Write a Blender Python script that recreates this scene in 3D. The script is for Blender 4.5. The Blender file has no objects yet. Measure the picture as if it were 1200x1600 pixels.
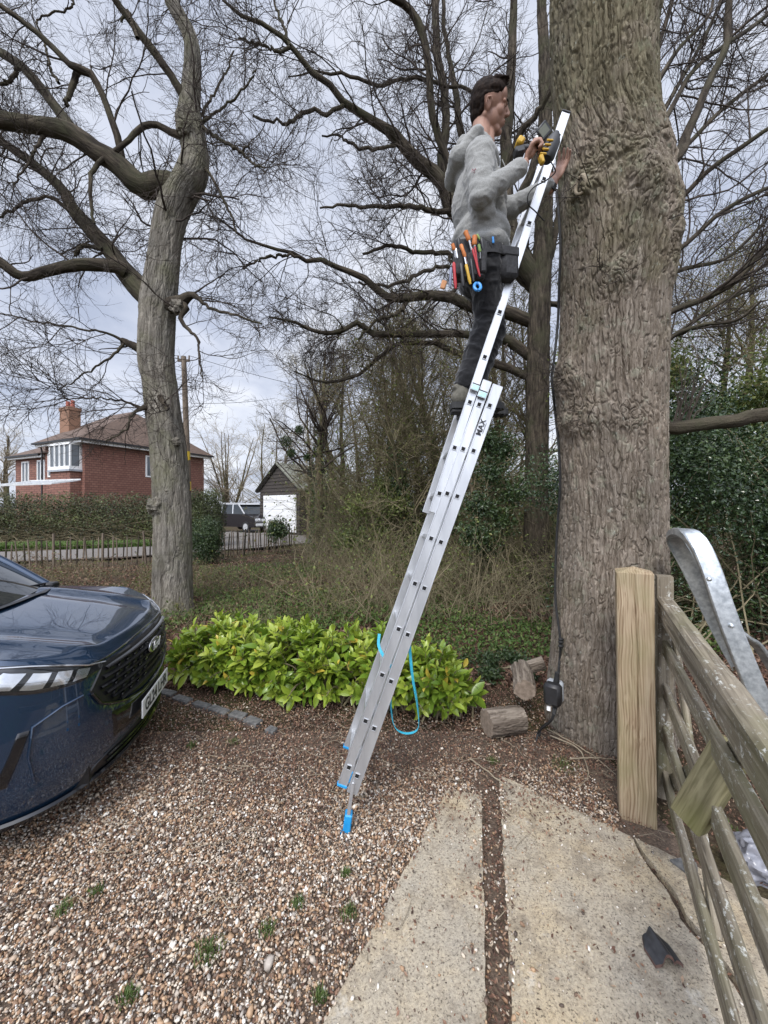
import bpy, bmesh, math, random
import numpy as np
from mathutils import Vector, Matrix, Quaternion
rad = math.radians
scene = bpy.context.scene
COL = scene.collection
# ---------------------------------------------------------------- camera
HC = 1.7; FPX = 600.0; HOR = 790.0
cam = bpy.data.objects.new('camera', bpy.data.cameras.new('camera'))
COL.objects.link(cam)
cam.location = (0, 0, HC); cam.rotation_euler = (rad(90), 0, 0)
cam.data.sensor_fit = 'VERTICAL'; cam.data.sensor_height = 24.0
cam.data.lens = 24.0 * FPX / 1600.0
cam.data.shift_y = -10.0 / 1600.0
cam.data.clip_start = 0.05; cam.data.clip_end = 1000
scene.camera = cam
# ---------------------------------------------------------------- sky, sun, exposure
w = bpy.data.worlds.new('World'); scene.world = w; w.use_nodes = True
nt = w.node_tree; nt.nodes.clear()
N = nt.nodes.new; LK = nt.links.new
out = N('ShaderNodeOutputWorld'); mixs = N('ShaderNodeMixShader')
b1 = N('ShaderNodeBackground'); b2 = N('ShaderNodeBackground')
sky = N('ShaderNodeTexSky'); sky.sky_type = 'NISHITA'; sky.sun_disc = False
SUN_EL, SUN_AZ = rad(48), rad(200)
sky.sun_elevation = SUN_EL; sky.sun_rotation = SUN_AZ
LK(sky.outputs[0], b1.inputs[0]); b1.inputs[1].default_value = 0.1
tc = N('ShaderNodeTexCoord'); sep = N('ShaderNodeSeparateXYZ'); LK(tc.outputs['Generated'], sep.inputs[0])
mz = N('ShaderNodeMath'); mz.operation = 'ADD'; mz.inputs[1].default_value = 0.22; LK(sep.outputs[2], mz.inputs[0])
mz2 = N('ShaderNodeMath'); mz2.operation = 'MAXIMUM'; mz2.inputs[1].default_value = 0.1; LK(mz.outputs[0], mz2.inputs[0])
dx = N('ShaderNodeMath'); dx.operation = 'DIVIDE'; LK(sep.outputs[0], dx.inputs[0]); LK(mz2.outputs[0], dx.inputs[1])
dy = N('ShaderNodeMath'); dy.operation = 'DIVIDE'; LK(sep.outputs[1], dy.inputs[0]); LK(mz2.outputs[0], dy.inputs[1])
cmb = N('ShaderNodeCombineXYZ'); LK(dx.outputs[0], cmb.inputs[0]); LK(dy.outputs[0], cmb.inputs[1])
nz = N('ShaderNodeTexNoise'); nz.inputs['Scale'].default_value = 1.25; nz.inputs['Detail'].default_value = 7
nz.inputs['Roughness'].default_value = 0.55; nz.inputs['Distortion'].default_value = 0.35
LK(cmb.outputs[0], nz.inputs['Vector'])
cr = N('ShaderNodeValToRGB'); e = cr.color_ramp.elements
e[0].position = 0.36; e[0].color = (0.44, 0.49, 0.62, 1)
e[1].position = 0.66; e[1].color = (0.86, 0.88, 0.94, 1)
x = cr.color_ramp.elements.new(0.5); x.color = (0.64, 0.68, 0.79, 1)
LK(nz.outputs[0], cr.inputs[0]); LK(cr.outputs[0], b2.inputs[0])
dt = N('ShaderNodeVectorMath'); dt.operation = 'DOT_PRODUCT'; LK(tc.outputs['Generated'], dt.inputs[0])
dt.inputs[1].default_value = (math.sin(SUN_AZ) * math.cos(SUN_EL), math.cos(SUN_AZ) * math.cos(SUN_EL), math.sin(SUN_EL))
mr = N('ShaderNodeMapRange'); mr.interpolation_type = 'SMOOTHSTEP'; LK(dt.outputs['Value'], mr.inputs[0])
mr.inputs[1].default_value = 0.35; mr.inputs[2].default_value = 1.0; mr.inputs[3].default_value = 0.92; mr.inputs[4].default_value = 3.4  # clouds brightened around the sun, out of frame, added to light the ground
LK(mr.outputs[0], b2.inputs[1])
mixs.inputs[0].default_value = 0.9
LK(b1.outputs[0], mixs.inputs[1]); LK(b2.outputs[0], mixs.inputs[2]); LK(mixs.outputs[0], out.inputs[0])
sun = bpy.data.objects.new('sun', bpy.data.lights.new('sun', 'SUN')); COL.objects.link(sun)
sun.data.energy = 1.5; sun.data.angle = rad(12); sun.data.color = (1, 0.95, 0.87)
sd = Vector((math.sin(SUN_AZ) * math.cos(SUN_EL), math.cos(SUN_AZ) * math.cos(SUN_EL), math.sin(SUN_EL)))
sun.rotation_euler = sd.to_track_quat('Z', 'Y').to_euler()
scene.view_settings.view_transform = 'Standard'; scene.view_settings.look = 'None'
scene.view_settings.exposure = 0.42; scene.view_settings.gamma = 1
scene.view_settings.use_curve_mapping = False
scene.render.engine = 'CYCLES'
scene.cycles.max_bounces = 6; scene.cycles.diffuse_bounces = 3; scene.cycles.glossy_bounces = 3
scene.cycles.transparent_max_bounces = 6; scene.cycles.use_denoising = True

# ---------------------------------------------------------------- helpers
def P(px, py, Y):
    """point at depth Y seen along the ray through a photograph pixel"""
    return np.array([(px - 600.0) / FPX * Y, Y, HC - (py - HOR) / FPX * Y])
def G(px, py, z=0.0):
    Y = (HC - z) * FPX / (py - HOR)
    return np.array([(px - 600.0) / FPX * Y, Y, z])
def wloc(o):
    v = np.zeros(3)
    while o is not None:
        v += np.array(o.location); o = o.parent
    return v
def tag(o, label=None, cat=None, group=None, kind=None):
    if label: o['label'] = label
    if cat: o['category'] = cat
    if group: o['group'] = group
    if kind: o['kind'] = kind
    return o
def empty(name, loc, rz=0, label=None, cat=None, group=None):
    o = bpy.data.objects.new(name, None); COL.objects.link(o)
    o.location = [float(q) for q in loc]; o.rotation_euler = (0, 0, rz); o.empty_display_size = 0.1
    return tag(o, label, cat, group)
def mk(name, V, F, mat, parent=None, smooth=True, attrs=None, local=False, mi=None):
    V = np.asarray(V, dtype=np.float32).reshape(-1, 3)
    if parent is not None and not local: V = V - wloc(parent).astype(np.float32)
    me = bpy.data.meshes.new(name)
    F = [np.asarray(f, dtype=np.int32) for f in F if len(f)]
    nl = sum(f.size for f in F); nf = sum(len(f) for f in F)
    me.vertices.add(len(V)); me.vertices.foreach_set('co', V.ravel())
    me.loops.add(nl); me.loops.foreach_set('vertex_index', np.concatenate([f.ravel() for f in F]))
    cnt = np.concatenate([np.full(len(f), f.shape[1], dtype=np.int32) for f in F])
    st = np.concatenate([[0], np.cumsum(cnt)[:-1]]).astype(np.int32)
    me.polygons.add(nf); me.polygons.foreach_set('loop_start', st)
    me.polygons.foreach_set('use_smooth', np.full(nf, smooth, dtype=bool))
    mats = mat if isinstance(mat, (list, tuple)) else [mat]
    for m in mats: me.materials.append(m)
    if mi is not None: me.polygons.foreach_set('material_index', np.asarray(mi, dtype=np.int32))
    me.update(calc_edges=True)
    for k, a in (attrs or {}).items():
        a = np.asarray(a, dtype=np.float32)
        if a.ndim == 2:
            at = me.attributes.new(k, 'FLOAT_VECTOR', 'POINT'); at.data.foreach_set('vector', a.ravel())
        else:
            at = me.attributes.new(k, 'FLOAT', 'POINT'); at.data.foreach_set('value', a.ravel())
    o = bpy.data.objects.new(name, me); COL.objects.link(o)
    if parent is not None: o.parent = parent
    return o
class MB:
    """collects shapes, links them as one mesh object"""
    def __init__(s): s.v = []; s.f = {3: [], 4: []}; s.ng = []; s.n = 0; s.bk = []; s.rn = []
    def add(s, V, F, bk=None, rnd=0.5):
        V = np.asarray(V, float).reshape(-1, 3)
        for f in F:
            f = np.asarray(f, int)
            if len(f): s.f[f.shape[1]].append(f + s.n)
        s.v.append(V); s.n += len(V)
        s.bk.append(V if bk is None else np.asarray(bk, float).reshape(-1, 3))
        s.rn.append(np.full(len(V), rnd) if np.isscalar(rnd) else np.asarray(rnd, float))
        return s
    def box(s, c, size, R=None, bev=0.0, rnd=0.5):
        """box with all edges chamfered by bev (24 corner vertices)"""
        h = np.array(size, float) / 2; V = []; idx = {}
        for sx in (-1, 1):
            for sy in (-1, 1):
                for sz in (-1, 1):
                    for a in range(3):
                        q = np.array([sx, sy, sz]) * (h - bev); q[a] = (sx, sy, sz)[a] * h[a]
                        idx[(sx, sy, sz, a)] = len(V); V.append(q)
        V = np.array(V); quads = []; tris = []
        for a in range(3):
            b, c_ = (a + 1) % 3, (a + 2) % 3
            for sg in (-1, 1):
                loop = []
                for (u, w_) in ((-1, -1), (1, -1), (1, 1), (-1, 1)):
                    k = [0, 0, 0]; k[a] = sg; k[b] = u; k[c_] = w_; loop.append(idx[(*k, a)])
                quads.append(loop if sg > 0 else loop[::-1])
        if bev > 0:
            for a in range(3):
                b, c_ = (a + 1) % 3, (a + 2) % 3
                for u in (-1, 1):
                    for w_ in (-1, 1):
                        k0 = [0] * 3; k1 = [0] * 3; k0[a] = -1; k1[a] = 1
                        k0[b] = k1[b] = u; k0[c_] = k1[c_] = w_
                        q = [idx[(*k0, b)], idx[(*k1, b)], idx[(*k1, c_)], idx[(*k0, c_)]]
                        quads.append(q if u * w_ < 0 else q[::-1])
            for sx in (-1, 1):
                for sy in (-1, 1):
                    for sz in (-1, 1):
                        t = [idx[(sx, sy, sz, a)] for a in range(3)]
                        tris.append(t if sx * sy * sz > 0 else t[::-1])
        if R is not None: V = V @ np.asarray(R).T
        return s.add(V + np.asarray(c, float), [np.array(quads)] + ([np.array(tris)] if tris else []), rnd=rnd)
    def beam(s, a, b, w_, h, up=(0, 0, 1), bev=0.003, rnd=0.5):
        a = np.asarray(a, float); b = np.asarray(b, float); d = b - a; L = np.linalg.norm(d); x_ = d / L
        y_ = np.cross(np.asarray(up, float), x_); y_ /= np.linalg.norm(y_); z_ = np.cross(x_, y_)
        return s.box((a + b) / 2, (L, w_, h), np.stack([x_, y_, z_], 1), bev, rnd)
    def tube(s, pts, r, sides=8, cap=True, rnd=0.5):
        pts = np.asarray(pts, float)[None]; r = np.broadcast_to(np.asarray(r, float), (pts.shape[1],))[None]
        V, F, bk = tubes(pts, r, sides)
        s.add(V, F, bk, rnd)
        if cap:
            b0 = s.n - len(V); n = pts.shape[1]
            s.ng.append([b0 + i for i in range(sides)][::-1]); s.ng.append([b0 + (n - 1) * sides + i for i in range(sides)])
        return s
    def prism(s, poly, z0, z1, rnd=0.5, R=None, c=(0, 0, 0)):
        n = len(poly); poly = np.asarray(poly, float)
        V = np.concatenate([np.c_[poly, np.full(n, z0)], np.c_[poly, np.full(n, z1)]])
        if R is not None: V = V @ np.asarray(R).T
        V = V + np.asarray(c, float)
        q = [[i, (i + 1) % n, n + (i + 1) % n, n + i] for i in range(n)]
        b0 = s.n; s.add(V, [np.array(q)], rnd=rnd)
        s.ng.append([b0 + i for i in range(n)][::-1]); s.ng.append([b0 + n + i for i in range(n)])
        return s
    def sph(s, c, r, R=None, nu=14, nv=9, rnd=0.5):
        u = np.linspace(0, 2 * np.pi, nu, endpoint=False); v = np.linspace(0, np.pi, nv)
        V = np.stack([np.outer(np.sin(v), np.cos(u)), np.outer(np.sin(v), np.sin(u)), np.outer(np.cos(v), np.ones(nu))], -1).reshape(-1, 3)
        V = V * np.asarray(r, float)
        if R is not None: V = V @ np.asarray(R).T
        i, j = np.meshgrid(np.arange(nv - 1), np.arange(nu), indexing='ij'); i = i.ravel(); j = j.ravel(); k = (j + 1) % nu
        return s.add(V + np.asarray(c, float), [np.stack([i * nu + j, (i + 1) * nu + j, (i + 1) * nu + k, i * nu + k], 1)], rnd=rnd)
    def grid(s, V3, rnd=0.5, flip=False):
        a, b = V3.shape[:2]
        i, j = np.meshgrid(np.arange(a - 1), np.arange(b - 1), indexing='ij'); i = i.ravel(); j = j.ravel()
        q = np.stack([i * b + j, (i + 1) * b + j, (i + 1) * b + j + 1, i * b + j + 1], 1)
        return s.add(V3.reshape(-1, 3), [q[:, ::-1] if flip else q], rnd=rnd)
    def build(s, name, mat, parent=None, smooth=True, local=False):
        V = np.concatenate(s.v); F = []
        for k in (3, 4):
            if s.f[k]: F.append(np.concatenate(s.f[k]))
        by = {}
        for g in s.ng: by.setdefault(len(g), []).append(g)
        for g in by.values(): F.append(np.array(g))
        ob = mk(name, V, F, mat, parent, smooth, {'bk': np.concatenate(s.bk), 'rnd': np.concatenate(s.rn)}, local)
        if smooth and s.n < 40000: flat_sharp(ob, 42)
        return ob
def flat_sharp(o, deg=35):
    me = o.data
    try: me.set_sharp_from_angle(angle=rad(deg))
    except Exception: pass
    return o
def tubes(Pt, R, sides):
    """Pt (B,n,3), R (B,n) -> verts, [quads], bark coordinates"""
    B, n, _ = Pt.shape
    T = np.gradient(Pt, axis=1); T /= np.linalg.norm(T, axis=2, keepdims=True) + 1e-9
    md = np.abs(T.mean(1)); ref = np.eye(3)[md.argmin(1)][:, None, :].repeat(n, 1)
    A = np.cross(T, ref); A /= np.linalg.norm(A, axis=2, keepdims=True) + 1e-9
    Bv = np.cross(T, A)
    th = np.arange(sides) * 2 * np.pi / sides
    c = np.cos(th)[None, None, :, None]; s_ = np.sin(th)[None, None, :, None]
    V = Pt[:, :, None, :] + R[:, :, None, None] * (c * A[:, :, None, :] + s_ * Bv[:, :, None, :])
    L = np.concatenate([np.zeros((B, 1)), np.cumsum(np.linalg.norm(np.diff(Pt, axis=1), axis=2), 1)], 1)
    off = (Pt[:, 0, :].sum(1) * 13.7) % 50
    bk = np.stack([(R[:, :, None] * c[..., 0]), (R[:, :, None] * s_[..., 0]), np.broadcast_to((L + off[:, None])[:, :, None], (B, n, sides))], -1)
    b, i, j = np.meshgrid(np.arange(B), np.arange(n - 1), np.arange(sides), indexing='ij')
    b = b.ravel(); i = i.ravel(); j = j.ravel(); k = (j + 1) % sides; o = b * n * sides
    q = np.stack([o + i * sides + j, o + i * sides + k, o + (i + 1) * sides + k, o + (i + 1) * sides + j], 1)
    return V.reshape(-1, 3), [q], bk.reshape(-1, 3)
def catmull(pts, n):
    pts = np.asarray(pts, float); d = np.linalg.norm(np.diff(pts[:, :3], axis=0), axis=1); t = np.concatenate([[0], np.cumsum(d)])
    q = np.concatenate([[2 * pts[0] - pts[1]], pts, [2 * pts[-1] - pts[-2]]]); tt = np.linspace(0, t[-1], n)
    i = np.clip(np.searchsorted(t, tt, side='right') - 1, 0, len(pts) - 2); u = ((tt - t[i]) / (t[i + 1] - t[i] + 1e-9))[:, None]
    p0, p1, p2, p3 = q[i], q[i + 1], q[i + 2], q[i + 3]
    return 0.5 * ((2 * p1) + (-p0 + p2) * u + (2 * p0 - 5 * p1 + 4 * p2 - p3) * u ** 2 + (-p0 + 3 * p1 - 3 * p2 + p3) * u ** 3)
# perlin noise in numpy
_rs = np.random.RandomState(5); _perm = np.tile(_rs.permutation(256), 3); _g = _rs.randn(256, 3); _g /= np.linalg.norm(_g, axis=1)[:, None]
def pn(p):
    p = np.asarray(p, float); i = np.floor(p).astype(int); f = p - i; u = f * f * f * (f * (f * 6 - 15) + 10); i &= 255; r = 0
    for a in (0, 1):
        wa = u[..., 0] if a else 1 - u[..., 0]
        for b in (0, 1):
            wb = u[..., 1] if b else 1 - u[..., 1]
            for c in (0, 1):
                wc = u[..., 2] if c else 1 - u[..., 2]
                h = _perm[_perm[_perm[i[..., 0] + a] + i[..., 1] + b] + i[..., 2] + c]
                r = r + wa * wb * wc * ((_g[h] * (f - np.array([a, b, c]))).sum(-1))
    return r * 1.6
def fbm(p, o=4):
    r = 0; a = 1
    for k in range(o): r = r + a * pn(p * 2 ** k + 17.3 * k); a *= 0.5
    return r

# ---------------------------------------------------------------- materials
def mat_new(name):
    m = bpy.data.materials.new(name); m.use_nodes = True; t = m.node_tree; b = t.nodes['Principled BSDF']; return m, t, b
def ramp(t, stops, fac):
    r = t.nodes.new('ShaderNodeValToRGB'); el = r.color_ramp.elements
    while len(el) < len(stops): el.new(0.5)
    for e_, (p_, c_) in zip(el, stops): e_.position = p_; e_.color = (*c_, 1)
    t.links.new(fac, r.inputs[0]); return r.outputs[0]
def noise(t, vec, scale, detail=4, rough=0.55, stretch=None, dist=0.0):
    if stretch:
        mp = t.nodes.new('ShaderNodeMapping'); mp.inputs['Scale'].default_value = stretch; t.links.new(vec, mp.inputs[0]); vec = mp.outputs[0]
    n = t.nodes.new('ShaderNodeTexNoise'); n.inputs['Scale'].default_value = scale; n.inputs['Detail'].default_value = detail
    n.inputs['Roughness'].default_value = rough; n.inputs['Distortion'].default_value = dist
    t.links.new(vec, n.inputs['Vector']); return n.outputs[0]
def vec_of(t, kind):
    if kind in ('Object', 'Generated'):
        return t.nodes.new('ShaderNodeTexCoord').outputs[kind]
    a = t.nodes.new('ShaderNodeAttribute'); a.attribute_name = kind; return a.outputs['Vector']
def fac_of(t, name='rnd'):
    a = t.nodes.new('ShaderNodeAttribute'); a.attribute_name = name; return a.outputs['Fac']
def bump(t, b, h, strength=0.5, dist=0.01):
    n = t.nodes.new('ShaderNodeBump'); n.inputs['Strength'].default_value = strength; n.inputs['Distance'].default_value = dist
    t.links.new(h, n.inputs['Height']); t.links.new(n.outputs[0], b.inputs['Normal'])
def mixc(t, a, b, fac, mode='MIX'):
    m = t.nodes.new('ShaderNodeMix'); m.data_type = 'RGBA'; m.blend_type = mode
    for s_, v in ((6, a), (7, b)):
        if isinstance(v, tuple): m.inputs[s_].default_value = (*v, 1)
        else: t.links.new(v, m.inputs[s_])
    if isinstance(fac, (int, float)): m.inputs[0].default_value = fac
    else: t.links.new(fac, m.inputs[0])
    return m.outputs[2]
def simple(name, c1, c2=None, rough=0.6, metal=0.0, scale=20, bmp=0.0, bdist=0.002, vec='Object', stretch=None, coat=0, spec=0.5, detail=4):
    m, t, b = mat_new(name); b.inputs['Roughness'].default_value = rough; b.inputs['Metallic'].default_value = metal
    b.inputs['Specular IOR Level'].default_value = spec; b.inputs['Coat Weight'].default_value = coat
    c2 = c2 or tuple(min(1, q * 1.25) for q in c1)
    n = noise(t, vec_of(t, vec), scale, detail, stretch=stretch)
    t.links.new(ramp(t, [(0.32, c1), (0.68, c2)], n), b.inputs['Base Color'])
    if bmp: bump(t, b, n, bmp, bdist)
    return m
def leafmat(name, stops, rough=0.45, trans=0.35, scale=None):
    m, t, b = mat_new(name); b.inputs['Roughness'].default_value = rough
    f = fac_of(t); c = ramp(t, stops, f); t.links.new(c, b.inputs['Base Color'])
    tr = t.nodes.new('ShaderNodeBsdfTranslucent'); t.links.new(c, tr.inputs[0])
    mx = t.nodes.new('ShaderNodeMixShader'); mx.inputs[0].default_value = trans
    o = t.nodes['Material Output']; t.links.new(b.outputs[0], mx.inputs[1]); t.links.new(tr.outputs[0], mx.inputs[2]); t.links.new(mx.outputs[0], o.inputs[0])
    return m
def barkmat(name, dark, mid, light, moss=None, scale=22, st=(1, 1, 0.16), bs=0.8, bd=0.02, lich=0.0, algae=False):
    m, t, b = mat_new(name); b.inputs['Roughness'].default_value = 0.92; b.inputs['Specular IOR Level'].default_value = 0.15
    v = vec_of(t, 'bk'); n1 = noise(t, v, scale, 5, 0.6, st, 0.4); n2 = noise(t, v, 3.0, 3, 0.5, (1, 1, 0.5)); n3 = noise(t, v, scale * 5, 3, 0.6)
    c = ramp(t, [(0.35, dark), (0.52, mid), (0.7, light)], n1)
    c = mixc(t, c, ramp(t, [(0.3, (0.75, 0.75, 0.75)), (0.7, (1.25, 1.2, 1.15))], n2), 0.8, 'MULTIPLY')
    c = mixc(t, c, ramp(t, [(0.3, (0.8, 0.8, 0.8)), (0.7, (1.2, 1.2, 1.2))], n3), 0.6, 'MULTIPLY')
    if moss:
        n4 = noise(t, vec_of(t, 'Object'), 2.3, 5, 0.6)
        c = mixc(t, c, moss, ramp(t, [(0.46, (0, 0, 0)), (0.66, (0.75, 0.75, 0.75))], n4))
    if lich:
        n5 = noise(t, vec_of(t, 'Object'), 9, 5, 0.7)
        c = mixc(t, c, (0.30, 0.32, 0.24), ramp(t, [(0.56, (0, 0, 0)), (0.66, (lich,) * 3)], n5))
    if algae:   # green-grey algae film, commoner higher up the trunk
        vo_ = vec_of(t, 'Object'); sp_ = t.nodes.new('ShaderNodeSeparateXYZ'); t.links.new(vo_, sp_.inputs[0]); mr_ = t.nodes.new('ShaderNodeMapRange'); t.links.new(sp_.outputs[2], mr_.inputs[0])
        mr_.inputs[1].default_value = 2.4; mr_.inputs[2].default_value = 4.4; mr_.inputs[3].default_value = -0.10; mr_.inputs[4].default_value = 0.16
        ad_ = t.nodes.new('ShaderNodeMath'); ad_.operation = 'ADD'; t.links.new(mr_.outputs[0], ad_.inputs[0]); t.links.new(noise(t, vo_, 3.5, 7, 0.7), ad_.inputs[1])
        c = mixc(t, c, mixc(t, c, (0.70, 0.73, 0.60), 1.0, 'MULTIPLY'), ramp(t, [(0.44, (0, 0, 0)), (0.66, (1, 1, 1))], ad_.outputs[0]))
        c = mixc(t, c, (0.34, 0.35, 0.30), ramp(t, [(0.60, (0, 0, 0)), (0.68, (.7, .7, .7))], noise(t, vo_, 14, 6, 0.8)))
    t.links.new(c, b.inputs['Base Color'])
    ad = t.nodes.new('ShaderNodeMath'); ad.operation = 'MULTIPLY_ADD'; ad.inputs[1].default_value = 0.25
    t.links.new(n3, ad.inputs[0]); t.links.new(n1, ad.inputs[2]); bump(t, b, ad.outputs[0], bs, bd)
    return m
def woodmat(name, dark, light, scale=60, lich=None, green=None, vec='bk', st=(1, 1, 0.035)):
    m, t, b = mat_new(name); b.inputs['Roughness'].default_value = 0.8; b.inputs['Specular IOR Level'].default_value = 0.25
    v = vec_of(t, vec); n1 = noise(t, v, scale, 4, 0.55, st, 0.9)
    c = ramp(t, [(0.36, dark), (0.5, tuple((a + b_) / 2 for a, b_ in zip(dark, light))), (0.62, light)], n1)
    n2 = noise(t, v, 4, 4, 0.6, (1, 1, 0.3)); c = mixc(t, c, ramp(t, [(0.3, (0.72, 0.72, 0.7)), (0.7, (1.2, 1.18, 1.15))], n2), 0.8, 'MULTIPLY')
    if green:
        n4 = noise(t, v, 5, 4, 0.6, (1, 1, 0.4)); c = mixc(t, c, green, ramp(t, [(0.45, (0, 0, 0)), (0.68, (0.6, 0.6, 0.6))], n4))
    if lich:
        n5 = noise(t, v, 55, 5, 0.75, (1, 1, 0.7)); n6 = noise(t, v, 6, 2)
        mm = t.nodes.new('ShaderNodeMath'); mm.operation = 'MULTIPLY'
        t.links.new(ramp(t, [(0.56, (0, 0, 0)), (0.63, (1, 1, 1))], n5), mm.inputs[0]); t.links.new(ramp(t, [(0.4, (0.1, 0.1, 0.1)), (0.6, (1, 1, 1))], n6), mm.inputs[1])
        c = mixc(t, c, lich, mm.outputs[0])
    t.links.new(c, b.inputs['Base Color']); bump(t, b, n1, 0.6, 0.004); return m

M = {}
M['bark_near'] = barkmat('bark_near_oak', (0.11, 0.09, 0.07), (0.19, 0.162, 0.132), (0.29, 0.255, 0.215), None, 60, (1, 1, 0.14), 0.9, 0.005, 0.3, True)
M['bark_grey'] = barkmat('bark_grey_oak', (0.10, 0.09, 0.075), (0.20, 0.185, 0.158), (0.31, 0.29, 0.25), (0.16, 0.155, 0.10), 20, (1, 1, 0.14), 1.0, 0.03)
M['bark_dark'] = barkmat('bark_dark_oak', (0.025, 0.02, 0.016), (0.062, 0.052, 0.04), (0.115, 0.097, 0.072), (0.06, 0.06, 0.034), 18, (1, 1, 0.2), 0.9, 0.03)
M['bark_wood'] = barkmat('bark_wood', (0.05, 0.04, 0.028), (0.11, 0.09, 0.06), (0.18, 0.15, 0.10), (0.10, 0.11, 0.04), 14, (1, 1, 0.2), 0.7, 0.03)
M['twig'] = simple('twig', (0.035, 0.028, 0.024), (0.075, 0.06, 0.048), 0.85, scale=6, spec=0.2)
M['twig_olive'] = simple('twig_olive', (0.125, 0.105, 0.062), (0.25, 0.21, 0.13), 0.85, scale=3, spec=0.2)
M['twig_pale'] = simple('twig_pale', (0.20, 0.16, 0.11), (0.32, 0.27, 0.19), 0.8, scale=8)
M['alu'] = simple('aluminium', (0.50, 0.51, 0.525), (0.66, 0.67, 0.68), 0.40, 0.75, scale=14, bmp=0.05, bdist=0.001, stretch=(1, 1, 0.2))
M['alu_in'] = simple('aluminium_dull', (0.42, 0.43, 0.44), (0.56, 0.57, 0.58), 0.5, 0.6, scale=12)
M['galv'] = simple('galvanised_steel', (0.40, 0.43, 0.45), (0.74, 0.77, 0.78), 0.34, 0.8, scale=38, bmp=0.25, bdist=0.002, detail=7)
M['black'] = simple('black_plastic', (0.012, 0.012, 0.013), (0.02, 0.02, 0.022), 0.45, scale=40)
M['rubber'] = simple('black_rubber', (0.012, 0.012, 0.012), (0.025, 0.025, 0.025), 0.75, scale=40)
M['rung_shade'] = simple('painted_rung_shade', (0.006, 0.006, 0.006), (0.01, 0.01, 0.01), 0.9)  # near-black colour standing for the shade inside the ladder rungs
M['blue_pl'] = simple('blue_plastic', (0.01, 0.22, 0.50), (0.02, 0.30, 0.62), 0.4, scale=30)
M['strap'] = simple('blue_webbing', (0.02, 0.30, 0.42), (0.05, 0.42, 0.56), 0.6, scale=120, bmp=0.3)
M['sticker'] = simple('teal_sticker', (0.35, 0.62, 0.62), (0.55, 0.78, 0.78), 0.4, scale=60)
M['white'] = simple('white_paint', (0.74, 0.74, 0.72), (0.8, 0.8, 0.79), 0.5, scale=6)
M['grey_pl'] = simple('grey_plastic', (0.30, 0.32, 0.34), (0.38, 0.40, 0.42), 0.45, scale=20)
# ================================================================ GROUND
R = np.random.RandomState
def soil_material():
    m, t, b = mat_new('soil'); b.inputs['Roughness'].default_value = 0.95; b.inputs['Specular IOR Level'].default_value = 0.1
    v = vec_of(t, 'Object'); a = noise(t, v, 1.1, 6, 0.6); f = noise(t, v, 45, 5, 0.7)
    c = ramp(t, [(0.3, (0.035, 0.026, 0.018)), (0.5, (0.07, 0.05, 0.035)), (0.7, (0.13, 0.10, 0.07))], f)
    c2 = ramp(t, [(0.4, (0.05, 0.045, 0.02)), (0.65, (0.08, 0.095, 0.03))], f)
    c = mixc(t, c, c2, ramp(t, [(0.45, (0, 0, 0)), (0.6, (0.7, 0.7, 0.7))], a))
    t.links.new(c, b.inputs['Base Color']); bump(t, b, f, 0.9, 0.02); return m
M['soil'] = soil_material()
def ground_z(x, y):
    """gentle relief of the soil; flat drive near the camera"""
    x = np.asarray(x, float); y = np.asarray(y, float)
    k = np.clip((y - 3.6) / 3, 0, 1)
    return -0.012 + k * 0.10 * fbm(np.stack([x * 0.35, y * 0.35, x * 0 + 3], -1), 3)
gx = np.concatenate([np.linspace(-400, -30, 16), np.linspace(-28, 28, 150), np.linspace(30, 400, 16)])
gy = np.concatenate([np.linspace(-300, -6, 10), np.linspace(-5, 40, 150), np.linspace(43, 600, 24)])
XX, YY = np.meshgrid(gx, gy, indexing='ij'); ZZ = ground_z(XX, YY)
g = MB(); g.grid(np.stack([XX, YY, ZZ], -1)); tag(g.build('ground', M['soil']), kind='structure')

# road behind the paling fence and driveway
def strip_sheet(name, poly, z, mat, label=None, kind='structure'):
    m = MB(); m.prism(poly, z - 0.03, z); o = m.build(name, mat, smooth=False); return tag(o, label, kind=kind)
M['asphalt'] = simple('asphalt', (0.125, 0.112, 0.10), (0.19, 0.172, 0.155), 0.9, scale=30, bmp=0.5, bdist=0.01)
M['grass'] = leafmat('grass_blades', [(0, (0.04, 0.075, 0.012)), (0.6, (0.09, 0.16, 0.03)), (1, (0.16, 0.20, 0.05))], 0.6, 0.3)
strip_sheet('road', [(-16, 10.2), (-12.2, 10.8), (-8.3, 12.3), (-4.9, 15.0), (-2.0, 18.5), (2, 22), (-2, 26), (-9, 26), (-11, 20.0), (-8.3, 16.2), (-10.5, 14.7), (-13, 13.6), (-20, 12.6), (-22, 10)], 0.075, M['asphalt'])

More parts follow.
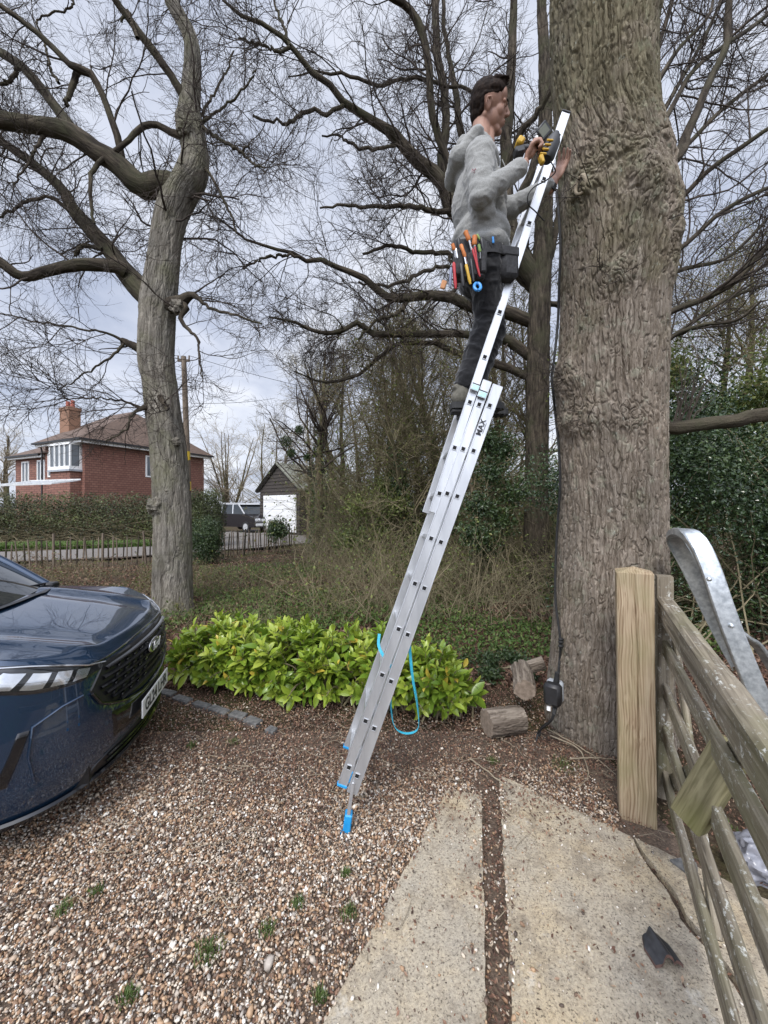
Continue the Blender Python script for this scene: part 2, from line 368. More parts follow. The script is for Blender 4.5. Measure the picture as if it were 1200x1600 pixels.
def leaves(name, C, size, rng, mat, parent=None, aspect=0.5, rnd=None, up=0.0, fold=True, nrm=None, kind=None):
    """C (n,3) leaf centres -> one mesh of small folded leaves"""
    n = len(C); a = rng.randn(n, 3)
    a[:, 2] += up; a /= np.linalg.norm(a, axis=1)[:, None]
    nn = rng.randn(n, 3) if nrm is None else nrm + 0.5 * rng.randn(n, 3)
    nn[:, 2] += 0.5
    b = np.cross(nn, a); b /= np.linalg.norm(b, axis=1)[:, None] + 1e-9; c = np.cross(a, b)
    s = (size * rng.uniform(0.6, 1.3, n))[:, None]; w_ = s * aspect * 0.5
    p0 = C - a * s * 0.5; p3 = C + a * s * 0.5; m = C + a * s * 0.05 - c * w_ * 0.35
    V = np.stack([p0, m + b * w_ + c * w_ * 0.35, p3, m - b * w_ + c * w_ * 0.35, m], 1) if fold else np.stack([p0, C + b * w_, p3, C - b * w_, C], 1)
    o = np.arange(n)[:, None] * 5
    F = np.concatenate([o + np.array([[0, 1, 4]]), o + np.array([[1, 2, 4]]), o + np.array([[2, 3, 4]]), o + np.array([[3, 0, 4]])])
    r = rng.rand(n) if rnd is None else np.clip(rnd, 0, 1)
    ob = mk(name, V.reshape(-1, 3), [F], mat, parent, False, {'rnd': np.repeat(r, 5)})
    return tag(ob, kind=kind) if kind else ob
def blades(name, C, h, rng, mat, parent=None, kind=None, w_=0.006):
    n = len(C); az = rng.uniform(0, 2 * np.pi, n); d = np.stack([np.cos(az), np.sin(az), 0 * az], 1); hh = (h * rng.uniform(0.4, 1.2, n))[:, None]
    s = np.stack([-d[:, 1], d[:, 0], 0 * az], 1) * w_; z = np.array([[0, 0, 1.0]])
    t1 = C + z * hh * 0.6 + d * hh * 0.15; t2 = C + z * hh * 0.9 + d * hh * 0.55
    V = np.stack([C - s, C + s, t1 + s * 0.7, t1 - s * 0.7, t2], 1); o = np.arange(n)[:, None] * 5
    ob = mk(name, V.reshape(-1, 3), [o + np.array([[3, 2, 4]]), o + np.array([[0, 1, 2, 3]])], mat, parent, False, {'rnd': np.repeat(rng.rand(n), 5)})
    return tag(ob, kind=kind) if kind else ob

# concrete slabs: left slab, right slab, corner beyond the crack
def conc_mat():
    m, t, b = mat_new('concrete'); b.inputs['Roughness'].default_value = 0.92; b.inputs['Specular IOR Level'].default_value = 0.2
    v = vec_of(t, 'Object'); a = noise(t, v, 2.6, 6, 0.65); f = noise(t, v, 75, 5, 0.8); g_ = noise(t, v, 115, 4, 0.75); k = noise(t, v, 7, 7, 0.75)
    c = ramp(t, [(0.30, (0.335, 0.305, 0.255)), (0.5, (0.405, 0.352, 0.27)), (0.70, (0.48, 0.385, 0.25))], a)
    c = mixc(t, c, ramp(t, [(0.36, (0.62, 0.60, 0.58)), (0.5, (1, 1, 1)), (0.68, (1.3, 1.27, 1.2))], f), 0.85, 'MULTIPLY')
    c = mixc(t, c, (0.075, 0.06, 0.045), ramp(t, [(0.555, (0, 0, 0)), (0.62, (0.85, 0.85, 0.85))], g_))
    c = mixc(t, c, (0.15, 0.12, 0.09), ramp(t, [(0.50, (0, 0, 0)), (0.70, (0.8, 0.8, 0.8))], k))
    c = mixc(t, c, (0.62, 0.60, 0.55), ramp(t, [(0.6, (0, 0, 0)), (0.74, (0.6, 0.6, 0.6))], noise(t, v, 5.3, 6, 0.75)))
    t.links.new(c, b.inputs['Base Color']); bump(t, b, f, 0.8, 0.006); return m
M['conc'] = conc_mat()
def rough_poly(px, rng, amp=0.012, step=0.04, z=0.0):
    pts = [G(a, b, z)[:2] for a, b in px]; o = []
    for i in range(len(pts)):
        a, b = pts[i], pts[(i + 1) % len(pts)]; L = np.linalg.norm(b - a); n = max(1, int(L / step))
        for k in range(n):
            q = a + (b - a) * k / n; o.append(q + rng.randn(2) * amp * (0.4 if k == 0 else 1))
    return o
rg = R(3)
crackL = [(1000, 1335), (1018, 1362), (1046, 1398), (1062, 1434), (1092, 1470), (1118, 1500), (1146, 1538)]
slabs = [('concrete_slab', [(700, 1232), (752, 1243), (764, 1760), (420, 1760)], 'narrow weathered concrete slab left of the dirt strip'),
         ('concrete_slab', [(780, 1210), (985, 1306)] + crackL + [(1175, 1590), (1200, 1640), (1190, 1760), (812, 1760)], 'wide concrete slab between the dirt strip and the jagged crack'),
         ('concrete_slab', [(992, 1309), (1500, 1546), (1500, 1760), (1240, 1760), (1212, 1610), (1157, 1535), (1129, 1497), (1105, 1469), (1073, 1431), (1056, 1395), (1028, 1359), (1007, 1333)], 'concrete slab corner under the wooden gate beyond the jagged crack')]
for i, (nm, px, lb) in enumerate(slabs):
    m = MB(); m.prism(rough_poly(px, rg, 0.0028, 0.03, 0.028), -0.03, 0.028); o = m.build(nm, M['conc'], smooth=False); tag(o, lb, 'slab')

# pebbles
peb, t, b = mat_new('pebbles'); b.inputs['Roughness'].default_value = 0.6
cc = ramp(t, [(0, (0.05, 0.038, 0.03)), (0.16, (0.13, 0.088, 0.062)), (0.32, (0.29, 0.172, 0.10)), (0.46, (0.43, 0.29, 0.175)), (0.6, (0.33, 0.295, 0.26)), (0.74, (0.54, 0.44, 0.33)), (0.88, (0.66, 0.60, 0.51)), (1, (0.76, 0.74, 0.70))], fac_of(t))
n_ = noise(t, vec_of(t, 'Object'), 90, 3); cc = mixc(t, cc, ramp(t, [(0.3, (0.75, 0.75, 0.75)), (0.7, (1.2, 1.2, 1.2))], n_), 0.7, 'MULTIPLY'); t.links.new(cc, b.inputs['Base Color'])
def ico():
    p = (1 + 5 ** .5) / 2
    V = np.array([(-1, p, 0), (1, p, 0), (-1, -p, 0), (1, -p, 0), (0, -1, p), (0, 1, p), (0, -1, -p), (0, 1, -p), (p, 0, -1), (p, 0, 1), (-p, 0, -1), (-p, 0, 1)], float)
    F = np.array([(0, 11, 5), (0, 5, 1), (0, 1, 7), (0, 7, 10), (0, 10, 11), (1, 5, 9), (5, 11, 4), (11, 10, 2), (10, 7, 6), (7, 1, 8), (3, 9, 4), (3, 4, 2), (3, 2, 6), (3, 6, 8), (3, 8, 9), (4, 9, 5), (2, 4, 11), (6, 2, 10), (8, 6, 7), (9, 8, 1)])
    return V / np.linalg.norm(V[0]), F
IV, IF = ico()
def stones(name, C, size, rng, mat, flat=0.55, smooth=True, rnd=None):
    n = len(C); sc = np.stack([rng.uniform(0.8, 1.5, n), rng.uniform(0.65, 1.0, n), rng.uniform(0.4, 0.8, n) * flat / 0.55], 1) * size[:, None] * 0.5
    V = IV[None] * (1 + 0.16 * rng.randn(n, 12, 1)) * sc[:, None, :]
    q = rng.randn(n, 4) * np.array([1, 0.35, 0.35, 1]); q /= np.linalg.norm(q, axis=1)[:, None]; a, b_, c_, d_ = q.T
    Rm = np.stack([1 - 2 * (c_ * c_ + d_ * d_), 2 * (b_ * c_ - a * d_), 2 * (b_ * d_ + a * c_), 2 * (b_ * c_ + a * d_), 1 - 2 * (b_ * b_ + d_ * d_), 2 * (c_ * d_ - a * b_), 2 * (b_ * d_ - a * c_), 2 * (c_ * d_ + a * b_), 1 - 2 * (b_ * b_ + c_ * c_)], 1).reshape(n, 3, 3)
    V = np.einsum('nij,nkj->nki', Rm, V) + C[:, None]
    F = (IF[None] + np.arange(n)[:, None, None] * 12).reshape(-1, 3)
    r = rng.rand(n) if rnd is None else rnd
    return mk(name, V.reshape(-1, 3), [F], mat, None, smooth, {'rnd': np.repeat(r, 12)})
def in_poly(x, y, poly):
    ins = np.zeros(len(x), bool); n = len(poly)
    for i in range(n):
        x1, y1 = poly[i]; x2, y2 = poly[(i + 1) % n]
        c = (y1 > y) != (y2 > y); ins ^= c & (x < (x2 - x1) * (y - y1) / (y2 - y1 + 1e-12) + x1)
    return ins
def dist_poly(x, y, poly):
    d = np.full(len(x), 9.0); n = len(poly); p = np.stack([x, y], 1)
    for i in range(n):
        a_, b_ = np.array(poly[i]), np.array(poly[(i + 1) % n]); ab = b_ - a_; t_ = np.clip(((p - a_) @ ab) / (ab @ ab + 1e-12), 0, 1); d = np.minimum(d, np.linalg.norm(p - a_ - t_[:, None] * ab, axis=1))
    return d
slab_polys = [[G(a, b_, 0.028)[:2] for a, b_ in px] for _, px, _ in slabs]
def on_slab(x, y):
    r = np.zeros(len(x), bool)
    for p_ in slab_polys: r |= in_poly(x, y, p_)
    return r
r1 = R(11)
n = 230000; x = r1.uniform(-3.3, 1.3, n); y = r1.uniform(0.95, 3.7, n)
litter = np.clip((y - 2.12 + 0.28 * fbm(np.stack([x * 1.6, y * 1.6, x * 0], -1), 3) - 0.25 * np.clip(-x - 0.9, 0, 1)) / 0.55, 0, 1)   # 0 gravel .. 1 mulch
dens = (1 - 0.86 * litter)
osl = on_slab(x, y); de = np.min([dist_poly(x, y, p_) for p_ in slab_polys], 0)
pxx = 600 + 600 * x / y; gap = (pxx > 745) & (pxx < 815) & (y < 2.45) & ~osl
keep = (r1.rand(n) < dens) & (r1.rand(n) < np.where(gap, 0.16, np.where((pxx > 965) & (y < 2.1), 0.06, 1.0))) & (~osl | (r1.rand(n) < 0.5 * np.exp(-de / 0.022) * (0.5 + pn(np.stack([x * 7, y * 7, x * 0], -1))))) & (np.abs(x) < y * 1.12 + 0.1) & (y < 3.4) & (r1.rand(n) < np.clip(2.1 / y, 0, 1) ** 0.8)
x, y, litter = x[keep], y[keep], litter[keep]
sz = np.clip(r1.lognormal(math.log(0.0103), 0.36, len(x)), 0.005, 0.028)
C = np.stack([x, y, np.where(on_slab(x, y), 0.029, 0) + r1.uniform(-0.006, 0.012, len(x)) + 0.004 * fbm(np.stack([x * 3, y * 3, x * 0], -1), 2)], 1)
tone = np.clip(r1.beta(1.3, 1.5, len(x)) - 0.1 * litter + 0.05 * pn(np.stack([x * 4, y * 4, x * 0 + 9], -1)), 0, 1)
o = stones('gravel', C, sz, r1, peb, rnd=tone); tag(o, 'loose mixed brown and cream pea gravel', kind='stuff')
print('pebbles', len(x))
gm = MB(); gm.grid(np.stack([*np.meshgrid(np.linspace(-3.6, 1.5, 90), np.linspace(0.2, 2.9, 60), indexing='ij'), np.full((90, 60), -0.004)], -1))
M['grit'] = simple('gravel_bed', (0.06, 0.043, 0.03), (0.17, 0.12, 0.085), 0.95, scale=110, bmp=1, bdist=0.01)
tag(gm.build('gravel_bed', M['grit']), kind='structure')
# small stones on slab + in dirt strip
n = 9000; x = r1.uniform(-0.4, 1.3, n); y = r1.uniform(1.0, 2.5, n); k = on_slab(x, y) & (r1.rand(n) < 0.15 + 0.5 * np.clip(y - 1.7, 0, 1)); x, y = x[k], y[k]
C = np.stack([x, y, np.full(len(x), 0.031)], 1)
tag(stones('loose_grit', C, np.clip(r1.lognormal(math.log(0.006), 0.4, len(x)), 0.003, 0.016), r1, peb), 'scattered grit on the concrete', kind='stuff')
# mulch: brown chips and dead leaves
M['mulch'] = leafmat('leaf_litter_chips', [(0, (0.04, 0.022, 0.015)), (0.45, (0.13, 0.065, 0.042)), (0.75, (0.22, 0.12, 0.078)), (1, (0.34, 0.25, 0.17))], 0.8, 0.1)
r2 = R(12); n = 150000; x = r2.uniform(-3.6, 3.2, n); y = r2.uniform(1.0, 5.2, n)
lit = np.clip((y - 2.0 + 0.32 * fbm(np.stack([x * 1.6, y * 1.6, x * 0], -1), 3) - 0.25 * np.clip(-x - 0.9, 0, 1)) / 0.5, 0, 1)
strip = (x > G(752, 1400)[0] * 0 + (755 - 600) / 600 * y) & (x < (797 - 600) / 600 * y + 0.01) & (y < 2.5)
os_ = on_slab(x, y)
k = (r2.rand(n) < np.where(strip & ~os_, 1.0, np.where(os_, 0.035 + 0.75 * np.clip((y - 1.9) / 0.45, 0, 1) + 0.5 * np.clip(pn(np.stack([x * 4, y * 4, x * 0], -1)) - 0.25, 0, 1), 0.16 + 0.84 * lit))) & (np.abs(x) < 1.1 * y + 0.2)
x, y = x[k], y[k]; z0 = np.where(on_slab(x, y), 0.032, 0.008)
C = np.stack([x, y, z0 + r2.uniform(0, 0.012, len(x))], 1)
nr = np.tile([0, 0, 2.5], (len(x), 1))
o = leaves('leaf_litter', C, 0.018, r2, M['mulch'], None, 0.5, nrm=nr, kind='stuff'); o['label'] = 'brown bark chips and dead leaf litter over the soil'
# litter in the wood behind the hedge
r3 = R(13); n = 60000; y = 3.6 + 16 * r3.rand(n) ** 1.6; x = r3.uniform(-1, 1, n) * (y * 1.05)
k = ~((x < -0.55 * y + 1.0) & (y > 10.5)); x, y = x[k], y[k]
C = np.stack([x, y, ground_z(x, y) + r3.uniform(0.01, 0.04, len(x))], 1)
o = leaves('woodland_litter', C, 0.06, r3, M['mulch'], None, 0.6, nrm=np.tile([0, 0, 2.0], (len(x), 1)), kind='stuff'); o['label'] = 'dead leaves covering the woodland floor'
# twigs and sticks lying about (each a thing only where large)
r4 = R(14); Pt = []; Rr = []
n = 260; xx = r4.uniform(-1.6, 1.5, n); yy = 1.3 + 1.9 * r4.rand(n) ** 0.7
for a, b_ in zip(xx, yy):
    L = r4.uniform(0.04, 0.2); th = r4.uniform(0, 6.28); z = 0.036 if on_slab(np.array([a]), np.array([b_]))[0] else 0.02
    d = np.array([math.cos(th), math.sin(th)]); s = np.linspace(-.5, .5, 5)[:, None]
    c_ = np.array([a, b_]) + s * L * d + r4.randn(5, 2) * 0.012 * L / 0.1
    Pt.append(np.c_[c_, z + r4.rand(5) * 0.008]); Rr.append(np.full(5, r4.uniform(0.0008, 0.0022)))
V, F, bk = tubes(np.array(Pt), np.array(Rr), 4)
o = mk('fallen_twigs', V, F, M['twig_pale'], None, True, {'bk': bk}); tag(o, 'thin dead twigs scattered over the drive', kind='stuff')
sticks = [([(735, 1186), (770, 1215), (803, 1238)], 0.005, 'thin straight stick lying left of the concrete by the logs'),
          ([(860, 1150), (900, 1170), (915, 1190), (918, 1215), (905, 1235)], 0.005, 'bent pale stick curling at the foot of the big oak'),
          ([(890, 1186), (925, 1187), (960, 1186)], 0.005, 'straight pale stick touching the foot of the new gate post'),
          ([(855, 1140), (885, 1158), (930, 1182), (962, 1212)], 0.004, 'long thin stick running from the socket box towards the post')]
for px, r_, lb in sticks:
    pts = catmull([np.append(G(a, b_, 0.025)[:2], 0.03 + 0.01 * math.sin(i * 2.1)) for i, (a, b_) in enumerate(px)], 14)
    m = MB(); m.tube(pts + R(len(lb)).randn(14, 3) * 0.002, np.linspace(r_, r_ * 0.5, 14), 6); tag(m.build('stick', M['twig_pale']), lb, 'stick', 'sticks on the ground')
# grass tufts and weeds on gravel
tufts = [(325, 1488, 30), (100, 1420, 18), (150, 1395, 14), (418, 1455, 16), (465, 1412, 14), (545, 1428, 16), (365, 1160, 14), (300, 1165, 10), (200, 1560, 18), (540, 1365, 9), (500, 1560, 14), (880, 1195, 26), (770, 1190, 12), (1130, 1290, 20)]
lb = ['small weed patch in the lower left gravel, widest one', 'flat weed near the left edge of the gravel', 'flat weed just right of the one at the left edge', 'weed beside the big pebble left of the slab', 'weed above the big pebble in the gravel', 'weed close to the left edge of the concrete', 'little weed below the middle of the laurel hedge', 'tiny weed by the stone edging', 'weed at the bottom left of the gravel', 'tiny weed right of the ladder foot', 'weed at the bottom beside the narrow slab', 'round green herb clump at the foot of the big oak', 'low weed right of the ladder beneath the log', 'green weed behind the wooden gate']
M['weed'] = leafmat('weed_leaves', [(0, (0.04, 0.07, 0.015)), (0.6, (0.09, 0.15, 0.03)), (1, (0.17, 0.21, 0.07))], 0.6, 0.3)
for i, ((a, b_, s_), l_) in enumerate(zip(tufts, lb)):
    c = G(a, b_, 0.01); rr = R(40 + i); rd = s_ / 600 * c[1] * 0.9; n = int(30 + 4.5 * s_)
    ang = rr.uniform(0, 6.28, n); q = rd * rr.rand(n) ** .8 * (0.85 + 0.15 * np.sin(ang * 2 + i) ** 2); C = np.stack([c[0] + q * np.cos(ang), c[1] + q * np.sin(ang), 0.008 + 0 * q], 1)
    o = blades('weed', C, 0.028, rr, M['weed'], w_=0.0018); tag(o, l_, 'weed', 'weeds in the drive')
# larger pale stones
for a, b_, s_, l_ in [(1005, 1505, 0, ''), (420, 1505, 0.05, 'large grey flint lying in the gravel left of the slab'), (690, 1170, 0.03, 'pale stone lying right of the ladder near the laurel'), (748, 1170, 0.03, 'pale stone lying beside the split log'), (505, 1372, 0.022, 'pale stone in the gravel below the ladder foot')]:
    if s_: o = stones('stone', np.array([G(a, b_, 0.01)]), np.array([s_ * 1.0]), R(int(a)), peb, rnd=np.array([0.85 if s_ < .04 else 0.62])); tag(o, l_, 'stone', 'larger stones on the drive')
# stone edging setts before the hedge
M['sett'] = simple('granite_sett', (0.06, 0.06, 0.06), (0.16, 0.155, 0.145), 0.85, scale=30, bmp=0.6, bdist=0.004)
for i, (a, b_, w_) in enumerate([(285, 1092, 36), (315, 1101, 34), (342, 1109, 40), (372, 1117, 30), (395, 1126, 30), (262, 1082, 30), (424, 1140, 18)]):
    c = G(a, b_, 0.02); m = MB(); th = math.atan2(*(G(395, 1126)[:2] - G(285, 1092)[:2])[::-1]) + 0.1 * math.sin(i * 3)
    Rm = np.array([[math.cos(th), -math.sin(th), 0], [math.sin(th), math.cos(th), 0], [0, 0, 1]])
    m.box(c - [0, 0, .014], (w_ / 600 * c[1] * .93, 0.075 + .01 * math.sin(i * 5), 0.05), Rm @ np.array([[1, 0, 0], [0, 1, .06 * math.sin(i * 2)], [0, -.06 * math.sin(i * 2), 1]]), 0.006); o = m.build('edging_sett', M['sett'])
    tag(o, ['third grey sett from the car in the edging', 'fourth grey sett from the car in the edging', 'fifth grey sett from the car, longest in the edging', 'sixth sett from the car in the hedge edging', 'last full sett at the right end of the hedge edging', 'grey sett nearest the car bumper in the edging', 'small half buried stone beyond the end of the edging'][i], 'kerb stone', 'setts edging the laurel hedge')

# ================================================================ TREES
def grow(Pp, Rp, rng, nk, tr, L, ang, rr, n, wig, up=0.0, minr=0.003, tipf=0.45, down=0.0, wp=None, zmin=None):
    """spawn nk*parents children from stacked parents Pp (B,n,3)"""
    B, m, _ = Pp.shape; Ln = np.linalg.norm(np.diff(Pp, axis=1), axis=2).sum(1)
    wgt = Ln / Ln.sum() if wp is None else wp / wp.sum()
    K = int(nk); idx = rng.choice(B, K, p=wgt); t = rng.uniform(tr[0], tr[1], K) * (m - 1)
    i = np.minimum(t.astype(int), m - 2); f = (t - i)[:, None]
    p = Pp[idx, i] * (1 - f) + Pp[idx, i + 1] * f; T = Pp[idx, i + 1] - Pp[idx, i]; T /= np.linalg.norm(T, axis=1)[:, None] + 1e-9
    pr = Rp[idx, i] * (1 - f[:, 0]) + Rp[idx, i + 1] * f[:, 0]
    a = rng.randn(K, 3); a -= (a * T).sum(1)[:, None] * T; a /= np.linalg.norm(a, axis=1)[:, None]
    th = np.radians(rng.uniform(ang[0], ang[1], K))[:, None]; d = T * np.cos(th) + a * np.sin(th); d[:, 2] += up; d /= np.linalg.norm(d, axis=1)[:, None]
    LL = L * rng.uniform(0.45, 1.25, K) * (1 - 0.35 * t / (m - 1)); step = (LL / (n - 1))[:, None]
    out_ = [p]; 
    for k in range(n - 1):
        d = d + wig * rng.randn(K, 3); d[:, 2] += up * 0.35 - down; d /= np.linalg.norm(d, axis=1)[:, None]; out_.append(out_[-1] + d * step)
    Pn = np.stack(out_, 1); r0 = np.maximum(pr * rr * rng.uniform(0.7, 1.1, K), minr)
    r0 = np.minimum(r0, pr * 0.95 + 0.0005)
    Rn = r0[:, None] * np.linspace(1, tipf, n)[None]
    if zmin is not None:
        Pn[:, :, 2] = np.maximum(Pn[:, :, 2], zmin)
    return Pn, Rn
def stack(limbs, n=14):
    A = [catmull(l, n) for l in limbs]; A = np.array(A); return A[:, :, :3], np.maximum(A[:, :, 3], 0.002)
def pxlimb(pts, Y0, Y1=None, ws=1.0):
    Y1 = Y0 if Y1 is None else Y1; k = len(pts) - 1
    return [list(P(a, b_, Y0 + (Y1 - Y0) * i / k)) + [w_ / 1200.0 * (Y0 + (Y1 - Y0) * i / k) * ws * (0.45 + 0.55 / math.sqrt(1 + ((a - 600) ** 2 + (b_ - 790) ** 2) / 360000.0))] for i, (a, b_, w_) in enumerate(pts)]
def wobble(Pt, Rr, rng, a=0.25):
    return Pt + (rng.randn(*Pt.shape) * a * Rr[..., None]) * np.array([1, 1, 1])
class TB:
    def __init__(s): s.m = MB()
    def put(s, Pt, Rr, sides): V, F, bk = tubes(Pt, Rr, sides); s.m.add(V, F, bk); return s

def burr(m, c, r, rng, mat=None, n=26):
    """knobbly burr: rough ball of bark with cut stubs"""
    nu, nv = 40, 28; u = np.linspace(0, 2 * np.pi, nu, endpoint=False); v = np.linspace(0, np.pi, nv)
    D = np.stack([np.outer(np.sin(v), np.cos(u)), np.outer(np.sin(v), np.sin(u)), np.outer(np.cos(v), np.ones(nu))], -1)
    k = 1 + 0.36 * fbm(D * 1.9 + np.array(c) * 3, 4) + 0.08 * fbm(D * 6 + np.array(c), 2)
    V = D * k[..., None] * r
    i, j = np.meshgrid(np.arange(nv - 1), np.arange(nu), indexing='ij'); i = i.ravel(); j = j.ravel(); kk = (j + 1) % nu
    m.add(V.reshape(-1, 3) + np.array(c), [np.stack([i * nu + j, (i + 1) * nu + j, (i + 1) * nu + kk, i * nu + kk], 1)], V.reshape(-1, 3) * 2)
def vor(u, v, nu, seed):
    """F1, F2-F1 and cell tone of a jittered cell pattern wrapping every nu cells in u"""
    rs = R(seed); J = rs.rand(nu, 4096, 3); iu = np.floor(u).astype(int); iv = np.floor(v).astype(int); F1 = np.full(u.shape, 9.0); F2 = np.full(u.shape, 9.0); id_ = np.zeros(u.shape)
    for du in (-1, 0, 1):
        for dv in (-1, 0, 1):
            cu, cv = iu + du, iv + dv; j = J[cu % nu, cv % 4096]; d = np.hypot(cu + 0.1 + 0.8 * j[..., 0] - u, cv + 0.1 + 0.8 * j[..., 1] - v)
            n = d < F1; F2 = np.where(n, F1, np.minimum(F2, d)); id_ = np.where(n, j[..., 2], id_); F1 = np.where(n, d, F1)
    return F1, F2 - F1, id_
def bark_trunk(spec, nth, nz, cw, chh, depth, rng, flare=None, lump=()):
    """spec rows (x, y, z, r) -> bark mesh displaced into plates about cw wide and chh tall with fissures between"""
    A = catmull(spec, nz); t = np.linspace(0, 1, nth, endpoint=False); th = 2 * np.pi * t - 0.5 * np.sin(2 * np.pi * t) - np.pi / 2   # denser on the side of the drive
    z = A[:, 2][:, None] + 0 * th; r = A[:, 3][:, None] + 0 * th; TH = th[None] + 0 * z
    if flare: r = r * (1 + flare[0] * np.exp(-(z - A[0, 2]) / flare[1]) * (1 + 0.35 * np.cos(TH * 5 + 1.0)))
    r = r * (1 + 0.035 * pn(np.stack([np.cos(TH) * 1.3, np.sin(TH) * 1.3, z * 0.8], -1)))
    turb = 0 * z
    for (t0, z0, st, sz_, am) in lump:
        dth = (TH - t0 + np.pi) % (2 * np.pi) - np.pi; gss = np.exp(-(dth / st) ** 2 - ((z - z0) / sz_) ** 2); r = r + am * gss; turb = np.maximum(turb, gss)
    q = np.stack([np.cos(TH) * r, np.sin(TH) * r, z], -1); rm = float(np.mean(A[:, 3])); nu = max(8, int(2 * np.pi * rm / cw))
    w1 = fbm(q * np.array([5, 5, 2.2]) + 3, 3); w2 = fbm(q * 7 + 31, 3); tb = np.clip(turb * 1.2, 0, 1)
    u = TH / (2 * np.pi) * nu + 0.55 * w1 + tb * 0.8 * fbm(q * 6 + 7, 2); v = z / chh + 40 + 0.5 * w2 + tb * 0.7 * fbm(q * 6 + 11, 2)
    F1, E, cid = vor(u, v, nu, 5); F1b, Eb, cb = vor(u * 2 + 0.3 * w2, v * 2.6 + 0.4 * w1, nu * 2, 6)
    fr = 0.42 / cw; el = cw / chh; wv = 0.016 * np.stack([w1, w2, 0 * w1], -1) + 0.006 * np.stack([pn(q * 28), pn(q * 28 + 9), 0 * w1], -1)
    sA = np.array([fr, fr, fr * el * 0.62]); sI = np.array([fr, fr, fr * .62]); qa = q + wv; qi = q + 0.05 * np.stack([w2, w1, w1], -1)
    n1 = pn(qa * sA) * (1 - tb) + pn(qi * sI) * tb; n2 = pn(qa * sA * 1.45 + 31.7) * (1 - tb) + pn(qi * sI * 1.5 + 31.7) * tb; n3 = pn(q * sA * np.array([2.6, 2.6, 4.2]) + 11.3)
    line = lambda n, w_: np.clip(1 - np.abs(n) / w_, 0, 1) ** 0.7
    f1, f2, f3 = line(n1, .13), line(n2, .10), line(n3, .09); fv = np.clip(1 - E / 0.13, 0, 1) ** .7
    h = -depth * np.maximum(np.maximum(1.35 * f1, 1.05 * f2), 0.5 * fv) - depth * 0.22 * f3 + depth * 0.45 * (cid - .5) + depth * 0.20 * fbm(q * np.array([42, 42, 18]), 2) + turb * depth * 1.6 * fbm(q * 11 + 2, 3)
    rr = r + h
    V = np.stack([A[:, 0][:, None] + np.cos(TH) * rr, A[:, 1][:, None] + np.sin(TH) * rr, z], -1)
    i, j = np.meshgrid(np.arange(nz - 1), np.arange(nth), indexing='ij'); i = i.ravel(); j = j.ravel(); k = (j + 1) % nth
    F = np.stack([i * nth + j, i * nth + k, (i + 1) * nth + k, (i + 1) * nth + j], 1)
    return V.reshape(-1, 3), F, np.stack([q[..., 0], q[..., 1], z], -1).reshape(-1, 3)
def put_limbs(Pm, Rm, sides, mat, parent):
    for k in range(len(Pm)): tb = TB(); tb.put(Pm[k:k + 1], Rm[k:k + 1], sides); tb.m.build('limb', M[mat], parent)
def tree(name, loc, label, cat='tree', group=None): return empty(name, loc, 0, label, cat, group)

# ---- the big oak on the right, against which the ladder leans
YA = lambda z: 3.0 - 0.13 * z
spec = []
for py, xl, xr in [(1250, 838, 1075), (1160, 846, 1066), (1100, 851, 1062), (1000, 859, 1054), (900, 866, 1048), (800, 872, 1048), (700, 871, 1048), (600, 868, 1049), (500, 873, 1052), (420, 874, 1064), (350, 874, 1070), (290, 874, 1056), (230, 868, 1044), (200, 866, 1036), (100, 859, 1032), (0, 857, 1046), (-120, 862, 1050)]:
    Y = 2.8
    for _ in range(12): Y = YA(HC - (py - HOR) / FPX * Y)
    z = HC - (py - HOR) / FPX * Y; ta, tb_ = math.atan((xl - 600) / FPX), math.atan((xr - 600) / FPX); tc_ = (ta + tb_) / 2
    spec.append((math.tan(tc_) * Y, Y, z, Y / math.cos(tc_) * math.sin((tb_ - ta) / 2) - 0.004))
print('oak', spec[0], spec[-1])
OAK = spec
def oak_at(z):
    A = np.array(OAK); return np.array([np.interp(z, A[:, 2], A[:, k]) for k in (0, 1, 3)])
def oak_pt(px, py):
    """first hit of the ray through a pixel with the big oak's bark"""
    for Y in np.arange(1.6, 3.6, 0.004):
        q = P(px, py, Y); cx, cy, r = oak_at(q[2])
        if (q[0] - cx) ** 2 + (q[1] - cy) ** 2 < r * r: return q, math.atan2(q[1] - cy, q[0] - cx)
    c = oak_at(P(px, py, 2.7)[2]); return P(px, py, c[1]), math.pi
lumps = []
for px, py, st, sz_, am in [(915, 290, 0.30, 0.09, 0.03), (1010, 270, 0.40, 0.14, 0.035), (1060, 350, 0.5, 0.22, 0.012), (960, 430, 0.38, 0.10, 0.02), (880, 590, 0.45, 0.16, 0.045), (900, 655, 0.5, 0.10, 0.04), (990, 650, 0.35, 0.08, 0.012), (1048, 215, 0.3, 0.10, 0.02), (960, 230, 0.6, 0.12, 0.01)]:
    q, th = oak_pt(px, py); lumps.append((th, q[2], st, sz_, am))
V, F, bk = bark_trunk(OAK, 820, 1500, 0.0215, 0.105, 0.0115, R(1), (0.06, 0.25), lumps)
oak = tree('oak_tree', (OAK[1][0], OAK[1][1], 0), 'huge close oak with deeply fissured bark and the ladder leaning on it')
mk('trunk', V, [F], M['bark_near'], oak, True, {'bk': bk})
rng = R(21)
